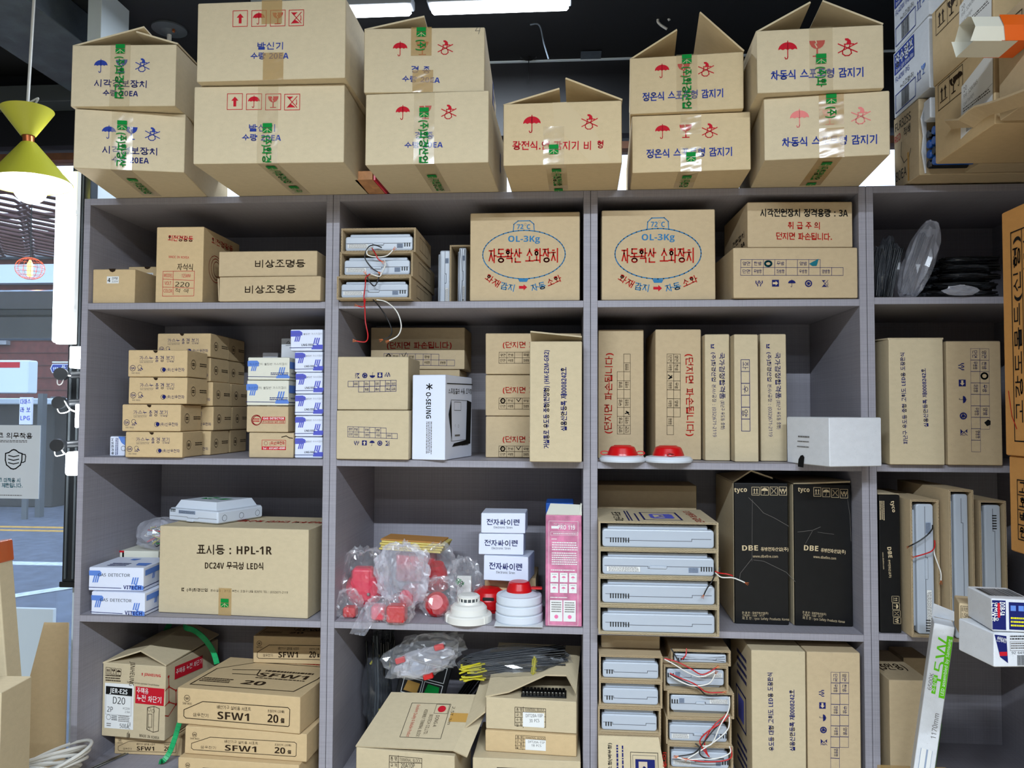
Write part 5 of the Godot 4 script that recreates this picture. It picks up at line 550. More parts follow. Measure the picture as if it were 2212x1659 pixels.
	t = carton("flat_carton", "terminal block carton labelled 18 PCS, middle of three", "box", "terminal block cartons", Vector3(1.2153, .6407, -.0973), -.0617, Vector3(.2303, .0531, .22), "kraft_warm", ["F", ["o", 338, 842, 659, 208, "brown", 15], ["l", [336, 682, 665, 698], "brown", 15], ["l", [334, 522, 663, 538], "brown", 15], ["l", [332, 362, 661, 378], "brown", 15], ["l", [428, 846, 419, 196], "brown", 15], ["t", "TERMINAL BLOCK", 441, 762, 651, 763, 99.9, "brown", 1], ["t", "품 명", 350, 762, 418, 766, 109.9, "brown", 1], ["t", "규 격", 347, 602, 415, 606, 109.9, "brown", 1], ["t", "수 량", 345, 442, 413, 446, 109.9, "brown", 1], ["t", "일 자", 343, 282, 411, 286, 109.9, "brown", 1], ["r", 445, 687, 667, 198, "paper"], ["t", "DFT20A-15P", 472, 579, 656, 578, 119.9, "black", 1], ["t", "18 PCS", 509, 420, 618, 426, 119.9, "black", 1]])
	t = carton("flat_carton", "terminal block carton labelled 30 PCS with torn open lid", "box", "terminal block cartons", Vector3(1.2156, .6943, -.1023), -.0622, Vector3(.2296, .0802, .22), "kraft_grey", ["F", ["o", 327, 722, 663, 154, "brown", 14.6], ["l", [327, 566, 663, 632], "brown", 14.6], ["l", [327, 410, 663, 476], "brown", 14.6], ["l", [327, 254, 663, 320], "brown", 14.6], ["l", [418, 740, 418, 106], "brown", 14.6], ["t", "TERMINAL BLOCK", 433, 660, 647, 692, 97.6, "brown", 1], ["t", "품 명", 340, 647, 409, 660, 107.3, "brown", 1], ["t", "규 격", 340, 491, 409, 504, 107.3, "brown", 1], ["t", "수 량", 340, 335, 409, 348, 107.3, "brown", 1], ["t", "일 자", 340, 179, 409, 192, 107.3, "brown", 1], ["r", 414, 583, 647, 141, "paper"], ["t", "DFT20A-10P", 443, 482, 631, 509, 117.1, "black", 1], ["t", "30 PCS", 484, 333, 595, 355, 117.1, "black", 1]])
	mb = MB.new(); mb.slab([Vector3(-.1148, .0812, .11), Vector3(-.0574, .0922, .1), Vector3(.0344, .1322, .08), Vector3(.0861, .1302, .07), Vector3(.1125, .0922, .09), Vector3(.1148, .1502, -.11), Vector3(-.1148, .1502, -.11)], .004); part(t, "torn_lid", mb, "kraft_grey")
	mb = MB.new(); mb.slab([Vector3(-.1148, .0401, .11), Vector3(-.1648, -.0016, .11), Vector3(-.1348, .1283, -.11), Vector3(-.1148, .1283, -.11)], .004); part(t, "side_flap", mb, "kraft_grey")
	terminal_strip(t, Vector3(.1148, .0802, .11))
	t = carton("flat_carton", "terminal block carton with big printed lid in front", "box", "terminal block cartons", Vector3(.9084, .5406, -.0394), -.1171, Vector3(.2567, .1104, .17), "kraft_grey", ["F", ["o", 346, 875, 673, 388, "brown", 12], ["l", [346, 731, 673, 772], "brown", 12], ["l", [346, 587, 673, 628], "brown", 12], ["l", [346, 443, 673, 484], "brown", 12], ["l", [436, 890, 436, 350], "brown", 12], ["t", "TERMINAL BLOCK", 449, 812, 660, 818, 88, "brown", 1], ["t", "20A10P", 462, 682, 605, 705, 120, "black", 1], ["t", "PCS", 609, 553, 660, 554, 72, "brown", 1], ["t", "품 명", 356, 809, 426, 820, 88, "brown", 1], ["t", "규 격", 356, 665, 426, 676, 88, "brown", 1], ["t", "수 량", 356, 521, 426, 532, 88, "brown", 1]])
	printed_lid(t, Vector3(-.1293, .112, .0851), Vector3(.1247, .1234, .0854), Vector3(.1507, .2006, -.0796), Vector3(-.0957, .1895, -.0799), LID)
	tie_bags()
	t = sleeve("open_carton", "kraft sleeve with printed hanging flap, lowest by the bay side", "open sleeves of exit lights in third bay", Vector3(1.4526, .5406, -.095), 0, Vector3(.1535, .1579, .22), "kraft")
	printed_lid(t, Vector3(-.0767, .004, .16), Vector3(.0967, .004, .16), Vector3(.0707, .1559, .1165), Vector3(-.0767, .1559, .1165), FLAP)
	t = sleeve("open_carton", "kraft sleeve, second up by the bay side on bottom shelf", "open sleeves of exit lights in third bay", Vector3(1.453, .699, -.108), 0, Vector3(.1541, .0625, .24), "kraft")
	t = fixture("white exit light in the second up sleeve by the bay side, bottom shelf", "exit lights stacked low in third bay", Vector3(1.453, .7036, -.102), 0, Vector3(.1361, .0476, .216), "plain", 3, 1, 0)
	t = sleeve("open_carton", "kraft sleeve, third up by the bay side on bottom shelf", "open sleeves of exit lights in third bay", Vector3(1.4563, .762, -.111), 0, Vector3(.1552, .0625, .24), "kraft")
	t = fixture("white exit light in the third up sleeve by the bay side, bottom shelf", "exit lights stacked low in third bay", Vector3(1.4563, .7666, -.105), 0, Vector3(.1372, .0476, .216), "plain", 3, 1, 0)
	t = sleeve("open_carton", "kraft sleeve, topmost by the bay side on bottom shelf", "open sleeves of exit lights in third bay", Vector3(1.4569, .825, -.114), 0, Vector3(.1563, .0625, .24), "kraft")
	t = fixture("white exit light in the topmost sleeve by the bay side, bottom shelf", "exit lights stacked low in third bay", Vector3(1.4569, .8296, -.108), 0, Vector3(.1383, .0476, .216), "plain", 3, 1, 0)
	t = carton("carton", "dark kraft carton lying on the sleeves, bottom shelf of third bay", "box", "", Vector3(1.4607, .888, -.125), 0, Vector3(.1511, .04, .15), "kraft")
	t = sleeve("open_carton", "dusky kraft sleeve, lowest of six with tangled wires", "open sleeves of exit lights in third bay", Vector3(1.6274, .5406, -.11), 0, Vector3(.1594, .0665, .22), "kraft")
	t = fixture("white exit light, lowest of six with tangled wires", "exit lights stacked low in third bay", Vector3(1.6274, .5452, -.105), 0, Vector3(.1414, .0511, .198), "latch", 3, 1, 0)
	wire(t, [Vector3(.0685, .1309, .113), Vector3(.0688, .1174, .119), Vector3(.0382, .1034, .119), Vector3(-.0005, .1004, .119), Vector3(-.0361, .0974, .119), Vector3(-.0588, .1014, .119)], "wire_white")
	wire(t, [Vector3(.0717, .1278, .113), Vector3(.072, .1079, .119), Vector3(.051, .0975, .119), Vector3(.0059, .0942, .119), Vector3(-.0393, .0989, .119)], "wire_red")
	wire(t, [Vector3(-.0139, .1344, .113), Vector3(-.0036, .1277, .119), Vector3(-.0045, .1137, .124), Vector3(.0124, .1025, .119), Vector3(.0543, .1024, .119)], "wire_black", .0016, false)
	t = sleeve("open_carton", "dusky kraft sleeve, second up of six with tangled wires", "open sleeves of exit lights in third bay", Vector3(1.6281, .6076, -.114), 0, Vector3(.1593, .062, .22), "kraft")
	t = fixture("white exit light, second up of six with tangled wires", "exit lights stacked low in third bay", Vector3(1.6281, .6122, -.109), 0, Vector3(.1413, .0472, .198), "latch", 3, 1, 0)
	wire(t, [Vector3(.0676, .1366, .113), Vector3(.0517, .1223, .119), Vector3(.0151, .1005, .124), Vector3(-.0043, .0772, .124), Vector3(.0052, .055, .124), Vector3(.0181, .0394, .124)], "wire_red", .0016, false)
	wire(t, [Vector3(.0692, .1335, .113), Vector3(.0645, .1066, .119), Vector3(.0376, .0819, .124), Vector3(-.0012, .0548, .124), Vector3(-.0336, .0336, .124)], "wire_white")
	wire(t, [Vector3(.0627, .13, .113), Vector3(.0322, .1055, .119), Vector3(.0053, .0743, .124), Vector3(-.0174, .0477, .124), Vector3(-.0563, .0382, .124)], "wire_black")
	t = sleeve("open_carton", "dusky kraft sleeve, third up of six with tangled wires", "open sleeves of exit lights in third bay", Vector3(1.6249, .6701, -.118), 0, Vector3(.1595, .0635, .22), "kraft")
	t = fixture("white exit light, third up of six with tangled wires", "exit lights stacked low in third bay", Vector3(1.6249, .6747, -.113), 0, Vector3(.1415, .0485, .198), "latch", 3, 1, 0)
	wire(t, [Vector3(.0716, .0856, .113), Vector3(.0622, .0746, .119), Vector3(.0353, .0531, .124), Vector3(.0157, .0233, .124), Vector3(.0108, .0037, .124), Vector3(.0178, -.0196, .129)], "wire_red", .0016, false)
	wire(t, [Vector3(.0735, .1182, .113), Vector3(.0704, .0879, .119), Vector3(.0472, .0523, .129), Vector3(.0277, .0097, .129), Vector3(.0051, .0025, .129)], "wire_white", .0016, false)
	t = sleeve("open_carton", "dusky kraft sleeve, fourth up of six with tangled wires", "open sleeves of exit lights in third bay", Vector3(1.6307, .7341, -.122), 0, Vector3(.1632, .0625, .22), "kraft")
	t = fixture("white exit light, fourth up of six with tangled wires", "exit lights stacked low in third bay", Vector3(1.6307, .7387, -.117), 0, Vector3(.1452, .0476, .198), "latch", 3, 1, 0, true)
	wire(t, [Vector3(-.0769, .1056, .113), Vector3(-.0531, .0969, .119), Vector3(-.0181, .085, .124), Vector3(.0111, .0664, .124), Vector3(.05, .0666, .124)], "wire_red")
	wire(t, [Vector3(-.0769, .1023, .113), Vector3(-.0466, .0905, .119), Vector3(-.0083, .0739, .124), Vector3(.0111, .0582, .124), Vector3(.0371, .0607, .124)], "wire_black", .0016, false)
	wire(t, [Vector3(-.0769, .1007, .113), Vector3(-.0499, .0872, .119), Vector3(-.0181, .0801, .124), Vector3(.0177, .0877, .124), Vector3(.0325, .1109, .124)], "wire_white")
	t = sleeve("open_carton", "dusky kraft sleeve, fifth up of six with tangled wires", "open sleeves of exit lights in third bay", Vector3(1.62, .7971, -.126), 0, Vector3(.1589, .0625, .22), "kraft")
	t = fixture("white exit light, fifth up of six with tangled wires", "exit lights stacked low in third bay", Vector3(1.62, .8017, -.121), 0, Vector3(.1409, .0476, .198), "latch", 3, 1, 0, true)
	wire(t, [Vector3(-.0787, .0772, .113), Vector3(-.0483, .0717, .119), Vector3(-.0163, .0579, .124), Vector3(.013, .044, .124), Vector3(.0457, .0613, .124)], "wire_red")
	wire(t, [Vector3(-.0787, .0755, .113), Vector3(-.0549, .065, .119), Vector3(-.0229, .0479, .124), Vector3(.0097, .0384, .124), Vector3(.044, .0531, .124)], "wire_white", .0016, false)
	wire(t, [Vector3(-.0622, .1024, .113), Vector3(-.0515, .0848, .119), Vector3(-.0441, .0735, .124)], "wire_black", .0016, false)
	wire(t, [Vector3(-.0242, .1034, .113), Vector3(-.0269, .0888, .119), Vector3(-.0367, .078, .119)], "wire_red", .0016, false)
	t = sleeve("open_carton", "dusky kraft sleeve, topmost of six with tangled wires", "open sleeves of exit lights in third bay", Vector3(1.6329, .8601, -.13), 0, Vector3(.147, .0375, .22), "kraft")
	t = fixture("white exit light, topmost of six with tangled wires", "exit lights stacked low in third bay", Vector3(1.6329, .8647, -.125), 0, Vector3(.129, .0256, .198), "plain", 3, 1, 0)
	t = carton("tall_carton", "big kraft exit-light carton with sideways lettering, bottom shelf beside sleeves", "box", "tall cartons with sideways lettering", Vector3(1.8151, .5406, -.11), 0, Vector3(.1312, .3709, .24), "kraft_grey", ["F", ["t", "유도등 대형 고휘도 LED용 도광판식", 360, 346, 342, 858, 33.8, "navy", 2], ["t", "실용신안등록 제0008242호", 737, 351, 739, 749, 33.8, "navy", 2], "L", ["o", 300, 620, 750, 380, "navy", 15], ["r", 400, 580, 660, 420, "violet"], ["g", 350, 900, 800, 700, "navy", 4], ["g", 350, 300, 800, 100, "navy", 4]])
	t = carton("tall_carton", "big kraft carton with upright tick-box table, bottom shelf", "box", "cartons with tick-box tables", Vector3(1.9457, .5406, -.11), 0, Vector3(.128, .3709, .24), "kraft", ["F", ["o", 451, 869, 613, 801, "navy", 1.9], ["o", 448, 799, 610, 732, "navy", 1.9], ["o", 445, 730, 607, 663, "navy", 1.9], ["o", 442, 661, 604, 593, "navy", 1.9], ["o", 439, 591, 601, 524, "navy", 1.9], ["o", 436, 522, 598, 454, "navy", 1.9], ["o", 432, 452, 595, 385, "navy", 1.9], ["o", 429, 383, 592, 316, "navy", 1.9], ["o", 426, 314, 589, 246, "navy", 1.9], ["o", 616, 871, 779, 803, "navy", 1.9], ["o", 613, 801, 776, 734, "navy", 1.9], ["o", 610, 732, 773, 664, "navy", 1.9], ["o", 607, 663, 770, 595, "navy", 1.9], ["o", 604, 593, 767, 526, "navy", 1.9], ["o", 601, 524, 763, 456, "navy", 1.9], ["o", 598, 454, 760, 387, "navy", 1.9], ["t", "단면", 532, 861, 530, 809, 26.1, "navy", 1], ["t", "무방향", 534, 792, 532, 740, 26.1, "navy", 1], ["t", "좌방향", 533, 653, 530, 601, 26.1, "navy", 1], ["t", "우방향", 534, 515, 532, 463, 26.1, "navy", 1], ["t", "양방향", 530, 379, 528, 326, 26.1, "navy", 1], ["t", "양면", 698, 863, 695, 811, 26.1, "navy", 1], ["t", "한방", 699, 794, 697, 742, 26.1, "navy", 1], ["t", "무방", 701, 655, 698, 603, 26.1, "navy", 1], ["t", "양방", 702, 517, 700, 465, 26.1, "navy", 1], ["s", "hands", 279, 731, 44.4, "navy", 270], ["s", "arrowbox", 286, 652, 44.4, "navy", 270], ["s", "umbrella", 292, 573, 44.4, "navy", 270], ["s", "cycle", 299, 495, 44.4, "navy", 270], ["s", "cross", 305, 416, 44.4, "navy", 270]])
	t = carton("tall_carton", "kraft mould carton with taped seam behind long white lamp box", "box", "", Vector3(2.1291, .5406, -.12), 0, Vector3(.0982, .3058, .24), "kraft", ["T", ["t", "(5인용)", 100, 400, 800, 400, 200, "brown", 2]])
	tape(t, Vector3(.0982, .3058, .24), "F", 500, 180, 330, .16, "tape_aged", 0, false)
	t = carton("carton", "dark kraft carton deep in narrow bay on bottom shelf", "box", "", Vector3(2.2618, .5406, -.32), 0, Vector3(.0684, .2782, .1), "kraft")

var ALARM := ["F", ["t", "가스누", 192, 701, 431, 698, 146.3, "navy", 1], ["t", "출", 459, 658, 518, 662, 227.5, "navy", 1], ["t", "경", 542, 663, 610, 666, 227.5, "navy", 1], ["t", "보기", 638, 709, 786, 700, 146.3, "navy", 1], ["l", [199, 592, 432, 592], "grey", 8.1], ["t", "GAS DETECTOR", 200, 539, 424, 543, 56.9, "grey", 1], ["l", [653, 604, 787, 603], "grey", 8.1], ["t", "단독형", 655, 563, 777, 561, 48.8, "navy", 1], ["s", "ring", 89, 322, 219.4, "navy"], ["t", "QA", 56, 328, 122, 328, 97.5, "navy", 2], ["s", "ring", 206, 360, 162.5, "navy"], ["l", [229, 329, 253, 278], "navy", 32.5], ["t", "KAB", 175, 245, 237, 244, 60.9, "navy", 2], ["t", "ISO 9002", 71, 142, 213, 141, 56.9, "grey", 1], ["s", "disc", 612, 268, 146.3, "navy"], ["s", "ring", 594, 259, 178.8, "navy"], ["t", "(주)", 658, 262, 726, 262, 113.8, "navy", 1], ["t", "신우전자", 737, 263, 957, 266, 130, "navy", 1], ["q", [421, 982, 500, 978, 496, 912, 471, 879, 441, 909], "brown"], "R", ["s", "seal", 284, 483, 353.9, "brown"], ["g", 595, 572, 941, 420, "brown", 2]]
var PACK := ["F", ["s", "tmark", 147, 620, 452.3, "lblue"], ["q", [1, 833, 237, 836, 277, 765, 265, 598, 3, 595], "lblue"], ["t", "가스안전의 불침번 가스지킴이", 42, 686, 945, 704, 104.8, "black", 0], ["s", "lmark", 843, 318, 476.1, "lblue"], ["g", 555, 339, 975, 200, "navy", 2], ["l", [7, 143, 1002, 129], "navy", 23.8], ["r", 687, 173, 1002, 81, "lblue"], "R", ["q", [0, 800, 700, 800, 800, 700, 800, 500, 0, 500], "lblue"], ["g", 100, 250, 800, 330, "navy", 2], ["l", [0, 130, 1000, 130], "navy", 25]]
var PACKV := ["F", ["s", "tmark", 221, 664, 473.7, "violet"], ["q", [18, 922, 294, 929, 338, 851, 324, 666, 18, 658], "violet"], ["t", "가스안전의 불침번 가스지킴이", 18, 764, 993, 789, 89.5, "grey", 0], ["s", "lmark", 846, 364, 473.7, "violet"], ["t", "LNG", 349, 278, 533, 282, 115.8, "black", 2], ["g", 551, 336, 735, 225, "black", 3], ["l", [0, 142, 1000, 158], "navy", 26.3], ["r", 662, 175, 1000, 79, "violet"]]
var SFW := ["F", ["s", "ring", 85, 712, 183.9, "brown"], ["t", "W", 70, 709, 100, 712, 88, "brown", 3], ["t", "SAM WOO", 48, 572, 126, 570, 72, "brown", 1], ["l", [62, 395, 216, 660, 902, 688, 917, 640, 915, 220, 906, 185, 79, 171, 61, 223, 62, 395], "brown", 20], ["t", "배선기구 설치용 서포트", 332, 552, 609, 554, 104, "brown", 1], ["t", "SFW1", 333, 328, 611, 347, 239.9, "brown", 3], ["t", "삼우전기", 135, 288, 269, 288, 104, "brown", 1], ["t", "포장단위 (20個)", 740, 554, 876, 570, 72, "brown", 1], ["t", "20", 739, 369, 831, 367, 255.9, "brown", 3], ["t", "個", 844, 331, 877, 331, 135.9, "brown", 2], "T", ["t", "SFW1", 450, 520, 900, 520, 130, "brown", 3], ["t", "20", 420, 270, 620, 270, 130, "brown", 3], ["g", 470, 600, 880, 680, "brown", 1], ["g", 470, 400, 880, 440, "brown", 1], ["l", [60, 100, 900, 120, 960, 500, 960, 880, 300, 880, 60, 600, 60, 100], "brown", 12], ["l", [200, 600, 420, 650, 450, 500, 250, 480], "brown", 14], ["g", 80, 200, 330, 330, "brown", 3], ["t", "취급주의", 480, 940, 640, 940, 70, "dred", 1], ["g", 660, 910, 960, 960, "dred", 1]]

# loose strips (cable ties) running side by side from a to b
func strips(t0: Node, a: Vector3, b: Vector3, count: int, spread: Vector3, m: String, called := "cable_ties", sd := 1, r := .0022) -> void:
	var g := RandomNumberGenerator.new(); g.seed = sd; var mb := MB.new()
	for k in count:
		var o := Vector3(g.randf_range(-1, 1), g.randf_range(-1, 1), g.randf_range(-1, 1)) * spread; var e := o + Vector3(g.randf_range(-1, 1), g.randf_range(-1, 1), g.randf_range(-1, 1)) * spread * .3
		var mid := a.lerp(b, .5) + (o + e) * .4 + Vector3(0, g.randf_range(-.006, .006), 0)
		mb.tube([a + o, mid, b + e], r, 4)
	part(t0, called, mb, m)

func cable_tie_bags() -> void:
	t = thing("tie_bag", "clear bag of black cable ties leaning upright, first by the bay side", "bag", Vector3(2.0824, 1.7839, -.08), 0.0, "bags of black cable ties", -.12)
	bag(t, Vector3(0, .0701, 0), Vector3(.0126, .0743, .055), 3, .22, "film_smoke", 18, 14); strips(t, Vector3(0, .006, .0), Vector3(0, .1262, 0), 34, Vector3(.0078, .0, .04), "black_plastic", "cable_ties", 1)
	t = thing("tie_bag", "clear bag of black cable ties leaning upright, second", "bag", Vector3(2.1075, 1.7845, -.12), 0.0, "bags of black cable ties", -.16)
	bag(t, Vector3(0, .0836, 0), Vector3(.0126, .0887, .055), 4, .22, "film_smoke", 18, 14); strips(t, Vector3(0, .006, .0), Vector3(0, .1506, 0), 34, Vector3(.0078, .0, .04), "black_plastic", "cable_ties", 2)
	t = thing("tie_bag", "clear bag of black cable ties leaning upright, third", "bag", Vector3(2.129, 1.7842, -.15), 0.0, "bags of black cable ties", -.14)
	bag(t, Vector3(0, .0889, 0), Vector3(.0126, .0942, .055), 5, .22, "film_smoke", 18, 14); strips(t, Vector3(0, .006, .0), Vector3(0, .16, 0), 34, Vector3(.0078, .0, .04), "black_plastic", "cable_ties", 3)
	t = thing("tie_bag", "clear bag of black cable ties leaning upright, fourth", "bag", Vector3(2.1182, 1.7854, -.1), 0.0, "bags of black cable ties", -.22)
	bag(t, Vector3(0, .074, 0), Vector3(.0126, .0784, .055), 6, .22, "film_smoke", 18, 14); strips(t, Vector3(0, .006, .0), Vector3(0, .1331, 0), 34, Vector3(.0078, .0, .04), "black_plastic", "cable_ties", 4)
	t = thing("tie_bag", "frosted flat bag of grey cable ties leaning over the others", "bag", Vector3(2.1272, 1.7986, -.05), 0.0, "bags of black cable ties", -.34)
	bag(t, Vector3(.03, .0993, 0), Vector3(.032, .1083, .05), 31, .18, "film_milky", 20, 14); strips(t, Vector3(.03, .01, -.01), Vector3(.03, .1715, -.01), 10, Vector3(.014, 0, .02), "black_plastic", "cable_ties", 9)
	t = thing("tie_bag", "black cable ties lying flat in clear bag, lowest of the pile", "bag", Vector3(2.2782, 1.7821, -.08), 0.0, "bags of black cable ties")
	strips(t, Vector3(-.0744, .0118, 0), Vector3(.0812, .0118, 0), 60, Vector3(.006, .0085, .055), "black_plastic", "cable_ties", 20, .0026); bag(t, Vector3(0, .0118, 0), Vector3(.088, .0115, .068), 40, .2, "film_smoke", 26, 10)
	t = thing("tie_bag", "black cable ties lying flat in clear bag, second up of the pile", "bag", Vector3(2.3002, 1.8061, -.1), 0.0, "bags of black cable ties")
	strips(t, Vector3(-.0712, .0118, 0), Vector3(.0776, .0118, 0), 60, Vector3(.006, .0085, .055), "black_plastic", "cable_ties", 21, .0026); bag(t, Vector3(0, .0118, 0), Vector3(.0841, .0115, .068), 41, .2, "film_smoke", 26, 10)
	t = thing("tie_bag", "black cable ties lying flat in clear bag, third up of the pile", "bag", Vector3(2.3105, 1.83, -.11), 0.0, "bags of black cable ties")
	strips(t, Vector3(-.0675, .0118, 0), Vector3(.0737, .0118, 0), 60, Vector3(.006, .0085, .055), "black_plastic", "cable_ties", 22, .0026); bag(t, Vector3(0, .0118, 0), Vector3(.0798, .0115, .068), 42, .2, "film_smoke", 26, 10)
	t = thing("tie_bag", "black cable ties lying flat in clear bag, fourth up of the pile", "bag", Vector3(2.3208, 1.854, -.12), 0.0, "bags of black cable ties")
	strips(t, Vector3(-.0659, .0118, 0), Vector3(.0718, .0118, 0), 60, Vector3(.006, .0085, .055), "black_plastic", "cable_ties", 23, .0026); bag(t, Vector3(0, .0118, 0), Vector3(.0778, .0115, .068), 43, .2, "film_smoke", 26, 10)
	t = thing("tie_bag", "black cable ties lying flat in clear bag, topmost of the pile", "bag", Vector3(2.3303, 1.878, -.14), 0.0, "bags of black cable ties")
	strips(t, Vector3(-.0635, .01, 0), Vector3(.0692, .01, 0), 60, Vector3(.006, .0072, .055), "black_plastic", "cable_ties", 24, .0026); bag(t, Vector3(0, .01, 0), Vector3(.075, .0098, .068), 44, .2, "film_smoke", 26, 10)
	t = thing("bag_label", "crumpled silver film label on the lowest tie bag", "label", Vector3(2.2573, 1.7821, .012))
	bag(t, Vector3(0, .012, 0), Vector3(.035, .013, .008), 77, .4, "film_milky", 20, 8)

func plank() -> void:
	t = thing("wood_plank", "orange wooden plank with red stripe wedged between box stacks", "plank", Vector3(.8024, 2.0606, -.05), -.0149)
	part(t, "plank_body", slabbox(Vector3(-.026, 0, -.2), Vector3(.02, .022, .17), .001), "plank_orange"); part(t, "red_stripe", slabbox(Vector3(.021, 0, -.2), Vector3(.026, .022, .165), .0005), "plastic_pink")

func strobe_bases() -> void:
	t = thing("fire_strobe", "round red strobe on white base, nearest the bay side, with red pull loops both sides", "alarm", Vector3(1.438, 1.3681, -.012), 0.0, "red strobes on white bases")
	var b0 := MB.new(); b0.lathe([[0, 0], [.0565, 0], [.0583, .004], [.0583, .007], [.0524, .0135], [.035, .0165], [0, .0165]], Vector3.ZERO, 40); part(t, "base", b0, "plastic_light")
	b0 = MB.new(); b0.lathe([[.0385, .015], [.0373, .02], [.032, .034], [.0291, .0375], [.0245, .039], [0, .039]], Vector3.ZERO, 32); part(t, "dome", b0, "plastic_red")
	b0 = MB.new(); b0.lathe([[.0233, .039], [.021, .041], [0, .041]], Vector3.ZERO, 24); part(t, "cap", b0, "plastic_red")
	b0 = MB.new(); b0.tube(range(12).map(func(j: int) -> Vector3: return Vector3(-.0451 + .010 * cos(TAU * j / 12), .0215 + .0045 * sin(TAU * j / 12), .0055)), .0016, 6, true); part(t, "pull_loop", b0, "plastic_red")
	b0 = MB.new(); b0.tube(range(12).map(func(j: int) -> Vector3: return Vector3(.0451 + .010 * cos(TAU * j / 12), .0215 + .0045 * sin(TAU * j / 12), .0055)), .0016, 6, true); part(t, "pull_loop", b0, "plastic_red")
	t = thing("fire_strobe", "round red strobe on white base, second one, with loop at its front", "alarm", Vector3(1.5527, 1.3681, -.012), 0.0, "red strobes on white bases")
	var b1 := MB.new(); b1.lathe([[0, 0], [.0588, 0], [.0606, .004], [.0606, .007], [.0546, .0135], [.0364, .0165], [0, .0165]], Vector3.ZERO, 40); part(t, "base", b1, "plastic_light")
	b1 = MB.new(); b1.lathe([[.04, .015], [.0388, .02], [.0334, .034], [.0303, .0375], [.0255, .039], [0, .039]], Vector3.ZERO, 32); part(t, "dome", b1, "plastic_red")
	b1 = MB.new(); b1.lathe([[.0243, .039], [.0218, .041], [0, .041]], Vector3.ZERO, 24); part(t, "cap", b1, "plastic_red")
	b1 = MB.new(); b1.tube(range(12).map(func(j: int) -> Vector3: return Vector3(0 + .010 * cos(TAU * j / 12), .0215 + .0045 * sin(TAU * j / 12), .0473)), .0016, 6, true); part(t, "pull_loop", b1, "plastic_red")

func exit_light_on_carton() -> void:
	t = thing("exit_light", "white exit sign fixture with green arrow lying on the big kraft carton", "light fixture", Vector3(.3043, 1.1845, -.1698), -.377)
	var s := Vector3(.1893, .036, .169); var b := MB.new(); b.box(Vector3(-s.x / 2, 0, -s.z / 2), Vector3(s.x / 2, s.y, s.z / 2), .006); part(t, "housing", b, "plastic_light")
	b = MB.new(); var lo := []; var hi := []
	for e in [[-1, 1], [1, 1], [1, -1], [-1, -1]]:
		lo.append(Vector3(e[0] * s.x * .42, s.y - .001, e[1] * s.z * .44)); hi.append(Vector3(e[0] * s.x * .36, s.y + .021, e[1] * s.z * .38))
	for k in 4: b.flat(lo[k], lo[(k + 1) % 4], hi[(k + 1) % 4], hi[k])
	b.quad(hi[0], hi[1], hi[2], hi[3], Vector3.UP); part(t, "raised_lens", b, "plastic_light")
	b = MB.new(); b.box(Vector3(-.02, .002, s.z / 2 - .002), Vector3(.004, .011, s.z / 2 + .0025), .001); part(t, "latch", b, "plastic_light")
	b = MB.new()
	for k in 6: b.box(Vector3(-s.x * .45 + k * .0034, .025, s.z / 2 - .001), Vector3(-s.x * .45 + k * .0034 + .0016, .034, s.z / 2 + .0006), .0002)
	part(t, "vents", b, "frame_grey")
	for z in [.36, 0.0, -.36]:
		b = MB.new(); b.tube(range(16).map(func(j: int) -> Vector3: return Vector3(s.x / 2 + .0003, .016 + .008 * sin(TAU * j / 16), s.z * z + .008 * cos(TAU * j / 16))), .0005, 4, true); part(t, "knockout", b, "frame_grey")
	ink(t, s, ["F", ["r", 220, 620, 560, 880, "steel"], ["g", 230, 650, 550, 860, "black", 4], ["l", [20, 400, 400, 400, 400, 330, 620, 330, 620, 400, 980, 400], "grey", 25]], "plastic_light", "rating_label")
	var p := Pen.new(); p.host = self; p.face("T", s, .0218); p.ops([["s", "arrowbox", 380, 500, 250, "green", 180], ["q", [560, 420, 700, 420, 760, 580, 620, 560], "green"]], Color(.7, .72, .75)); part(t, "green_print", p, "ink")

func wire_bag() -> void:
	t = thing("wire_bag", "clear plastic bag of coloured wire ends above the detector packs", "bag", Vector3(.1141, 1.0906, -.22))
	bag(t, Vector3(0, .04, 0), Vector3(.068, .048, .06), 12, .16, "film_milky", 26, 14, "film", .001)
	var g := RandomNumberGenerator.new(); g.seed = 4
	for k in 16:
		var q := []
		for j in 5: q.append(Vector3(g.randf_range(-.02, .06), g.randf_range(.012, .068), g.randf_range(-.02, .056)))
		wire(t, q, ["wire_red", "wire_green", "yellow_plastic", "wire_white", "wire_black"][k % 5], .0015, false)
	part(t, "connector", slabbox(Vector3(-.01, .045, .045), Vector3(.006, .056, .058), .001), "plastic")

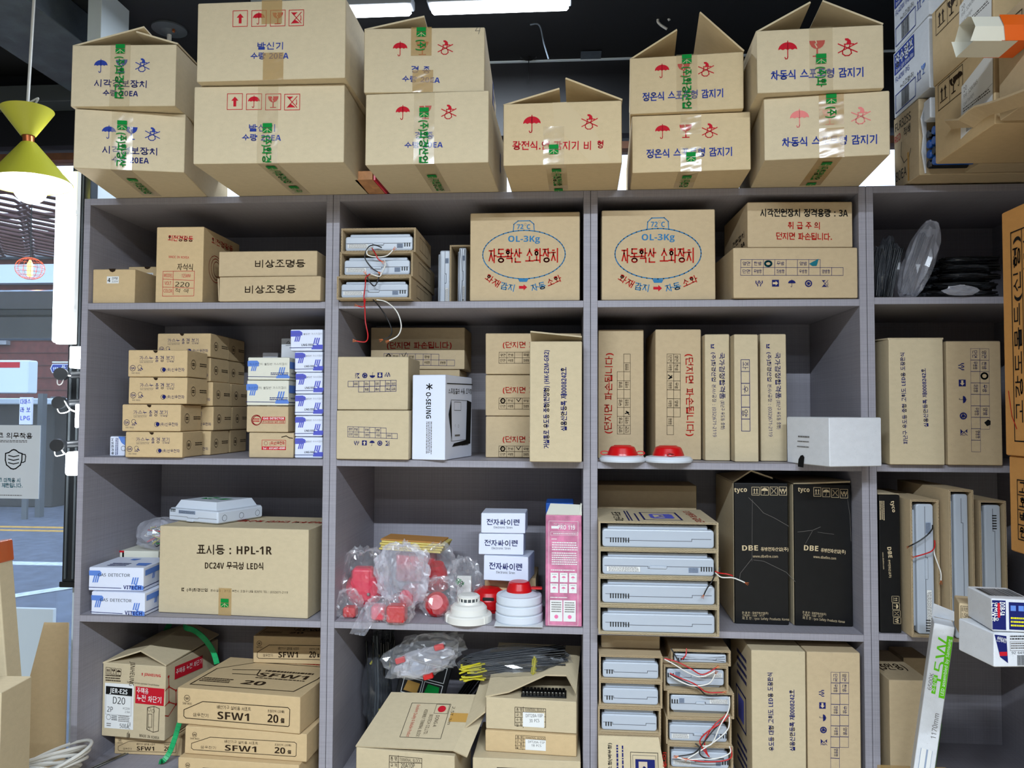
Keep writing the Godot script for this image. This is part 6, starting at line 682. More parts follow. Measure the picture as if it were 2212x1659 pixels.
func detector_base(r: float, y: float, b: MB) -> void:
	b.lathe([[0, y], [r * .96, y], [r, y + .004], [r, y + .019], [r * .965, y + .022], [0, y + .022]], Vector3.ZERO, 40)
func alarm_devices() -> void:
	var b := MB.new()
	t = thing("instruction_sheet", "white instruction sheet under the stacked round bases", "paper", Vector3(1.1778, .9532, 0)); part(t, "sheet", slabbox(Vector3(-.062, 0, -.06), Vector3(.06, .0008, .012), 0.0), "paper")
	t = thing("smoke_detector", "white round smoke detector with slotted cage", "detector", Vector3(1.0447, .9532, -.04))
	b.lathe([[0, 0], [.0604, 0], [.0604, .016], [.058, .019], [.0483, .02], [.0471, .034], [.0398, .042], [.0302, .044], [.0278, .05], [0, .05]], Vector3.ZERO, 40); part(t, "body", b, "plastic_white")
	b = MB.new(); b.lathe([[.0254, .048], [.0254, .06], [0, .06]], Vector3.ZERO, 32); part(t, "mesh_core", b, "frame_grey")
	b = MB.new(); b.lathe([[.029, .0585], [.029, .062], [.0241, .066], [.0121, .068], [0, .068]], Vector3.ZERO, 32); part(t, "cap", b, "plastic_white")
	for k in 16: b = MB.new(); b.box(Vector3(-.0014, .049, .026), Vector3(.0014, .0595, .029), .0004); var o := part(t, "rib", b, "plastic_white"); o.rotation.y = TAU * k / 16
	for k in 3: b = MB.new(); b.box(Vector3(-.007, .0, .0531), Vector3(.007, .021, .0622), .001); var o := part(t, "lug", b, "plastic_white"); o.rotation.y = TAU * k / 3 + .95
	t = thing("round_detector", "three stacked white round detector bases topped by a red indicator lamp", "detector", Vector3(1.1748, .9542, -.05))
	for k in 3: b = MB.new(); detector_base(.0616 * (1.0 - .02 * k), k * .0225, b); part(t, "base_ring", b, "plastic_light")
	b = MB.new(); b.lathe([[.0493, .067], [.0339, .074], [0, .074]], Vector3.ZERO, 32); part(t, "shoulder", b, "plastic_light")
	b = MB.new(); b.lathe([[.0332, .073], [.032, .08], [.0271, .096], [.0222, .099], [0, .099]], Vector3.ZERO, 32); part(t, "red_dome", b, "plastic_red"); part(t, "tab", slabbox(Vector3(.0296, .079, -.01), Vector3(.0603, .085, .006), .002), "plastic_red")
	t = thing("red_siren", "glossy red round siren behind the white bases", "siren", Vector3(1.0853, .9532, -.155))
	b = MB.new(); b.lathe([[0, 0], [.05, 0], [.052, .01], [.05, .03], [.04, .05], [.025, .06], [0, .063]], Vector3.ZERO, 40); part(t, "dome", b, "plastic_red"); part(t, "sound_slot", slabbox(Vector3(-.012, .034, .046), Vector3(.018, .042, .05), .001), "dark")
	b = MB.new(); b.lathe([[.0525, .008], [.056, .01], [.056, .016], [.0525, .018]], Vector3.ZERO, 40); part(t, "rim", b, "plastic_red")

	# red bells, strobes and call-point parts in plastic bags
	t = thing("bagged_bell", "pink-red bell in crinkled clear bag against the bay side", "bag", Vector3(.7512, .9532, -.1), 0.0, "bagged red alarm parts")
	bag(t, Vector3(0, .0869, 0), Vector3(.0645, .0794, .0484), 21, .3, "film", 48, 24, "film", .0006)
	b = MB.new(); b.lathe([[0, 0], [.052, 0], [.052, .0158], [.0484, .027], [.0312, .045], [0, .045]], Vector3(0, .052, -.02), 32, true, Basis(Vector3.RIGHT, .8)); part(t, "bell", b, "plastic_pink")
	b = MB.new(); b.box(Vector3(-.036, .05, -.03), Vector3(.03, .118, .012), .012); part(t, "bell_box", b, "plastic_pink")
	part(t, "terminal", slabbox(Vector3(.018, .05, .03), Vector3(.026, .057, .036), .001), "steel")
	t = thing("bagged_cup", "milky stiff plastic bag standing up with red cup inside", "bag", Vector3(.8659, .9532, -.05), 0.0, "bagged red alarm parts")
	bag(t, Vector3(0, .112, 0), Vector3(.0629, .0799, .0472), 22, .34, "film_milky", 48, 24, "film", .0006)
	b = MB.new(); b.lathe([[0, 0], [.02, 0], [.02, .0105], [.0186, .018], [.012, .03], [0, .03]], Vector3(.012, .04, 0), 32, true, Basis(Vector3.RIGHT, .5)); part(t, "red_cup", b, "plastic_pink")
	t = thing("bagged_strobe", "dark red strobe in clear bag behind the milky one", "bag", Vector3(.9381, .9532, -.18), 0.0, "bagged red alarm parts")
	bag(t, Vector3(0, .1055, 0), Vector3(.0516, .0645, .0387), 23, .35, "film", 48, 24, "film", .0006)
	b = MB.new(); b.lathe([[0, 0], [.032, 0], [.032, .0245], [.0298, .042], [.0192, .07], [0, .07]], Vector3(0, .05, -.01), 32, true, Basis(Vector3.RIGHT, .3)); part(t, "strobe", b, "plastic_red")
	t = thing("bagged_strobe", "red strobe half out of a zip bag beside the smoke detector", "bag", Vector3(.9604, .9532, -.075), 0.0, "bagged red alarm parts")
	bag(t, Vector3(0, .048, 0), Vector3(.0539, .0515, .0386), 24, .38, "film", 48, 24, "film", .0006)
	b = MB.new(); b.lathe([[0, 0], [.032, 0], [.032, .0105], [.0298, .018], [.0192, .03], [0, .03]], Vector3(-.004, .028, 0), 32, true, Basis(Vector3.RIGHT, 1.1)); part(t, "strobe", b, "plastic_red")
	t = thing("bagged_bracket", "clear bag printed green with small bracket inside", "bag", Vector3(1.0178, .9532, -.15), 0.0, "bagged red alarm parts")
	bag(t, Vector3(0, .0753, 0), Vector3(.0432, .0636, .0324), 25, .35, "film", 48, 24, "film", .0006)
	part(t, "bracket", slabbox(Vector3(-.02, .02, -.005), Vector3(.02, .09, .005), .002), "plastic_white")
	ink(t, Vector3(.05, .1, .06), ["F", ["t", "태양", 150, 850, 520, 700, 180, "green", 2]], "paper", "green_print", .001)
	t = thing("bagged_callpoint", "small red square call point in clear film at the shelf edge", "bag", Vector3(.8658, .9532, 0), 0.0, "bagged red alarm parts")
	bag(t, Vector3(0, .031, 0), Vector3(.0401, .0378, .0283), 26, .3, "film", 48, 24, "film", .0006)
	b = MB.new(); b.box(Vector3(-.026, .001, -.02), Vector3(.024, .046, .018), .006); part(t, "call_point", b, "plastic_red")
	t = thing("bagged_callpoint", "rosy red part in film next to the square call point", "bag", Vector3(.8147, .9532, -.012), 0.0, "bagged red alarm parts")
	bag(t, Vector3(0, .0291, 0), Vector3(.0321, .0332, .024), 27, .3, "film", 48, 24, "film", .0006)
	b = MB.new(); b.box(Vector3(-.02, .001, -.016), Vector3(.02, .042, .014), .008); part(t, "call_point", b, "plastic_pink")
	t = thing("bagged_callpoint", "red part in zip-top bag at the corner by the bay side", "bag", Vector3(.7277, .9532, -.035), 0.0, "bagged red alarm parts")
	bag(t, Vector3(0, .0344, 0), Vector3(.036, .0384, .027), 28, .35, "film", 48, 24, "film", .0006)
	b = MB.new(); b.box(Vector3(-.012, .001, -.015), Vector3(.024, .03, .015), .006); part(t, "call_point", b, "plastic_red")
	t = thing("empty_bag", "empty milky zip bag hanging over the shelf edge", "bag", Vector3(.7839, .9532, 0), 0.0, "bagged red alarm parts")
	b = MB.new(); var tl := Vector3(0, .0505, 0); var tr := Vector3(.0542, .0494, 0); var bl := Vector3(-.0345, -.0247, .025); var br := Vector3(.0067, -.0278, .028)
	var no := FastNoiseLite.new(); no.seed = 6; no.frequency = 22.0
	b.film(func(u: float, w: float) -> Vector3:
		var q := tl.lerp(tr, u).lerp(bl.lerp(br, u), w); return q + Vector3(0, 0, no.get_noise_2d(u * 1.6, w * .35) * .012 + sin(PI * w) * .01), 18, 12, false)
	part(t, "film", b, "film_milky")
	t = thing("manual_stack", "pile of yellowed instruction leaflets lying on the bagged bells", "papers", Vector3(.8678, 1.0987, -.235), -.08, "", -.03)
	for k in 4: part(t, "leaflet", slabbox(Vector3(-.0966 + .004 * (k % 2), k * .0065, -.05), Vector3(.0831 + .003 * k, k * .0065 + .006, .05 - .003 * k), .0015), "manual")
	part(t, "cover", slabbox(Vector3(-.0946, .026, -.05), Vector3(.0812, .030, .042), .001), "kraft_orange")
	t = thing("bagged_bell", "dark red bell in film deep behind the others, under the leaflets", "bag", Vector3(.8678, .9532, -.27), 0.0, "bagged red alarm parts")
	b = MB.new(); b.lathe([[0, 0], [.05, 0], [.05, .0175], [.0465, .03], [.03, .05], [0, .05]], Vector3(0, 0, 0), 32, true, Basis(Vector3.RIGHT, 0)); part(t, "bell", b, "plastic_red")
	b = MB.new(); b.box(Vector3(-.06, .05, -.05), Vector3(.06, .1415, .05), .01); part(t, "bell_box", b, "plastic_red")
	bag(t, Vector3(0, .07, 0), Vector3(.088, .072, .065), 51, .15, "film", 24, 14, "film", .0006)

func ribbon(t0: Node, pts: Array, wd: float, m: String) -> void:
	var l := spline(pts, 5); var b := MB.new()
	for i in l.size() - 1:
		var d: Vector3 = (l[i + 1] - l[i]).normalized(); var d0: Vector3 = (l[i] - l[maxi(i - 1, 0)]).normalized() if i else d
		var s0 := d0.cross(Vector3.BACK).normalized() * wd * .5; var s1 := d.cross(Vector3.BACK).normalized() * wd * .5
		var z := Vector3(0, 0, .0012)
		b.flat(l[i] - s0 + z, l[i] + s0 + z, l[i + 1] + s1 + z, l[i + 1] - s1 + z); b.flat(l[i] - s0 - z, l[i] + s0 - z, l[i + 1] + s1 - z, l[i + 1] - s1 - z)
		if i % 2 == 0:   # raised cross weave
			for k in 4: b.box(l[i] + s0 * (k - 1.5) * .5 + z - Vector3(.0012, .0012, .0), l[i] + s0 * (k - 1.5) * .5 + z + Vector3(.0012, .0012, .0006), .0002)
	part(t0, "strap", b, m)
func green_strap() -> void:
	t = thing("lifting_strap", "green woven strap looped over the breaker carton", "strap", Vector3(.2116, .5406, -.06))
	ribbon(t, [Vector3(-.1616, .2594, -.315), Vector3(-.1396, .2974, -.31), Vector3(-.0996, .3154, -.28), Vector3(-.0616, .3234, -.23), Vector3(-.0282, .3167, -.18), Vector3(-.0002, .3129, -.17), Vector3(.0277, .3021, -.16), Vector3(.0531, .2809, -.155), Vector3(.072, .2554, -.152), Vector3(.0836, .2243, -.15)], .0155, "strap_green")
	ribbon(t, [Vector3(.0419, .115, -.04), Vector3(.0376, .1067, -.035), Vector3(.0319, .0817, -.03), Vector3(.0263, .0568, -.025), Vector3(.0174, .0286, -.02), Vector3(.0075, .012, -.01), Vector3(0, .012, 0)], .0135, "strap_green")
	t = thing("steel_rod", "pair of thin grey rods lying in the corner of the bottom shelf", "rod", Vector3(.0366, .5436, -.02))
	for k in 2: var b := MB.new(); b.tube([Vector3(.012 * k, 0, 0), Vector3(.075 + .004 * k, .0, -.17)], .0022, 6); part(t, "rod", b, "steel")

func terminal_strip(_b: Node, h: Vector3) -> void:
	var at: Vector3 = _b.position
	t = thing("terminal_block", "black terminal blocks seen through the torn carton lid", "terminal block", at + Vector3(.02, h.y, 0))
	for k in 12: part(t, "block", slabbox(Vector3(-.05 + k * .0092, .002, h.z * .55), Vector3(-.05 + k * .0092 + .008, .012, h.z * .85), .001), "black_plastic"); part(t, "screw", slabbox(Vector3(-.048 + k * .0092, .010, h.z * .85), Vector3(-.045 + k * .0092, .012, h.z * .853), .0004), "steel")
	part(t, "rail", slabbox(Vector3(-.052, .0, h.z * .45), Vector3(.062, .003, h.z * .9), .0005), "black_plastic")

func tie_bags() -> void:
	var b := MB.new()
	t = thing("tie_bag", "tall clear bag of grey and yellow cable ties standing by the bay side", "bag", Vector3(.7626, .5406, -.27), 0.0, "cable tie bags on the bottom shelf")
	strips(t, Vector3(0, .005, .0), Vector3(.005, .3125, .0), 20, Vector3(.03, .0, .04), "frame_grey", "grey_ties", 3, .0035); strips(t, Vector3(0, .005, .01), Vector3(.002, .2968, .01), 44, Vector3(.034, .0, .05), "black_plastic", "black_ties", 4, .0028)
	strips(t, Vector3(.0, .225, .03), Vector3(.0, .25, .03), 7, Vector3(.03, .012, .02), "yellow_plastic", "yellow_tags", 5, .0035); strips(t, Vector3(-.0, .03, .035), Vector3(.0, .09, .035), 6, Vector3(.03, .012, .015), "yellow_plastic", "yellow_tags", 6, .004)
	bag(t, Vector3(0, .1562, 0), Vector3(.052, .1562, .07), 61, .18, "film_smoke", 20, 22)
	t = thing("tie_bag", "long clear bag of black cable ties with yellow heads lying across", "bag", Vector3(1.1648, .7821, -.11), 0.0, "cable tie bags on the bottom shelf", .1)
	strips(t, Vector3(-.1304, .04, 0), Vector3(.1304, .05, 0), 110, Vector3(.012, .026, .034), "black_plastic", "black_ties", 11, .0024)
	strips(t, Vector3(-.136, .035, .012), Vector3(-.0794, .038, .012), 34, Vector3(.012, .022, .026), "yellow_plastic", "yellow_heads", 12, .0026); strips(t, Vector3(.0482, .02, .03), Vector3(.0567, .062, .03), 6, Vector3(.006, .006, .006), "yellow_plastic", "yellow_tags", 13, .003)
	bag(t, Vector3(0, .045, 0), Vector3(.1445, .042, .055), 62, .16, "film_smoke", 36, 14)
	t = thing("film_bag", "crumpled silvery film bag with red scraps hanging under the shelf", "bag", Vector3(.9368, .7847, -.1), 0.0, "cable tie bags on the bottom shelf", .3)
	bag(t, Vector3(0, .06, 0), Vector3(.095, .05, .05), 63, .42, "film", 34, 18); bag(t, Vector3(.0, .045, .01), Vector3(.07, .03, .035), 64, .5, "film_milky", 26, 12, "inner_film")
	for e in [[.05, .075], [-.06, .07], [-.0, .01]]: b = MB.new(); b.box(Vector3(e[0] - .014, e[1] - .008, .02), Vector3(e[0] + .014, e[1] + .008, .03), .003); part(t, "red_scrap", b, "plastic_red")
	t = thing("leaflet_pack", "film-wrapped pack of printed product sheets at the back", "papers", Vector3(.8486, .5606, -.25), .1, "", -.25)
	b = MB.new(); b.box(Vector3(-.07, 0, -.02), Vector3(.07, .2299, .015), .003); part(t, "sheets", b, "dark")
	ink(t, Vector3(.14, .2299, .03), ["F", ["o", 100, 760, 480, 950, "paper", 8], ["o", 520, 760, 900, 950, "paper", 8], ["o", 100, 540, 480, 730, "paper", 8], ["o", 520, 540, 900, 730, "paper", 8], ["q", [140, 790, 400, 780, 440, 920, 200, 930], "steel"], ["q", [560, 580, 860, 570, 840, 700, 600, 710], "green"], ["q", [140, 570, 420, 560, 440, 690, 180, 700], "tan"], ["g", 120, 380, 880, 500, "steel", 4]], "dark", "sheet_print")
	strips(t, Vector3(.10, .06, -.03), Vector3(.16, .2099, .0), 18, Vector3(.03, .0, .03), "black_plastic", "black_ties", 15, .003)

var LID := [["o", 420, 180, 840, 800, "black", 7], ["o", 690, 620, 830, 790, "black", 5], ["s", "disc", 760, 705, 120, "red"], ["t", "DONG-A", 740, 590, 740, 380, 60, "brown", 1], ["t", "BESTECH CO.,LTD.", 670, 600, 670, 240, 60, "brown", 1], ["t", "ASSEMBLY TERMINAL BLOCK", 600, 690, 600, 200, 60, "brown", 1], ["t", "Excellent Quality & Reliable Product", 500, 770, 500, 190, 55, "dred", 1], ["r", 870, 480, 1050, 640, "tan"], ["t", "2.5T 3m", 880, 760, 880, 420, 50, "brown", 0]]
var FLAP := [["t", "피난구 유도등 소형(벽부형)", 160, 60, 160, 900, 60, "black", 2], ["g", 240, 80, 290, 880, "navy", 1, 1], ["g", 320, 80, 360, 880, "navy", 1, 1], ["o", 450, 260, 830, 780, "black", 8], ["o", 480, 300, 800, 740, "grey", 6], ["s", "runner", 650, 520, 330, "navy"], ["t", "(던지면 파손됩니다)", 920, 230, 920, 800, 55, "dred", 2]]
func printed_lid(t0: Node, fl: Vector3, fr: Vector3, br: Vector3, bl: Vector3, list: Array) -> void:
	var b := MB.new(); b.slab([fl, bl, br, fr] if (bl - fl).cross(br - fl).dot(Vector3(0, 1, 1)) > 0 else [fl, fr, br, bl], .003); var lid := part(t0, "lid", b, "kraft_grey")
	if list == LID: b = MB.new(); b.slab([fr, fr + Vector3(.035, -.012, .0), br + Vector3(.03, -.012, 0), br], .004); part(t0, "lid_flap", b, "kraft_grey")
	var p := Pen.new(); p.host = self; p.ax = (fr - fl).normalized(); p.nn = p.ax.cross((bl - fl)).normalized(); p.ay = p.nn.cross(p.ax); p.o = fl; p.W = (fr - fl).length(); p.H = (bl - fl).dot(p.ay); p.off = .0006
	if p.nn.y + p.nn.z < 0: p.nn = -p.nn
	p.ops(list, Color(.5, .4, .3)); part(lid, "lid_print", p, "ink")

func side_rack() -> void:
	var b := MB.new()
	t = carton("lamp_carton", "worn kraft lamp carton marked FLR32SS and 80EA in pen, lowest at far end", "box", "lamp cartons stacked on the side rack", Vector3(2.59, 2.0646, -.0029), 0, Vector3(.9, .1889, .1384), "kraft", ["L", ["t", "FLR32SS", 60, 860, 720, 860, 130, "black", 1], ["t", "RED", 30, 700, 300, 700, 110, "red", 1], ["t", "적색", 420, 700, 700, 700, 130, "black", 1], ["t", "80EA", 60, 180, 520, 180, 150, "black", 1], ["l", [330, 600, 300, 420, 420, 300, 620, 330, 700, 420], "black", 10], ["q", [560, 20, 620, 20, 620, 400, 560, 400], "tan"]] )
	t = carton("lamp_carton", "white lamp carton with blue band, middle of the far stack", "box", "lamp cartons stacked on the side rack", Vector3(2.59, 2.2535, .027), 0, Vector3(.9, .172, .1915), "card_white", ["L", ["r", 40, 640, 620, 960, "blue"], ["t", "장수램프", 70, 830, 600, 830, 200, "white", 2], ["t", "Brown Light Brown Max", 80, 690, 600, 690, 70, "white", 0], ["t", "FL40W PG", 60, 560, 480, 560, 90, "blue", 1], ["t", "누리조명(주)", 200, 400, 600, 400, 80, "grey", 1], ["o", 60, 60, 640, 330, "blue", 12], ["s", "bar", 350, 200, 250, "black"], ["s", "ups", 740, 300, 160, "blue"], ["s", "glass", 860, 330, 140, "lblue"]])
	t = carton("lamp_carton", "white lamp carton with blue print, topmost of the far stack", "box", "lamp cartons stacked on the side rack", Vector3(2.59, 2.4255, .0325), 0, Vector3(.9, .172, .191), "card_white", ["L", ["r", 40, 640, 620, 960, "blue"], ["t", "장수램프", 70, 830, 600, 830, 200, "white", 2], ["t", "Brown Light Brown Max", 80, 690, 600, 690, 70, "white", 0], ["t", "FL40W PG", 60, 560, 480, 560, 90, "blue", 1], ["t", "누리조명(주)", 200, 400, 600, 400, 80, "grey", 1], ["o", 60, 60, 640, 330, "blue", 12], ["s", "bar", 350, 200, 250, "black"], ["s", "ups", 740, 300, 160, "blue"], ["s", "glass", 860, 330, 140, "lblue"]])
	t = thing("lamp_pack", "torn carton end spilling blue-capped fluorescent tubes", "lamps", Vector3(2.152, 2.0666, .1045), 0.0, "lamp cartons stacked on the side rack")
	var gw := .0646
	part(t, "inner_packing", slabbox(Vector3(.09, 0, -gw / 2), Vector3(.8, .18, gw / 2), .001), "kraft")
	for k in 8:
		b = MB.new(); b.lathe([[0, -.002], [.009, -.002], [.0105, .002], [.0105, .085]], Vector3(.0, .016 + .024 * (k / 2), gw * (-.2 + .4 * (k % 2))), 14, true, Basis(Vector3.FORWARD, PI / 2)); part(t, "tube_cap", b, "card_blue" if k % 3 else "black_plastic")
	b = MB.new(); b.box(Vector3(-.012, .115, -.012), Vector3(.03, .165, .02), .003); part(t, "white_insert", b, "card_white")
	b = MB.new(); b.slab([Vector3(-.002, .0, -gw / 2), Vector3(-.012, .05, -gw / 2 + .006), Vector3(-.006, .09, -gw / 2 + .002), Vector3(-.014, .13, -gw / 2 + .009), Vector3(.002, .175, -gw / 2)], .004); part(t, "torn_edge", b, "card_white")
	t = carton("lamp_carton", "tan lamp carton with white shipping label, lower of the near stack", "box", "lamp cartons stacked on the side rack", Vector3(2.59, 2.0646, .2675), 0, Vector3(.9, .182, .2433), "kraft_warm", ["L", ["o", 80, 640, 520, 960, "brown", 8], ["s", "ups", 180, 810, 220, "brown"], ["l", [290, 640, 290, 960], "brown", 7], ["s", "glass", 360, 810, 200, "brown"], ["s", "umbrella", 460, 830, 170, "brown"], ["q", [470, 90, 980, 200, 1000, 860, 500, 700], "paper"], ["t", "20", 530, 640, 590, 655, 70, "grey", 1], ["t", "FHF 32W/865", 530, 560, 760, 620, 60, "grey", 1], ["t", "Cool Daylight", 530, 470, 700, 510, 45, "grey", 1], ["g", 520, 380, 950, 440, "grey", 2], ["s", "bar", 640, 230, 200, "black"], ["l", [520, 350, 980, 460], "grey", 5]])
	t = carton("lamp_carton", "tan lamp carton with white shipping label, upper of the near stack", "box", "lamp cartons stacked on the side rack", Vector3(2.59, 2.2466, .2653), 0, Vector3(.9, .175, .2524), "kraft_warm", ["L", ["o", 80, 640, 520, 960, "brown", 8], ["s", "ups", 180, 810, 220, "brown"], ["l", [290, 640, 290, 960], "brown", 7], ["s", "glass", 360, 810, 200, "brown"], ["s", "umbrella", 460, 830, 170, "brown"], ["q", [470, 90, 980, 200, 1000, 860, 500, 700], "paper"], ["t", "20", 530, 640, 590, 655, 70, "grey", 1], ["t", "FHF 32W/865", 530, 560, 760, 620, 60, "grey", 1], ["t", "Cool Daylight", 530, 470, 700, 510, 45, "grey", 1], ["g", 520, 380, 950, 440, "grey", 2], ["s", "bar", 640, 230, 200, "black"], ["l", [520, 350, 980, 460], "grey", 5]])
	t = carton("lamp_carton", "opened tan lamp carton nearest the camera on the side rack", "box", "lamp cartons stacked on the side rack", Vector3(2.59, 2.0646, .518), 0, Vector3(.9, .2, .2293), "kraft", ["L", ["o", 80, 640, 360, 900, "brown", 8], ["s", "ups", 180, 770, 180, "brown"]])
	t = thing("torn_flap", "ragged torn cardboard flap sticking out under the shipping labels", "cardboard", Vector3(2.11, 2.1176, .2161))
	b = MB.new(); var edge := [Vector3(.04, 0, 0), Vector3(0, .0102, .0376), Vector3(0, -.0105, .0954), Vector3(0, -.0077, .1322), Vector3(0, -.009, .1586), Vector3(0, -.0206, .2004), Vector3(0, -.0313, .2476), Vector3(0, -.0461, .3227), Vector3(0, -.062, .3853)]
	for k in edge.size() - 1: var e0: Vector3 = edge[k]; var e1: Vector3 = edge[k + 1]; b.flat(e0, e1, e1 + Vector3(.03, -.016, 0), e0 + Vector3(.03, -.016, 0)); b.flat(e0 + Vector3(0, -.004, 0), e1 + Vector3(0, -.004, 0), e1 + Vector3(.03, -.02, 0), e0 + Vector3(.03, -.02, 0)); b.flat(e0, e1, e1 + Vector3(0, -.004, 0), e0 + Vector3(0, -.004, 0))
	part(t, "torn_sheet", b, "kraft")
	t = thing("tube_carton", "crushed white and orange tube carton poking out above the torn flap", "box", Vector3(2.0303, 2.1634, .5), .06, "lamp cartons stacked on the side rack")
	b = MB.new(); var prof := [Vector2(-.03, .0), Vector2(.026, .004), Vector2(.032, .028), Vector2(.02, .052), Vector2(-.018, .056), Vector2(-.034, .032)]
	for k in 6: var p0: Vector2 = prof[k]; var p1: Vector2 = prof[(k + 1) % 6]; b.flat(Vector3(-.006 * (k % 2), p0.y, p0.x), Vector3(0, p1.y, p1.x), Vector3(.08, p1.y, p1.x), Vector3(.08, p0.y, p0.x))
	part(t, "white_end", b, "card_cream"); b = MB.new()
	for k in 6: var p0: Vector2 = prof[k] * 1.06; var p1: Vector2 = prof[(k + 1) % 6] * 1.06; b.flat(Vector3(.05 + .006 * (k % 2), p0.y, p0.x), Vector3(.05, p1.y, p1.x), Vector3(.107, p1.y, p1.x), Vector3(.107, p0.y, p0.x))
	part(t, "orange_sleeve", b, "plastic_orange")
	t = carton("mould_carton", "orange-brown moulding carton with boxed lettering, upper at the picture edge", "box", "orange-brown moulding cartons", Vector3(2.42, 1.4101, .5993), 0, Vector3(.5, .4873, .5), "kraft_orange", ["L", ["o", 66, 60, 1000, 900, "black", 5], ["l", [137, 60, 137, 900], "black", 4], ["l", [208, 60, 208, 900], "black", 4], ["t", "고강도몰드(신형)", 102, 130, 102, 880, 50, "black", 2], ["t", "수호 백색 원형", 172, 130, 172, 860, 50, "black", 2], ["l", [30, 260, 50, 160, 80, 110], "dred", 5]])
	t = carton("mould_carton", "orange-brown moulding carton with boxed lettering, lower at the picture edge", "box", "orange-brown moulding cartons", Vector3(2.425, 1.2216, .5993), 0, Vector3(.5, .1885, .5), "kraft_orange", ["L", ["o", 58, 145, 1000, 754, "black", 11], ["l", [58, 602, 1000, 602], "black", 9], ["l", [58, 450, 1000, 450], "black", 9], ["l", [58, 297, 1000, 297], "black", 9], ["t", "고강도몰드", 68, 678, 300, 678, 120, "black", 2], ["t", "호수", 68, 526, 160, 526, 110, "black", 2], ["t", "백색", 68, 373, 160, 373, 110, "black", 2], ["t", "원형", 68, 221, 160, 221, 110, "black", 2]])
	t = thing("side_rack", "grey steel rack carrying the lamp cartons at the picture edge", "shelf", Vector3(2.62, 0, .95))
	for e in [[2.0626, -.38], [1.2206, -.42], [1.0229, -.46]]: part(t, "rack_board", slabbox(Vector3(e[1], e[0] - .025, -.44), Vector3(.5, e[0], .9), .002), "frame_grey")
	for x in [.2, .47]:
		for z in [-.42, .86]: part(t, "post", slabbox(Vector3(x - .02, 0, z - .02), Vector3(x + .02, 2.0406, z + .02), .002), "frame_grey")
	for e in [["upper", 2.0685, .42, .78, 1.0, 2.16]]:  # added carton out of view, blocks batten light to darken the narrow bay
		t = carton("lamp_carton", "large kraft carton farther along the side rack, %s row" % e[0], "box", "lamp cartons stacked on the side rack", Vector3(e[5] + .3, e[1], e[3] + e[4] / 2), 0, Vector3(.6, e[2], e[4]), "kraft")
	t = carton("tube_carton", "long white LED tube box with green print leaning on the bookcase", "box", "", Vector3(2.0058, 0, .1), -.35, Vector3(.0426, 1.0372, .058), "card_white", ["F", ["t", "15W", 540, 865, 540, 972, 25, "lime", 1], ["r", 680, 845, 950, 978, "lime"], ["t", "LED assembled by Samsung", 815, 850, 815, 972, 7, "white", 1], ["t", "6500K", 230, 855, 230, 892, 9, "grey", 0], ["r", 330, 850, 520, 890, "lime"], ["t", "주광색", 425, 853, 425, 887, 8, "white", 1], ["t", "1170mm", 700, 755, 700, 812, 11, "grey", 0], ["r", 220, 300, 760, 730, "steel"], ["r", 250, 300, 480, 730, "paper"], ["r", 560, 300, 740, 730, "paper"], "R", ["s", "bar", 520, 925, 36, "black", 90], ["r", 60, 520, 140, 790, "lime"], ["g", 220, 520, 620, 770, "grey", 6, 1]], -.1376)
	b = MB.new(); b.slab([Vector3(-.02, 1.0372, -.028), Vector3(.024, 1.0372, -.028), Vector3(.028, 1.0592, -.012), Vector3(-.022, 1.0692, -.012)], .0015); part(t, "top_flap", b, "card_white")
	t = carton("relay_box", "small blue and white relay box with barcode, lower at rack edge", "box", "small boxes on the rack edge", Vector3(2.0878, 1.0399, .45), .12, Vector3(.0728, .0614, .1), "card_white", ["F", ["q", [30, 950, 330, 900, 360, 120, 160, 300], "navy"], ["t", "안전지시형", 90, 830, 330, 760, 150, "white", 2], ["r", 150, 330, 340, 450, "red"], ["g", 420, 780, 980, 930, "black", 2], ["o", 420, 480, 980, 740, "grey", 10], ["g", 440, 520, 960, 720, "grey", 3], ["s", "bar", 720, 200, 300, "black"], ["t", "92 641562", 450, 420, 950, 420, 80, "black", 0]])
	t = carton("relay_box", "small blue and white relay box with yellow print, upper at rack edge", "box", "small boxes on the rack edge", Vector3(2.0989, 1.1018, .45), -.08, Vector3(.0721, .0591, .1), "card_white", ["F", ["r", 20, 60, 330, 940, "navy"], ["t", "DOB-5A", 260, 900, 240, 480, 180, "white", 2], ["t", "안전사용", 90, 880, 80, 300, 200, "white", 2], ["r", 140, 420, 200, 860, "red"], ["r", 400, 80, 990, 900, "navy"], ["g", 440, 150, 960, 480, "yellow", 3], ["r", 440, 640, 560, 800, "lblue"], ["r", 620, 640, 740, 800, "lblue"], ["r", 800, 640, 920, 800, "lblue"], "T", ["s", "bar", 500, 500, 600, "black"]])
	t = carton("relay_box", "small kraft relay box with black boxed print tilted at rack edge", "box", "small boxes on the rack edge", Vector3(2.082, 1.0656, .365), -.35, Vector3(.0358, .0616, .07), "kraft", ["F", ["o", 120, 520, 480, 900, "black", 12], ["t", "피복형", 150, 800, 450, 800, 150, "black", 1], ["t", "1.5A", 150, 620, 450, 620, 150, "black", 1], ["o", 600, 380, 940, 760, "black", 12], ["t", "최형", 640, 660, 900, 660, 150, "black", 1]])
	t = carton("relay_box", "small kraft box with opened flap behind the blue relay boxes", "box", "small boxes on the rack edge", Vector3(2.1681, 1.0249, .32), -.2, Vector3(.08, .0758, .08), "kraft", ["F", ["o", 120, 520, 480, 900, "black", 12], ["t", "피복형", 150, 800, 450, 800, 150, "black", 1], ["t", "1.5A", 150, 620, 450, 620, 150, "black", 1], ["o", 600, 380, 940, 760, "black", 12], ["t", "최형", 640, 660, 900, 660, 150, "black", 1]])
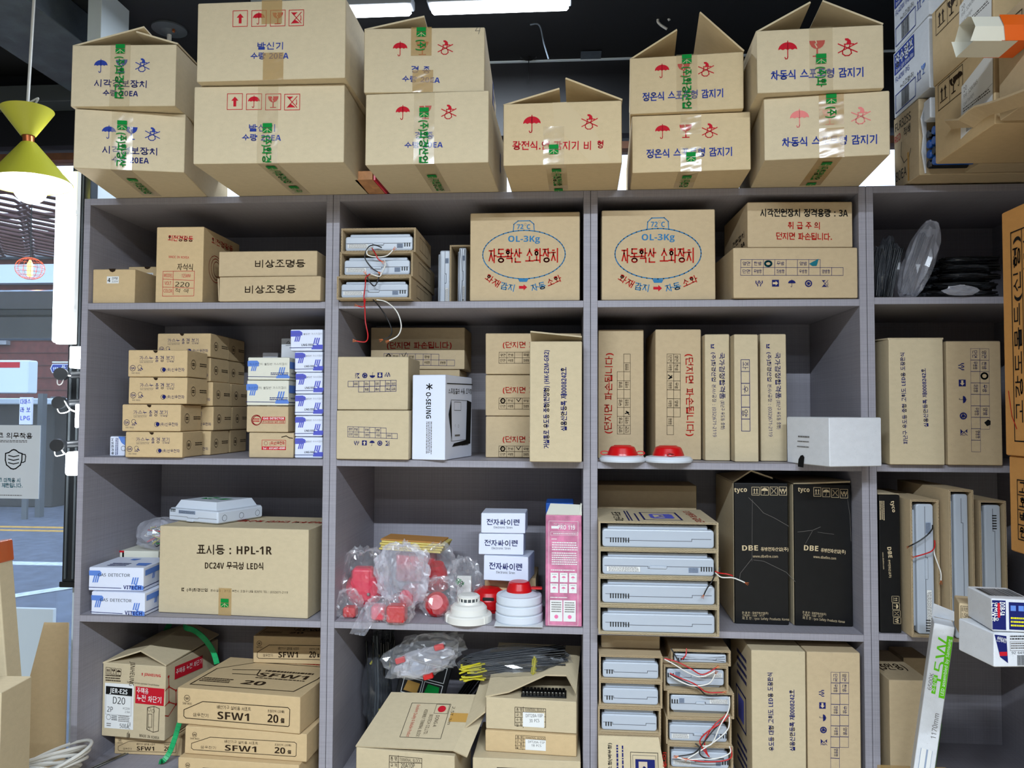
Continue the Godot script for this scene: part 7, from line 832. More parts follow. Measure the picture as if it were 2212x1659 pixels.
# ---------------------------------------------------------------- mesh builder
class MB:
	var v := PackedVector3Array()
	var n := PackedVector3Array()
	func tri(a: Vector3, b: Vector3, c: Vector3, na: Vector3, nb: Vector3, nc: Vector3) -> void:
		if (b - a).cross(c - a).dot(na + nb + nc) > 0.0:
			v.append_array([a, c, b]); n.append_array([na, nc, nb])
		else:
			v.append_array([a, b, c]); n.append_array([na, nb, nc])
	func quad(a: Vector3, b: Vector3, c: Vector3, d: Vector3, m: Vector3) -> void:
		tri(a, b, c, m, m, m); tri(a, c, d, m, m, m)
	func quad4(a: Vector3, b: Vector3, c: Vector3, d: Vector3, na: Vector3, nb: Vector3, nc: Vector3, nd: Vector3) -> void:
		tri(a, b, c, na, nb, nc); tri(a, c, d, na, nc, nd)
	func flat(a: Vector3, b: Vector3, c: Vector3, d: Vector3) -> void:
		var m := (b - a).cross(c - a)
		if m.length() < 1e-12: m = (c - a).cross(d - a)
		quad(a, b, c, d, -m.normalized())
	# box from lo to hi with rounded (chamfered, smooth shaded) edges; jig moves the corners sideways and up a little
	func box(lo: Vector3, hi: Vector3, b := 0.002, jig := 0.0, sd := 1) -> void:
		var r := RandomNumberGenerator.new(); r.seed = sd
		b = minf(b, 0.45 * minf(hi.x - lo.x, minf(hi.y - lo.y, hi.z - lo.z)))
		var p := {}
		for k in 8:
			var s := Vector3(1 if k & 1 else -1, 1 if k & 2 else -1, 1 if k & 4 else -1)
			var c := Vector3(hi.x if k & 1 else lo.x, hi.y if k & 2 else lo.y, hi.z if k & 4 else lo.z)
			if jig > 0.0: c += Vector3(r.randf_range(-jig, 0) * s.x, 0 if s.y < 0 else r.randf_range(-jig, 0), 0)
			for ax in 3:
				var q := c - s * b
				q[ax] = c[ax]
				p[k * 3 + ax] = q
		for ax in 3:
			var o := [1, 2, 4]; var m: int = o[ax]; o.remove_at(ax)
			for side in 2:
				var base: int = m * side
				var nn := Vector3.ZERO; nn[ax] = 1.0 if side else -1.0
				quad(p[base * 3 + ax], p[(base | o[0]) * 3 + ax], p[(base | o[0] | o[1]) * 3 + ax], p[(base | o[1]) * 3 + ax], nn)
		if b <= 0.0: return
		for ax in 3:
			var o := [0, 1, 2]; o.remove_at(ax)
			var bit: int = 1 << ax
			for k in 4:
				var base: int = ((1 << o[0]) if k & 1 else 0) | ((1 << o[1]) if k & 2 else 0)
				var n0 := Vector3.ZERO; n0[o[0]] = 1.0 if k & 1 else -1.0
				var n1 := Vector3.ZERO; n1[o[1]] = 1.0 if k & 2 else -1.0
				quad4(p[base * 3 + o[0]], p[(base | bit) * 3 + o[0]], p[(base | bit) * 3 + o[1]], p[base * 3 + o[1]], n0, n0, n1, n1)
		for k in 8:
			tri(p[k * 3], p[k * 3 + 1], p[k * 3 + 2], Vector3(1 if k & 1 else -1, 0, 0), Vector3(0, 1 if k & 2 else -1, 0), Vector3(0, 0, 1 if k & 4 else -1))
	# flat polygon (points in order) with a thickness
	func slab(pts: Array, th: float) -> void:
		var m := Vector3.ZERO
		for i in pts.size(): m += (pts[i] as Vector3).cross(pts[(i + 1) % pts.size()])
		m = m.normalized()
		var ax := (pts[1] - pts[0] as Vector3).normalized()
		var ay := m.cross(ax)
		var flatp := PackedVector2Array()
		for q in pts: flatp.append(Vector2((q - pts[0]).dot(ax), (q - pts[0]).dot(ay)))
		var t := Geometry2D.triangulate_polygon(flatp)
		for i in range(0, t.size(), 3):
			tri(pts[t[i]], pts[t[i + 1]], pts[t[i + 2]], m, m, m)
			tri(pts[t[i]] - m * th, pts[t[i + 1]] - m * th, pts[t[i + 2]] - m * th, -m, -m, -m)
		for i in pts.size():
			var a: Vector3 = pts[i]; var b: Vector3 = pts[(i + 1) % pts.size()]
			var e := (b - a).cross(m).normalized()
			quad(a, b, b - m * th, a - m * th, e)
	func tube(pts: Array, r: float, sides := 6, closed := false, r1 := -1.0) -> void:
		var prev := []; var pn := []; var ref := Vector3.UP
		var first := []; var fn := []
		for i in pts.size():
			var t: Vector3 = (pts[mini(i + 1, pts.size() - 1)] - pts[maxi(i - 1, 0)])
			if closed: t = pts[(i + 1) % pts.size()] - pts[(i - 1 + pts.size()) % pts.size()]
			t = t.normalized()
			if i == 0: ref = Vector3.UP if absf(t.y) < 0.9 else Vector3.RIGHT
			var a := t.cross(ref).normalized()
			ref = a.cross(t).normalized()
			var cur := []; var cn := []
			var rr := r if r1 < 0.0 else lerpf(r, r1, float(i) / (pts.size() - 1))
			for k in sides:
				var d := a * cos(TAU * k / sides) + ref * sin(TAU * k / sides)
				cur.append(pts[i] + d * rr); cn.append(d)
			if i > 0:
				for k in sides:
					var j := (k + 1) % sides
					quad4(prev[k], prev[j], cur[j], cur[k], pn[k], pn[j], cn[j], cn[k])
			else:
				first = cur; fn = cn
			prev = cur; pn = cn
		if closed:
			for k in sides:
				var j := (k + 1) % sides
				quad4(prev[k], prev[j], first[j], first[k], pn[k], pn[j], fn[j], fn[k])
		else:
			for e in [[first, pts[0], pts[0] - pts[1]], [prev, pts[-1], pts[-1] - pts[-2]]]:
				var m: Vector3 = (e[2] as Vector3).normalized()
				for k in sides: tri(e[1], e[0][k], e[0][(k + 1) % sides], m, m, m)
	# turned profile: [radius, height] pairs from bottom to top around +y at c
	func lathe(prof: Array, c := Vector3.ZERO, seg := 32, smooth := true, bas := Basis()) -> void:
		for i in prof.size() - 1:
			var r0: float = prof[i][0]; var y0: float = prof[i][1]; var r1: float = prof[i + 1][0]; var y1: float = prof[i + 1][1]
			var nr := Vector2(y1 - y0, r0 - r1).normalized()
			for k in seg:
				var a0 := TAU * k / seg; var a1 := TAU * (k + 1) / seg
				if not smooth:
					var am := (a0 + a1) / 2; a0 = a0 + 0.0; a1 = a1 + 0.0
					var nm := bas * Vector3(cos(am) * nr.x, nr.y, sin(am) * nr.x)
					quad(c + bas * Vector3(cos(a0) * r0, y0, sin(a0) * r0), c + bas * Vector3(cos(a1) * r0, y0, sin(a1) * r0), c + bas * Vector3(cos(a1) * r1, y1, sin(a1) * r1), c + bas * Vector3(cos(a0) * r1, y1, sin(a0) * r1), nm)
					continue
				var n0 := bas * Vector3(cos(a0) * nr.x, nr.y, sin(a0) * nr.x); var n1 := bas * Vector3(cos(a1) * nr.x, nr.y, sin(a1) * nr.x)
				quad4(c + bas * Vector3(cos(a0) * r0, y0, sin(a0) * r0), c + bas * Vector3(cos(a1) * r0, y0, sin(a1) * r0), c + bas * Vector3(cos(a1) * r1, y1, sin(a1) * r1), c + bas * Vector3(cos(a0) * r1, y1, sin(a0) * r1), n0, n1, n1, n0)
	# upright rounded rectangle w x h standing on y0, from z0 (back) to z1 (front) with a rounded front edge
	func rounded(w: float, h: float, r: float, z0: float, z1: float, bev: float, y0 := 0.0) -> void:
		var ring := []; var dirs := []
		for q in 4:
			for k in 5:
				var a := PI / 2 * q + PI / 8 * k
				var cc := Vector2((w / 2 - r) * (1 if q == 0 or q == 3 else -1), (h / 2 - r) * (1 if q < 2 else -1) + h / 2 + y0)
				ring.append(cc + Vector2(cos(a), sin(a)) * r); dirs.append(Vector2(cos(a), sin(a)))
		var lay := [[0.0, z0, 0.0], [0.0, z1 - bev, 0.0], [bev * 0.3, z1 - bev * 0.3, 0.7], [bev, z1, 1.0]]
		for l in lay.size() - 1:
			for i in ring.size():
				var j := (i + 1) % ring.size()
				var p := []; var m := []
				for e in [[i, l], [j, l], [j, l + 1], [i, l + 1]]:
					var L: Array = lay[e[1]]; var q: Vector2 = ring[e[0]] - dirs[e[0]] * L[0]
					p.append(Vector3(q.x, q.y, L[1])); m.append(Vector3(dirs[e[0]].x * (1.0 - L[2]), dirs[e[0]].y * (1.0 - L[2]), L[2]).normalized())
				quad4(p[0], p[1], p[2], p[3], m[0], m[1], m[2], m[3])
		for e in [[z1, bev, 1.0], [z0, 0.0, -1.0]]:
			var c := Vector3(0, h / 2 + y0, e[0]); var m := Vector3(0, 0, e[2])
			for i in ring.size():
				var j := (i + 1) % ring.size()
				var a: Vector2 = ring[i] - dirs[i] * e[1]; var b: Vector2 = ring[j] - dirs[j] * e[1]
				tri(c, Vector3(a.x, a.y, e[0]), Vector3(b.x, b.y, e[0]), m, m, m)
	# crumpled film: a grid of points from f(u, v), flat shaded
	func film(f: Callable, nu: int, nv: int, around := true) -> void:
		var g := []
		for i in nu + 1:
			var row := []
			for j in nv + 1: row.append(f.call(float(i % nu if around else i) / nu, float(j) / nv))
			g.append(row)
		for i in nu:
			for j in nv:
				for t in [[g[i][j], g[i + 1][j], g[i + 1][j + 1]], [g[i][j], g[i + 1][j + 1], g[i][j + 1]]]:
					var m: Vector3 = -(t[1] - t[0]).cross(t[2] - t[0])
					if m.length() > 1e-12:
						m = m.normalized(); tri(t[0], t[1], t[2], m, m, m)
	func mesh() -> ArrayMesh:
		var a := []; a.resize(Mesh.ARRAY_MAX)
		a[Mesh.ARRAY_VERTEX] = v; a[Mesh.ARRAY_NORMAL] = n
		var o := ArrayMesh.new(); o.add_surface_from_arrays(Mesh.PRIMITIVE_TRIANGLES, a)
		return o

# ---------------------------------------------------------------- lettering
const CHO := ["g", "gg", "n", "d", "dd", "r", "m", "b", "bb", "s", "ss", "o", "j", "jj", "c", "k", "t", "p", "h"]
const JONG := ["", "g", "gg", "gs", "n", "nj", "nh", "d", "r", "rg", "rm", "rb", "rs", "rt", "rp", "rh", "m", "b", "bs", "s", "ss", "o", "j", "c", "k", "t", "p", "h"]
const JUNG := ["a", "A", "ya", "yA", "e", "E", "ye", "yE", "O", "Oa", "OA", "Oi", "yO", "U", "Ue", "UE", "Ui", "yU", "X", "Xi", "i"]
const JAMO := {
	"g": [[0, 1, 1, 1, 1, 0]], "G": [[0, 1, .95, 1, .8, .45, .15, 0]], "n": [[0, 1, 0, 0, 1, 0]], "d": [[1, 1, 0, 1, 0, 0, 1, 0]],
	"r": [[0, 1, 1, 1, 1, .5, 0, .5, 0, 0, 1, 0]], "m": [[0, 1, 1, 1, 1, 0, 0, 0, 0, 1]], "b": [[0, 1, 0, 0, 1, 0, 1, 1], [0, .52, 1, .52]],
	"s": [[.5, 1, .5, .72, 0, 0], [.5, .72, 1, 0]], "j": [[0, 1, 1, 1], [.5, 1, .5, .72, 0, 0], [.5, .72, 1, 0]],
	"c": [[.32, 1, .68, 1], [0, .78, 1, .78], [.5, .78, .5, .6, 0, 0], [.5, .6, 1, 0]], "k": [[0, 1, 1, 1, 1, 0], [0, .52, 1, .52]],
	"t": [[1, 1, 0, 1, 0, 0, 1, 0], [0, .5, 1, .5]], "p": [[0, 1, 1, 1], [0, 0, 1, 0], [.28, 1, .28, 0], [.72, 1, .72, 0]], "h": [[.32, 1, .68, 1], [0, .78, 1, .78]],
	"a": [[.3, 1, .3, 0], [.3, .5, 1, .5]], "ya": [[.3, 1, .3, 0], [.3, .64, 1, .64], [.3, .36, 1, .36]], "e": [[.8, 1, .8, 0], [0, .5, .8, .5]],
	"ye": [[.8, 1, .8, 0], [0, .64, .8, .64], [0, .36, .8, .36]], "i": [[.6, 1, .6, 0]], "A": [[.15, 1, .15, 0], [.15, .5, .85, .5], [.85, 1, .85, 0]],
	"yA": [[.15, 1, .15, 0], [.15, .64, .85, .64], [.15, .36, .85, .36], [.85, 1, .85, 0]], "E": [[0, .5, .42, .5], [.42, 1, .42, 0], [.9, 1, .9, 0]],
	"yE": [[0, .64, .42, .64], [0, .36, .42, .36], [.42, 1, .42, 0], [.9, 1, .9, 0]],
	"O": [[0, 0, 1, 0], [.5, 0, .5, 1]], "yO": [[0, 0, 1, 0], [.33, 0, .33, 1], [.67, 0, .67, 1]], "U": [[0, 1, 1, 1], [.5, 1, .5, 0]], "yU": [[0, 1, 1, 1], [.33, 1, .33, 0], [.67, 1, .67, 0]], "X": [[0, .5, 1, .5]],
	"個": [[.28, 1, .04, .55], [.17, .72, .17, 0], [.38, .95, .95, .95, .95, .03, .38, .03, .38, .95], [.48, .72, .85, .72], [.66, .88, .66, .45], [.53, .45, .8, .45, .8, .2, .53, .2, .53, .45]],
}
var syllables := {}
var glyphs := {}
func put_jamo(out: Array, key: String, x0: float, y0: float, x1: float, y1: float) -> void:
	if key.length() == 2 and not JAMO.has(key):
		var mid := (x0 + x1) / 2
		put_jamo(out, key[0], x0, y0, mid - .035, y1); put_jamo(out, key[1], mid + .035, y0, x1, y1)
		return
	if key == "o" or key == "h":
		var top := y1 if key == "o" else y0 + (y1 - y0) * .58
		var ring := PackedVector2Array()
		for k in 13: ring.append(Vector2((x0 + x1) / 2 + cos(TAU * k / 12) * (x1 - x0) * (.48 if key == "o" else .38), (y0 + top) / 2 + sin(TAU * k / 12) * (top - y0) / 2))
		out.append(ring)
		if key == "o": return
	for s in JAMO[key]:
		var l := PackedVector2Array()
		for i in range(0, s.size(), 2): l.append(Vector2(lerpf(x0, x1, s[i]), lerpf(y0, y1, s[i + 1])))
		out.append(l)
func syllable(ch: String) -> Array:
	if syllables.has(ch): return syllables[ch]
	var out := []
	var code := ch.unicode_at(0) - 0xAC00
	if JAMO.has(ch): put_jamo(out, ch, .03, .03, .97, .97)
	elif code >= 0:
		var c: String = CHO[code / 588]; var u: String = JUNG[code % 588 / 28]; var f: String = JONG[code % 28]
		var flatv := u in ["O", "yO", "U", "yU", "X"]; var both := u.length() == 2 and u[0] in ["O", "U", "X"]
		if not flatv:
			if c == "g": c = "G"
			elif c == "gg": c = "GG"
		if both:
			var lift := .36 if f else 0.0
			put_jamo(out, c, .08, .66 if f else .54, .52, .97)
			put_jamo(out, u[0], .02, .44 if f else .14, .62, .58 if f else .42)
			put_jamo(out, u[1], .68, lift, .98, 1.0)
		elif flatv:
			put_jamo(out, c, .2, .66 if f else .52, .8, .98)
			put_jamo(out, u, .02, .42 if f else .1, .98, .58 if f else .42)
		else:
			put_jamo(out, c, .06, .48 if f else .14, .54, .95 if f else .88)
			put_jamo(out, u, .62, .4 if f else .0, .98, 1.0)
		if f: put_jamo(out, f, .18 if f.length() == 1 else .1, .02, .86 if f.length() == 1 else .94, .3)
	syllables[ch] = out
	return out
func glyph(ch: String, bold: bool) -> Array:
	var key := ch + str(bold)
	if not glyphs.has(key):
		var fo := SystemFont.new(); fo.font_names = ["Droid Sans"]; fo.font_weight = 700 if bold else 400
		var adv := fo.get_string_size(ch, 0, -1, 100).x / 100.0
		var tm := TextMesh.new(); tm.font = fo; tm.text = ch; tm.depth = 0.0; tm.font_size = 100; tm.pixel_size = .01; tm.curve_step = 8.0
		var pts := PackedVector2Array()
		if tm.get_surface_count() > 0:
			for q in tm.surface_get_arrays(0)[0]: pts.append(Vector2((q.x + adv / 2) / .72 * .84, (q.y + .345) / .72 * .84 + .06))
		glyphs[key] = [adv / .72 * .84, pts]
	return glyphs[key]

const INK := {"blue": Color(.16, .24, .55), "navy": Color(.11, .12, .36), "red": Color(.72, .1, .16), "dred": Color(.66, .1, .08), "pink": Color(.86, .5, .48), "black": Color(.07, .065, .06), "brown": Color(.17, .12, .08), "grey": Color(.4, .38, .36), "sky": Color(.2, .45, .62), "green": Color(.03, .5, .2), "white": Color(.88, .88, .86), "lblue": Color(.36, .5, .78), "lime": Color(.38, .74, .1), "cream": Color(.78, .7, .56), "kraft": Color(.74, .61, .43), "gold": Color(.78, .58, .1), "orange": Color(.9, .4, .03), "violet": Color(.34, .36, .72), "teal": Color(.1, .4, .45), "yellow": Color(.85, .82, .1), "steel": Color(.55, .6, .68), "paper": Color(.86, .86, .85), "rose": Color(.87, .45, .62), "tan": Color(.72, .55, .28)}
class Pen:
	var v := PackedVector3Array()
	var n := PackedVector3Array()
	var c := PackedColorArray()
	var o: Vector3; var ax: Vector3; var ay: Vector3; var nn: Vector3
	var W: float; var H: float; var off := .0004; var col: Color; var host
	func face(k: String, s: Vector3, lift := .0004) -> void:
		off = lift
		match k:
			"F": o = Vector3(-s.x / 2, 0, s.z / 2); ax = Vector3.RIGHT; ay = Vector3.UP; W = s.x; H = s.y
			"R": o = Vector3(s.x / 2, 0, s.z / 2); ax = Vector3.FORWARD; ay = Vector3.UP; W = s.z; H = s.y
			"L": o = Vector3(-s.x / 2, 0, -s.z / 2); ax = Vector3.BACK; ay = Vector3.UP; W = s.z; H = s.y
			"T": o = Vector3(-s.x / 2, s.y, s.z / 2); ax = Vector3.RIGHT; ay = Vector3.FORWARD; W = s.x; H = s.z
			"B": o = Vector3(-s.x / 2, 0, -s.z / 2); ax = Vector3.RIGHT; ay = Vector3.BACK; W = s.x; H = s.z
		nn = ax.cross(ay)
	func at(x: float, y: float) -> Vector2: return Vector2(x * W / 1000.0, y * H / 1000.0)
	func tri(a: Vector2, b: Vector2, d: Vector2) -> void:
		if (b - a).cross(d - a) > 0.0: var t := b; b = d; d = t
		for p in [a, b, d]:
			v.append(o + ax * p.x + ay * p.y + nn * off); n.append(nn); c.append(col)
	func seg(a: Vector2, b: Vector2, th: float, cap := .5) -> void:
		var d := b - a
		if d.length() < 1e-7: return
		d = d.normalized() * th; var s := Vector2(-d.y, d.x) * .5; d *= cap
		tri(a - d + s, b + d + s, b + d - s); tri(a - d + s, b + d - s, a - d - s)
	func line(p: PackedVector2Array, th: float) -> void:
		for i in p.size() - 1: seg(p[i], p[i + 1], th)
	func poly(p: PackedVector2Array) -> void:
		var t := Geometry2D.triangulate_polygon(p)
		for i in range(0, t.size(), 3): tri(p[t[i]], p[t[i + 1]], p[t[i + 2]])
	func text(s: String, a: Vector2, b: Vector2, h: float, wt: int) -> void:
		var dir := (b - a).normalized(); var up := Vector2(-dir.y, dir.x); var tot := 0.0
		for ch in s: tot += 1.04 if ch.unicode_at(0) > 0x3000 else (.42 if ch == " " else host.glyph(ch, wt > 1)[0])
		var sx := (b - a).length() / tot; var x := 0.0; var base := a - up * h * .5
		var th: float = [.06, .085, .125, .15][wt] * minf(h, sx * 1.3)
		for ch in s:
			if ch == " ": x += .42
			elif ch.unicode_at(0) > 0x3000:
				for l in host.syllable(ch):
					var q := PackedVector2Array()
					for p in l: q.append(base + dir * ((x + .06 + p.x * .92) * sx) + up * (.04 + p.y * .92) * h)
					line(q, th)
				x += 1.04
			else:
				var g: Array = host.glyph(ch, wt > 1)
				for i in range(0, g[1].size(), 3):
					var t := []
					for k in 3: t.append(base + dir * ((x + g[1][i + k].x) * sx) + up * g[1][i + k].y * h)
					tri(t[0], t[1], t[2])
				x += g[0]
	# handling marks, drawn in a square of side s around m, turned by a
	func mark(kind: String, m: Vector2, s: float, a: float, ground: Color) -> void:
		var xf := func(x: float, y: float) -> Vector2: return m + Vector2(x, y).rotated(a) * s
		var pl := func(pts: Array) -> PackedVector2Array:
			var q := PackedVector2Array()
			for i in range(0, pts.size(), 2): q.append(xf.call(pts[i], pts[i + 1]))
			return q
		var ink := col
		match kind:
			"umbrella":
				var d := []
				for k in 13: d.append_array([-.5 * cos(PI * k / 12), .02 + .42 * sin(PI * k / 12)])
				for e in [.375, .25, .125, 0, -.125, -.25, -.375]: d.append_array([e, .07 if is_equal_approx(absf(e), .375) or is_equal_approx(absf(e), .125) else .01])
				poly(pl.call(d)); seg(xf.call(0, .5), xf.call(0, -.4), .05 * s)
				line(pl.call([0, -.36, -.03, -.47, -.11, -.48, -.15, -.4]), .05 * s)
			"glass":
				var d := []
				for k in 9: d.append_array([.44 * cos(PI + PI * k / 8), .46 + .5 * sin(PI + PI * k / 8)])
				poly(pl.call(d)); seg(xf.call(0, 0), xf.call(0, -.45), .09 * s); seg(xf.call(-.22, -.46), xf.call(.22, -.46), .07 * s)
				col = ground; off += .00004; line(pl.call([-.08, .46, -.02, .3, -.12, .26, -.02, .06]), .06 * s); col = ink
			"hook":
				line(pl.call([-.5, .2, .5, -.3]), .06 * s); line(pl.call([.5, .2, -.5, -.3]), .06 * s)
				poly(pl.call([-.14, .5, .02, .5, .16, .38, .2, .2, .34, .2, .34, .14, -.2, .14, -.2, .2, -.06, .2, -.02, .34, -.14, .4]))
				line(pl.call([-.14, .14, -.17, -.05, -.28, -.22, -.27, -.38, -.14, -.48, .06, -.48, .2, -.36, .17, -.18, .08, -.04, .12, .12]), .06 * s)
			"up": poly(pl.call([-.12, -.4, .12, -.4, .12, .08, .3, .08, 0, .42, -.3, .08, -.12, .08]))
			"ups":
				for e in [-.2, .2]:
					poly(pl.call([e - .05, -.34, e + .05, -.34, e + .05, .16, e + .15, .16, e, .42, e - .15, .16, e - .05, .16]))
				seg(xf.call(-.4, -.4), xf.call(.4, -.4), .05 * s)
			"cross":
				line(pl.call([-.4, -.45, .4, .45]), .06 * s); line(pl.call([.4, -.45, -.4, .45]), .06 * s)
				poly(pl.call([-.36, .45, .1, .45, -.2, .2, -.3, .3])); poly(pl.call([-.3, -.3, -.12, -.15, .3, -.45, -.36, -.45])); poly(pl.call([.3, .3, .4, .1, .4, -.2, .3, -.3, .36, 0]))
			"glassx":
				line(pl.call([-.4, -.42, .4, .42]), .05 * s); line(pl.call([.4, -.42, -.4, .42]), .05 * s)
				line(pl.call([-.26, .4, -.2, .15, 0, 0, .2, .15, .26, .4]), .05 * s); line(pl.call([-.26, -.4, -.2, -.15, 0, 0, .2, -.15, .26, -.4]), .05 * s)
			"arrowbox":
				poly(pl.call([-.46, -.46, .46, -.46, .46, .46, -.46, .46]))
				col = ground; off += .00004; poly(pl.call([-.36, -.14, .02, -.14, .02, -.32, .36, 0, .02, .32, .02, .14, -.36, .14])); col = ink
			"cycle":
				var d := []
				for k in 20: d.append_array([.48 * cos(TAU * k / 20), .48 * sin(TAU * k / 20)])
				poly(pl.call(d)); col = ground; off += .00004
				for k in 3:
					var b := TAU * k / 3 + .5; var l := []
					for j in 5: l.append_array([.26 * cos(b + j * .36), .26 * sin(b + j * .36)])
					line(pl.call(l), .1 * s)
				col = ink
			"hands":
				for e in [-1, 1]:
					poly(pl.call([e * .48, .35, e * .36, .3, e * .34, -.02, e * .16, -.12, e * .1, -.45, e * .22, -.45, e * .26, -.2, e * .48, 0]))
				poly(pl.call([0, .35, .2, .22, .2, 0, 0, -.1, -.2, 0, -.2, .22]))
				col = ground; off += .00004; line(pl.call([-.18, .2, 0, .1, .18, .2]), .05 * s); line(pl.call([0, .1, 0, -.08]), .05 * s); col = ink
			"seal":
				var d := []; var d2 := []
				for k in 33: d.append_array([.5 * cos(TAU * k / 32) * (1.0 if k % 2 else .93), .5 * sin(TAU * k / 32) * (1.0 if k % 2 else .93)])
				line(pl.call(d), .05 * s)
				for e in [.08, -.1]:
					for k in 3: seg(xf.call(-.24 + k * .18, e), xf.call(-.14 + k * .18, e), .1 * s)
			"ring":
				var d := []
				for k in 25: d.append_array([.47 * cos(TAU * k / 24), .47 * sin(TAU * k / 24)])
				line(pl.call(d), .07 * s)
			"disc":
				var d := []
				for k in 20: d.append_array([.5 * cos(TAU * k / 20), .5 * sin(TAU * k / 20)])
				poly(pl.call(d))
			"tick": line(pl.call([-.4, .1, -.12, -.4, .5, .5]), .14 * s)
			"bar":
				var r := RandomNumberGenerator.new(); r.seed = 7
				var x := -.5
				while x < .48:
					var w := r.randf_range(.01, .035); seg(xf.call(x + w / 2, -.5), xf.call(x + w / 2, .5), w * s, 0.0); x += w + r.randf_range(.012, .03)
			"logo":   # green tape mark: square over square with a white arrow cut out
				poly(pl.call([-.5, .04, .5, .04, .5, .5, -.5, .5])); poly(pl.call([-.5, -.5, .5, -.5, .5, -.04, -.5, -.04]))
				col = ground; off += .00004; line(pl.call([0, -.5, 0, -.04]), .05 * s); line(pl.call([-.45, -.45, 0, -.1, .45, -.45]), .05 * s); col = ink
			"klogo":
				poly(pl.call([-.45, -.5, -.2, -.5, -.2, .5, -.45, .5])); poly(pl.call([-.12, -.5, .45, -.5, .05, -.05, -.12, -.2])); poly(pl.call([-.12, .5, .45, .5, .05, .05, -.12, .2]))
			"tmark":   # big T with stripes, as on the small detector packs
				poly(pl.call([-.5, .5, .35, .5, .5, .36, .5, .1, .2, .1, .2, .22, -.5, .22]))
				for k in 3: poly(pl.call([-.12 + k * .18, .14, 0 + k * .18, .14, -.16 + k * .18, -.5, -.28 + k * .18, -.5]))
			"lmark":
				for k in 3: poly(pl.call([-.3 + k * .2, .5, -.18 + k * .2, .5, -.32 + k * .2, -.1, -.44 + k * .2, -.1]))
				poly(pl.call([-.1, .0, .1, -.16, .5, -.16, .5, -.5, -.34, -.5, -.5, -.36, -.5, -.2, -.1, -.2]))
			"mask":
				line(pl.call([-.36, .22, -.22, .26, -.08, .36, 0, .38, .08, .36, .22, .26, .36, .22, .36, -.05, .3, -.25, .1, -.4, 0, -.42, -.1, -.4, -.3, -.25, -.36, -.05, -.36, .22]), .05 * s)
				for e in [.12, -.03, -.18]: line(pl.call([-.22, e + .02, 0, e - .03, .22, e + .02]), .04 * s)
				line(pl.call([.36, .2, .5, .18, .52, .1, .5, -.1, .42, -.14, .33, -.14]), .04 * s)
			"runner":
				poly(pl.call([-.45, -.5, .45, -.5, .45, .5, -.45, .5])); col = ground; off += .00004
				poly(pl.call([-.3, -.4, .1, -.4, .1, .4, -.3, .4])); col = ink; off += .00004
				line(pl.call([-.2, -.3, 0, -.05, -.05, .15, .2, .0]), .1 * s); line(pl.call([0, -.05, .2, -.3]), .1 * s)
		off += .00002
	func ops(list: Array, ground: Color) -> void:
		for p in list:
			off += .00001
			match p[0]:
				"t": col = ink(p[7]); text(p[1], at(p[2], p[3]), at(p[4], p[5]), p[6] * .001 * H, p[8])
				"s": col = ink(p[5]); mark(p[1], at(p[2], p[3]), p[4] * .001 * H, deg_to_rad(p[6] if p.size() > 6 else 0.0), ground)
				"r": col = ink(p[5]); poly(PackedVector2Array([at(p[1], p[2]), at(p[3], p[2]), at(p[3], p[4]), at(p[1], p[4])]))
				"q":
					col = ink(p[2]); var q := PackedVector2Array()
					for i in range(0, p[1].size(), 2): q.append(at(p[1][i], p[1][i + 1]))
					poly(q)
				"l":
					col = ink(p[2]); var q := PackedVector2Array()
					for i in range(0, p[1].size(), 2): q.append(at(p[1][i], p[1][i + 1]))
					line(q, p[3] * .001 * H)
				"o":
					col = ink(p[5]); line(PackedVector2Array([at(p[1], p[2]), at(p[3], p[2]), at(p[3], p[4]), at(p[1], p[4]), at(p[1], p[2])]), p[6] * .001 * H)
				"e":
					col = ink(p[5]); var q := PackedVector2Array()
					for k in 49: q.append(at(p[1] + p[3] * cos(TAU * k / 48), p[2] + p[4] * sin(TAU * k / 48)))
					line(q, p[6] * .001 * H)
				"g":   # lines of fine print too small to read
					col = ink(p[5]); var r := RandomNumberGenerator.new(); r.seed = int(p[1] + p[2])
					var a := at(p[1], p[2]); var b := at(p[3], p[4]); var up: bool = p.size() > 7
					for k in p[6]:
						var t: float = (k + .5) / float(p[6]); var lh: float = absf((b.x - a.x) if up else (b.y - a.y)) / p[6] * .5; var x := 0.0
						while x < .97:
							var w := r.randf_range(.02, .09)
							if up: seg(Vector2(lerpf(a.x, b.x, t), lerpf(a.y, b.y, x)), Vector2(lerpf(a.x, b.x, t), lerpf(a.y, b.y, minf(1.0, x + w))), lh, 0.0)
							else: seg(Vector2(lerpf(a.x, b.x, x), lerpf(a.y, b.y, t)), Vector2(lerpf(a.x, b.x, minf(1.0, x + w)), lerpf(a.y, b.y, t)), lh, 0.0)
							x += w + .015
	func ink(k: String) -> Color: return INK[k].srgb_to_linear()
	func mesh() -> ArrayMesh:
		var a := []; a.resize(Mesh.ARRAY_MAX)
		a[Mesh.ARRAY_VERTEX] = v; a[Mesh.ARRAY_NORMAL] = n; a[Mesh.ARRAY_COLOR] = c
		var m := ArrayMesh.new(); m.add_surface_from_arrays(Mesh.PRIMITIVE_TRIANGLES, a)
		return m

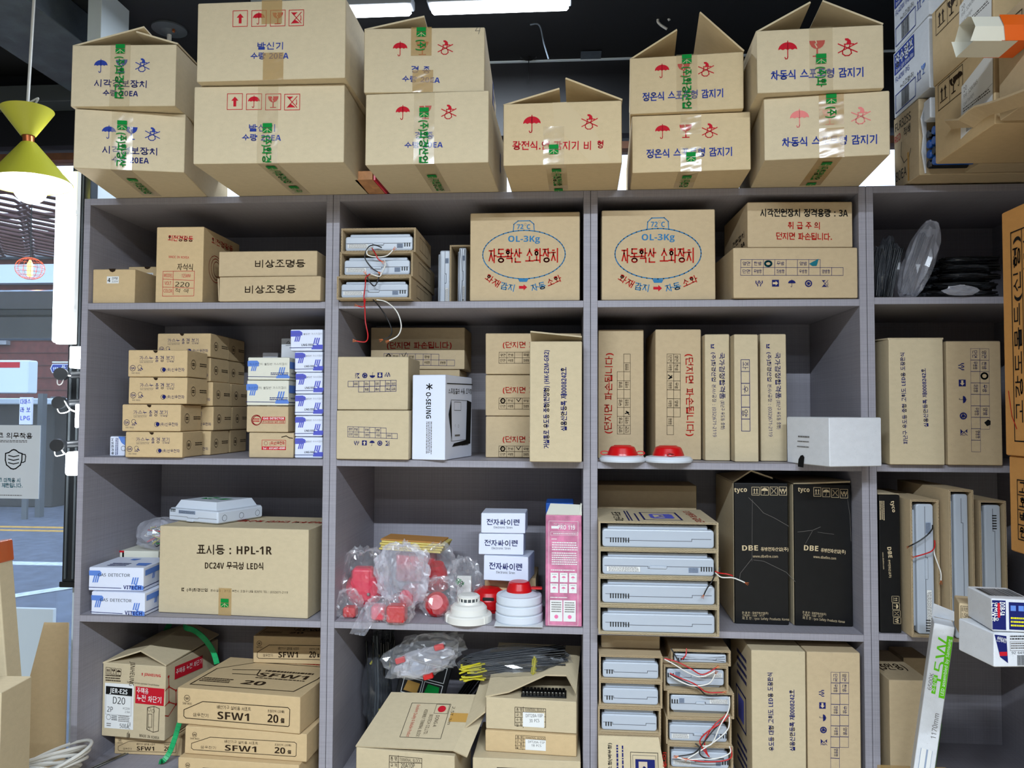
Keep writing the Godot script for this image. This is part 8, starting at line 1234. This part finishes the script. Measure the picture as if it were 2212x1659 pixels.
# ---------------------------------------------------------------- scene helpers
var M := {}
var used := {}
func numbered(called: String) -> String:
	var k: int = used.get(called, 0); used[called] = k + 1
	return called if k == 0 else "%s_%03d" % [called, k]
func thing(called: String, label: String, category: String, at := Vector3.ZERO, turn := 0.0, group := "", roll := 0.0) -> Node3D:
	var o := Node3D.new(); o.name = numbered(called); add_child(o)
	o.position = at; o.rotation = Vector3(0, turn, roll)
	o.set_meta("label", label); o.set_meta("category", category)
	if group: o.set_meta("group", group)
	return o
func part(parent: Node, called: String, mb, m, label := "") -> MeshInstance3D:
	var o := MeshInstance3D.new(); o.name = called
	o.mesh = mb.mesh() if not mb is Mesh else mb
	o.material_override = M[m] if m is String else m
	parent.add_child(o, true)
	if label: o.set_meta("label", label)
	return o
func struct(called: String, mb, m: String) -> MeshInstance3D:
	var o := part(self, called, mb, m); o.set_meta("kind", "structure"); return o
func slabbox(lo: Vector3, hi: Vector3, b := .001) -> MB:
	var m := MB.new(); m.box(lo, hi, b); return m
func ground(m: String) -> Color: return (M[m] as StandardMaterial3D).albedo_color.srgb_to_linear()
# lettering and marks on the faces of a box-shaped thing; list = ["F", op, op, ..., "R", op ...]
func ink(t: Node, s: Vector3, list: Array, m := "kraft", called := "printed_marking", lift := .0004) -> void:
	var p: Pen = null
	var f := []
	for e in list + ["end"]:
		if e is String:
			if f: p.ops(f, ground(m)); part(t, called, p, "ink")
			f = []
			p = Pen.new(); p.host = self
			if e != "end": p.face(e, s, lift)
		else: f.append(e)
# a closed carton: thing > carton_body (+ printed_marking)
func carton(called: String, label: String, category: String, group: String, at: Vector3, turn: float, s: Vector3, m: String, list := [], roll := 0.0) -> Node3D:
	var t := thing(called, label, category, at, turn, group, roll)
	var b := MB.new()
	b.box(Vector3(-s.x / 2, 0, -s.z / 2), Vector3(s.x / 2, s.y, s.z / 2), .0025, .0012, hash(label))
	part(t, "carton_body", b, m)
	if list: ink(t, s, list, m)
	return t
# clear packing tape stuck down a face (and on under the box), with its green print as a sub-part
func tape(t: Node, s: Vector3, f: String, x: float, y0: float, y1: float, wid: float, m: String, phase := 0.0, printed := true) -> void:
	var p := Pen.new(); p.host = self; p.face(f, s, .0009)
	var mb := MB.new(); var no := FastNoiseLite.new(); no.seed = int(x * 7 + y0 * 13 + s.x * 1000); no.frequency = 60.0
	var rows := 14; var cols := 5
	var pt := func(i: int, j: int) -> Vector3:
		var u := x * p.W / 1000.0 + (float(j) / cols - .5) * wid; var w := lerpf(y0, y1, float(i) / rows) * p.H / 1000.0
		var lift := .0009 + maxf(0.0, no.get_noise_2d(u, w)) * .0016 * (0.0 if j == 0 or j == cols else 1.0)
		return p.o + p.ax * u + p.ay * w + p.nn * lift
	for i in rows:
		for j in cols: mb.quad4(pt.call(i, j), pt.call(i, j + 1), pt.call(i + 1, j + 1), pt.call(i + 1, j), p.nn, p.nn, p.nn, p.nn)
	var arr := mb.mesh(); var sf := SurfaceTool.new(); sf.create_from(arr, 0); sf.generate_normals(); 
	var o := part(t, "packing_tape", sf.commit(), m)
	if not printed: return
	var q := Pen.new(); q.host = self; q.face(f, s, .0026); q.col = q.ink("green")
	var a := y1 * p.H / 1000.0; var b := y0 * p.H / 1000.0; var cx := x * p.W / 1000.0
	var pos := a - phase * .12
	var g := ground("kraft")
	while pos > b + .01:
		if pos - .012 > b and pos < a + .001: q.mark("logo", Vector2(cx, pos - .012), .022, 0.0, g)
		var e := pos - .03
		for ch in ["(주)", "화", "경", "산", "업"]:
			var l := .026 if ch.length() > 1 else .019
			if e <= a + .001 and e - l >= b: q.text(ch, Vector2(cx, e), Vector2(cx, e - l), .021, 2)
			e -= l
		pos -= .155
	if q.v.size(): part(o, "tape_print", q, "ink")
# a carton open at the front: two liners with the fluting between them showing on the rim
func sleeve(called: String, label: String, group: String, at: Vector3, turn: float, s: Vector3, m: String, list := [], roll := 0.0) -> Node3D:
	var t := thing(called, label, "box", at, turn, group, roll)
	var b := MB.new(); var th := .0042; var x := s.x / 2; var z := s.z / 2; var l := .0007
	var O := [Vector2(-x, 0), Vector2(x, 0), Vector2(x, s.y), Vector2(-x, s.y)]
	var ring := func(e: float) -> Array: return [Vector2(-x + e, e), Vector2(x - e, e), Vector2(x - e, s.y - e), Vector2(-x + e, s.y - e)]
	var A: Array = ring.call(0.0); var B: Array = ring.call(l); var C: Array = ring.call(th - l); var D: Array = ring.call(th)
	var up := func(q: Vector2, zz: float) -> Vector3: return Vector3(q.x, q.y, zz)
	for i in 4:
		var j := (i + 1) % 4
		var nn: Vector3 = [Vector3.DOWN, Vector3.RIGHT, Vector3.UP, Vector3.LEFT][i]
		b.quad(up.call(A[i], -z), up.call(A[j], -z), up.call(A[j], z), up.call(A[i], z), nn)
		b.quad(up.call(D[i], -z + th), up.call(D[j], -z + th), up.call(D[j], z), up.call(D[i], z), -nn)
		b.quad(up.call(A[i], z), up.call(A[j], z), up.call(B[j], z), up.call(B[i], z), Vector3.BACK)
		b.quad(up.call(C[i], z), up.call(C[j], z), up.call(D[j], z), up.call(D[i], z), Vector3.BACK)
		b.quad(up.call(B[i], z - .004), up.call(B[j], z - .004), up.call(C[j], z - .004), up.call(C[i], z - .004), Vector3.BACK)
		b.quad(up.call(B[i], z - .004), up.call(B[j], z - .004), up.call(B[j], z), up.call(B[i], z), -nn)
		b.quad(up.call(C[i], z - .004), up.call(C[j], z - .004), up.call(C[j], z), up.call(C[i], z), nn)
	b.quad(up.call(A[0], -z), up.call(A[1], -z), up.call(A[2], -z), up.call(A[3], -z), Vector3.FORWARD)
	b.quad(up.call(D[0], -z + th), up.call(D[1], -z + th), up.call(D[2], -z + th), up.call(D[3], -z + th), Vector3.BACK)
	part(t, "carton_body", b, m)
	var w := MB.new()
	for i in 4:
		var j := (i + 1) % 4; var a0: Vector2 = B[i]; var a1: Vector2 = B[j]; var c0: Vector2 = C[i]; var c1: Vector2 = C[j]
		var steps := int(a0.distance_to(a1) / .004)
		var last := a0
		for k in range(1, steps + 1):
			var f := float(k) / steps
			var q: Vector2 = c0.lerp(c1, f) if k % 2 else a0.lerp(a1, f)
			var d := (q - last).normalized().rotated(PI / 2) * .0004
			b = w
			w.quad(up.call(last + d, z), up.call(q + d, z), up.call(q - d, z), up.call(last - d, z), Vector3.BACK)
			last = q
	part(t, "fluted_rim", w, m)
	if list: ink(t, s, list, m)
	return t
func spline(pts: Array, per := 6) -> Array:
	var out := []
	for i in pts.size() - 1:
		var a: Vector3 = pts[maxi(i - 1, 0)]; var b: Vector3 = pts[i]; var c: Vector3 = pts[i + 1]; var d: Vector3 = pts[mini(i + 2, pts.size() - 1)]
		for k in per:
			out.append(b.cubic_interpolate(c, a, d, float(k) / per))
	out.append(pts[-1])
	return out
# a wire in a thing's own axes, with its stripped copper end as a sub-part
func wire(t: Node, pts: Array, m: String, r := .0016, tip := true) -> void:
	var l := spline(pts); var mb := MB.new(); mb.tube(l, r, 6)
	var o := part(t, "wire", mb, m)
	if tip:
		var e: Vector3 = (l[-1] - l[-2]).normalized(); var c := MB.new()
		for k in 3: c.tube([l[-1] - e * .002, l[-1] + e.rotated(Vector3.BACK, (k - 1) * .35) * .010], .0006, 4)
		part(o, "copper_end", c, "copper")
# white exit-sign fixture lying on its side, front face towards +z; kind "latch" shows tab and label, "plain" the stepped seam
func fixture(label: String, group: String, at: Vector3, turn: float, s: Vector3, kind: String, slots: int, side := 1, roll := 0.0, flip := false) -> Node3D:
	var t := thing("exit_light", label, "light fixture", at, turn, group, roll)
	var z := s.z / 2; var hb := s.y * .82
	var b := MB.new(); b.rounded(s.x, hb, s.y * .14, -z, z, .005); part(t, "housing", b, "plastic")
	var c := MB.new(); c.rounded(s.x * .9, s.y * .30, s.y * .08, -z, z - .012, .004, s.y * .70); part(t, "lens_frame", c, "plastic")
	var p := Pen.new(); p.host = self; p.face("F", Vector3(s.x, s.y, s.z), .0006); p.col = Color(.1, .1, .11)
	var H := s.y; var y := H * .42; var W := s.x; var g := PackedVector2Array()
	if kind == "latch": g = PackedVector2Array([Vector2(.02 * W, y), Vector2(.41 * W, y), Vector2(.41 * W, y - H * .1), Vector2(.57 * W, y - H * .1), Vector2(.57 * W, y), Vector2(.98 * W, y)])
	else: g = PackedVector2Array([Vector2(.03 * W, y), Vector2(.2 * W, y), Vector2(.2 * W, y - H * .1), Vector2(.8 * W, y - H * .1), Vector2(.8 * W, y), Vector2(.97 * W, y)])
	if side < 0: for i in g.size(): g[i].x = W - g[i].x
	p.line(g, .0011); part(t, "seam", p, "ink")
	var vents := MB.new()
	var vx := (.88 if kind == "latch" else .07) * W
	if side < 0: vx = W - vx - slots * .006
	for k in slots: vents.box(Vector3(vx + k * .0062 - W / 2, y - H * .2, z - .002), Vector3(vx + k * .0062 + .0028 - W / 2, y + H * .02, z + .0008), .0003)
	if slots: part(t, "vents", vents, "dark")
	if kind == "latch":
		var l := MB.new(); l.box(Vector3(-.08 * W * 1.0, y - H * .12, z - .004), Vector3(.08 * W, y + H * .03, z + .003), .002); part(t, "latch", l, "plastic")
		ink(t, s, ["F", ["r", 40, 150, 340, 385, "paper"], ["o", 40, 150, 340, 385, "grey", 6], ["g", 55, 165, 325, 375, "grey", 5], ["r", 770, 150, 860, 390, "steel"], ["g", 775, 160, 855, 385, "black", 6]], "plastic", "rating_label", .0007)
	if flip: for ch in t.get_children(): ch.position = Vector3(0, s.y, 0); ch.rotation.z = PI
	return t
# clear film wrapped loosely round a middle, with crumples
func bag(t: Node, c: Vector3, r: Vector3, sd: int, crumple := .25, m := "film", nu := 44, nv := 22, called := "film", flat_y := 0.0) -> MeshInstance3D:
	var no := FastNoiseLite.new(); no.seed = sd; no.frequency = 1.6; no.fractal_type = FastNoiseLite.FRACTAL_RIDGED; no.fractal_octaves = 3
	var mb := MB.new()
	mb.film(func(u: float, w: float) -> Vector3:
		var a := TAU * u; var b := PI * (w - .5)
		var d := Vector3(cos(a) * cos(b), sin(b), sin(a) * cos(b))
		var f := Vector3(cos(a) * 1.5, b * .55, sin(a) * 1.5)
		var q := c + d * r * (1.0 - crumple * .45 + crumple * .6 * no.get_noise_3dv(d * .5) + crumple * no.get_noise_3dv(f) * cos(b * .9) + crumple * .35 * no.get_noise_3dv(d * 2.6 + Vector3.ONE * 9.0))
		if q.y < flat_y: q.y = flat_y + (flat_y - q.y) * .05
		return q, nu, nv)
	return part(t, called, mb, m)
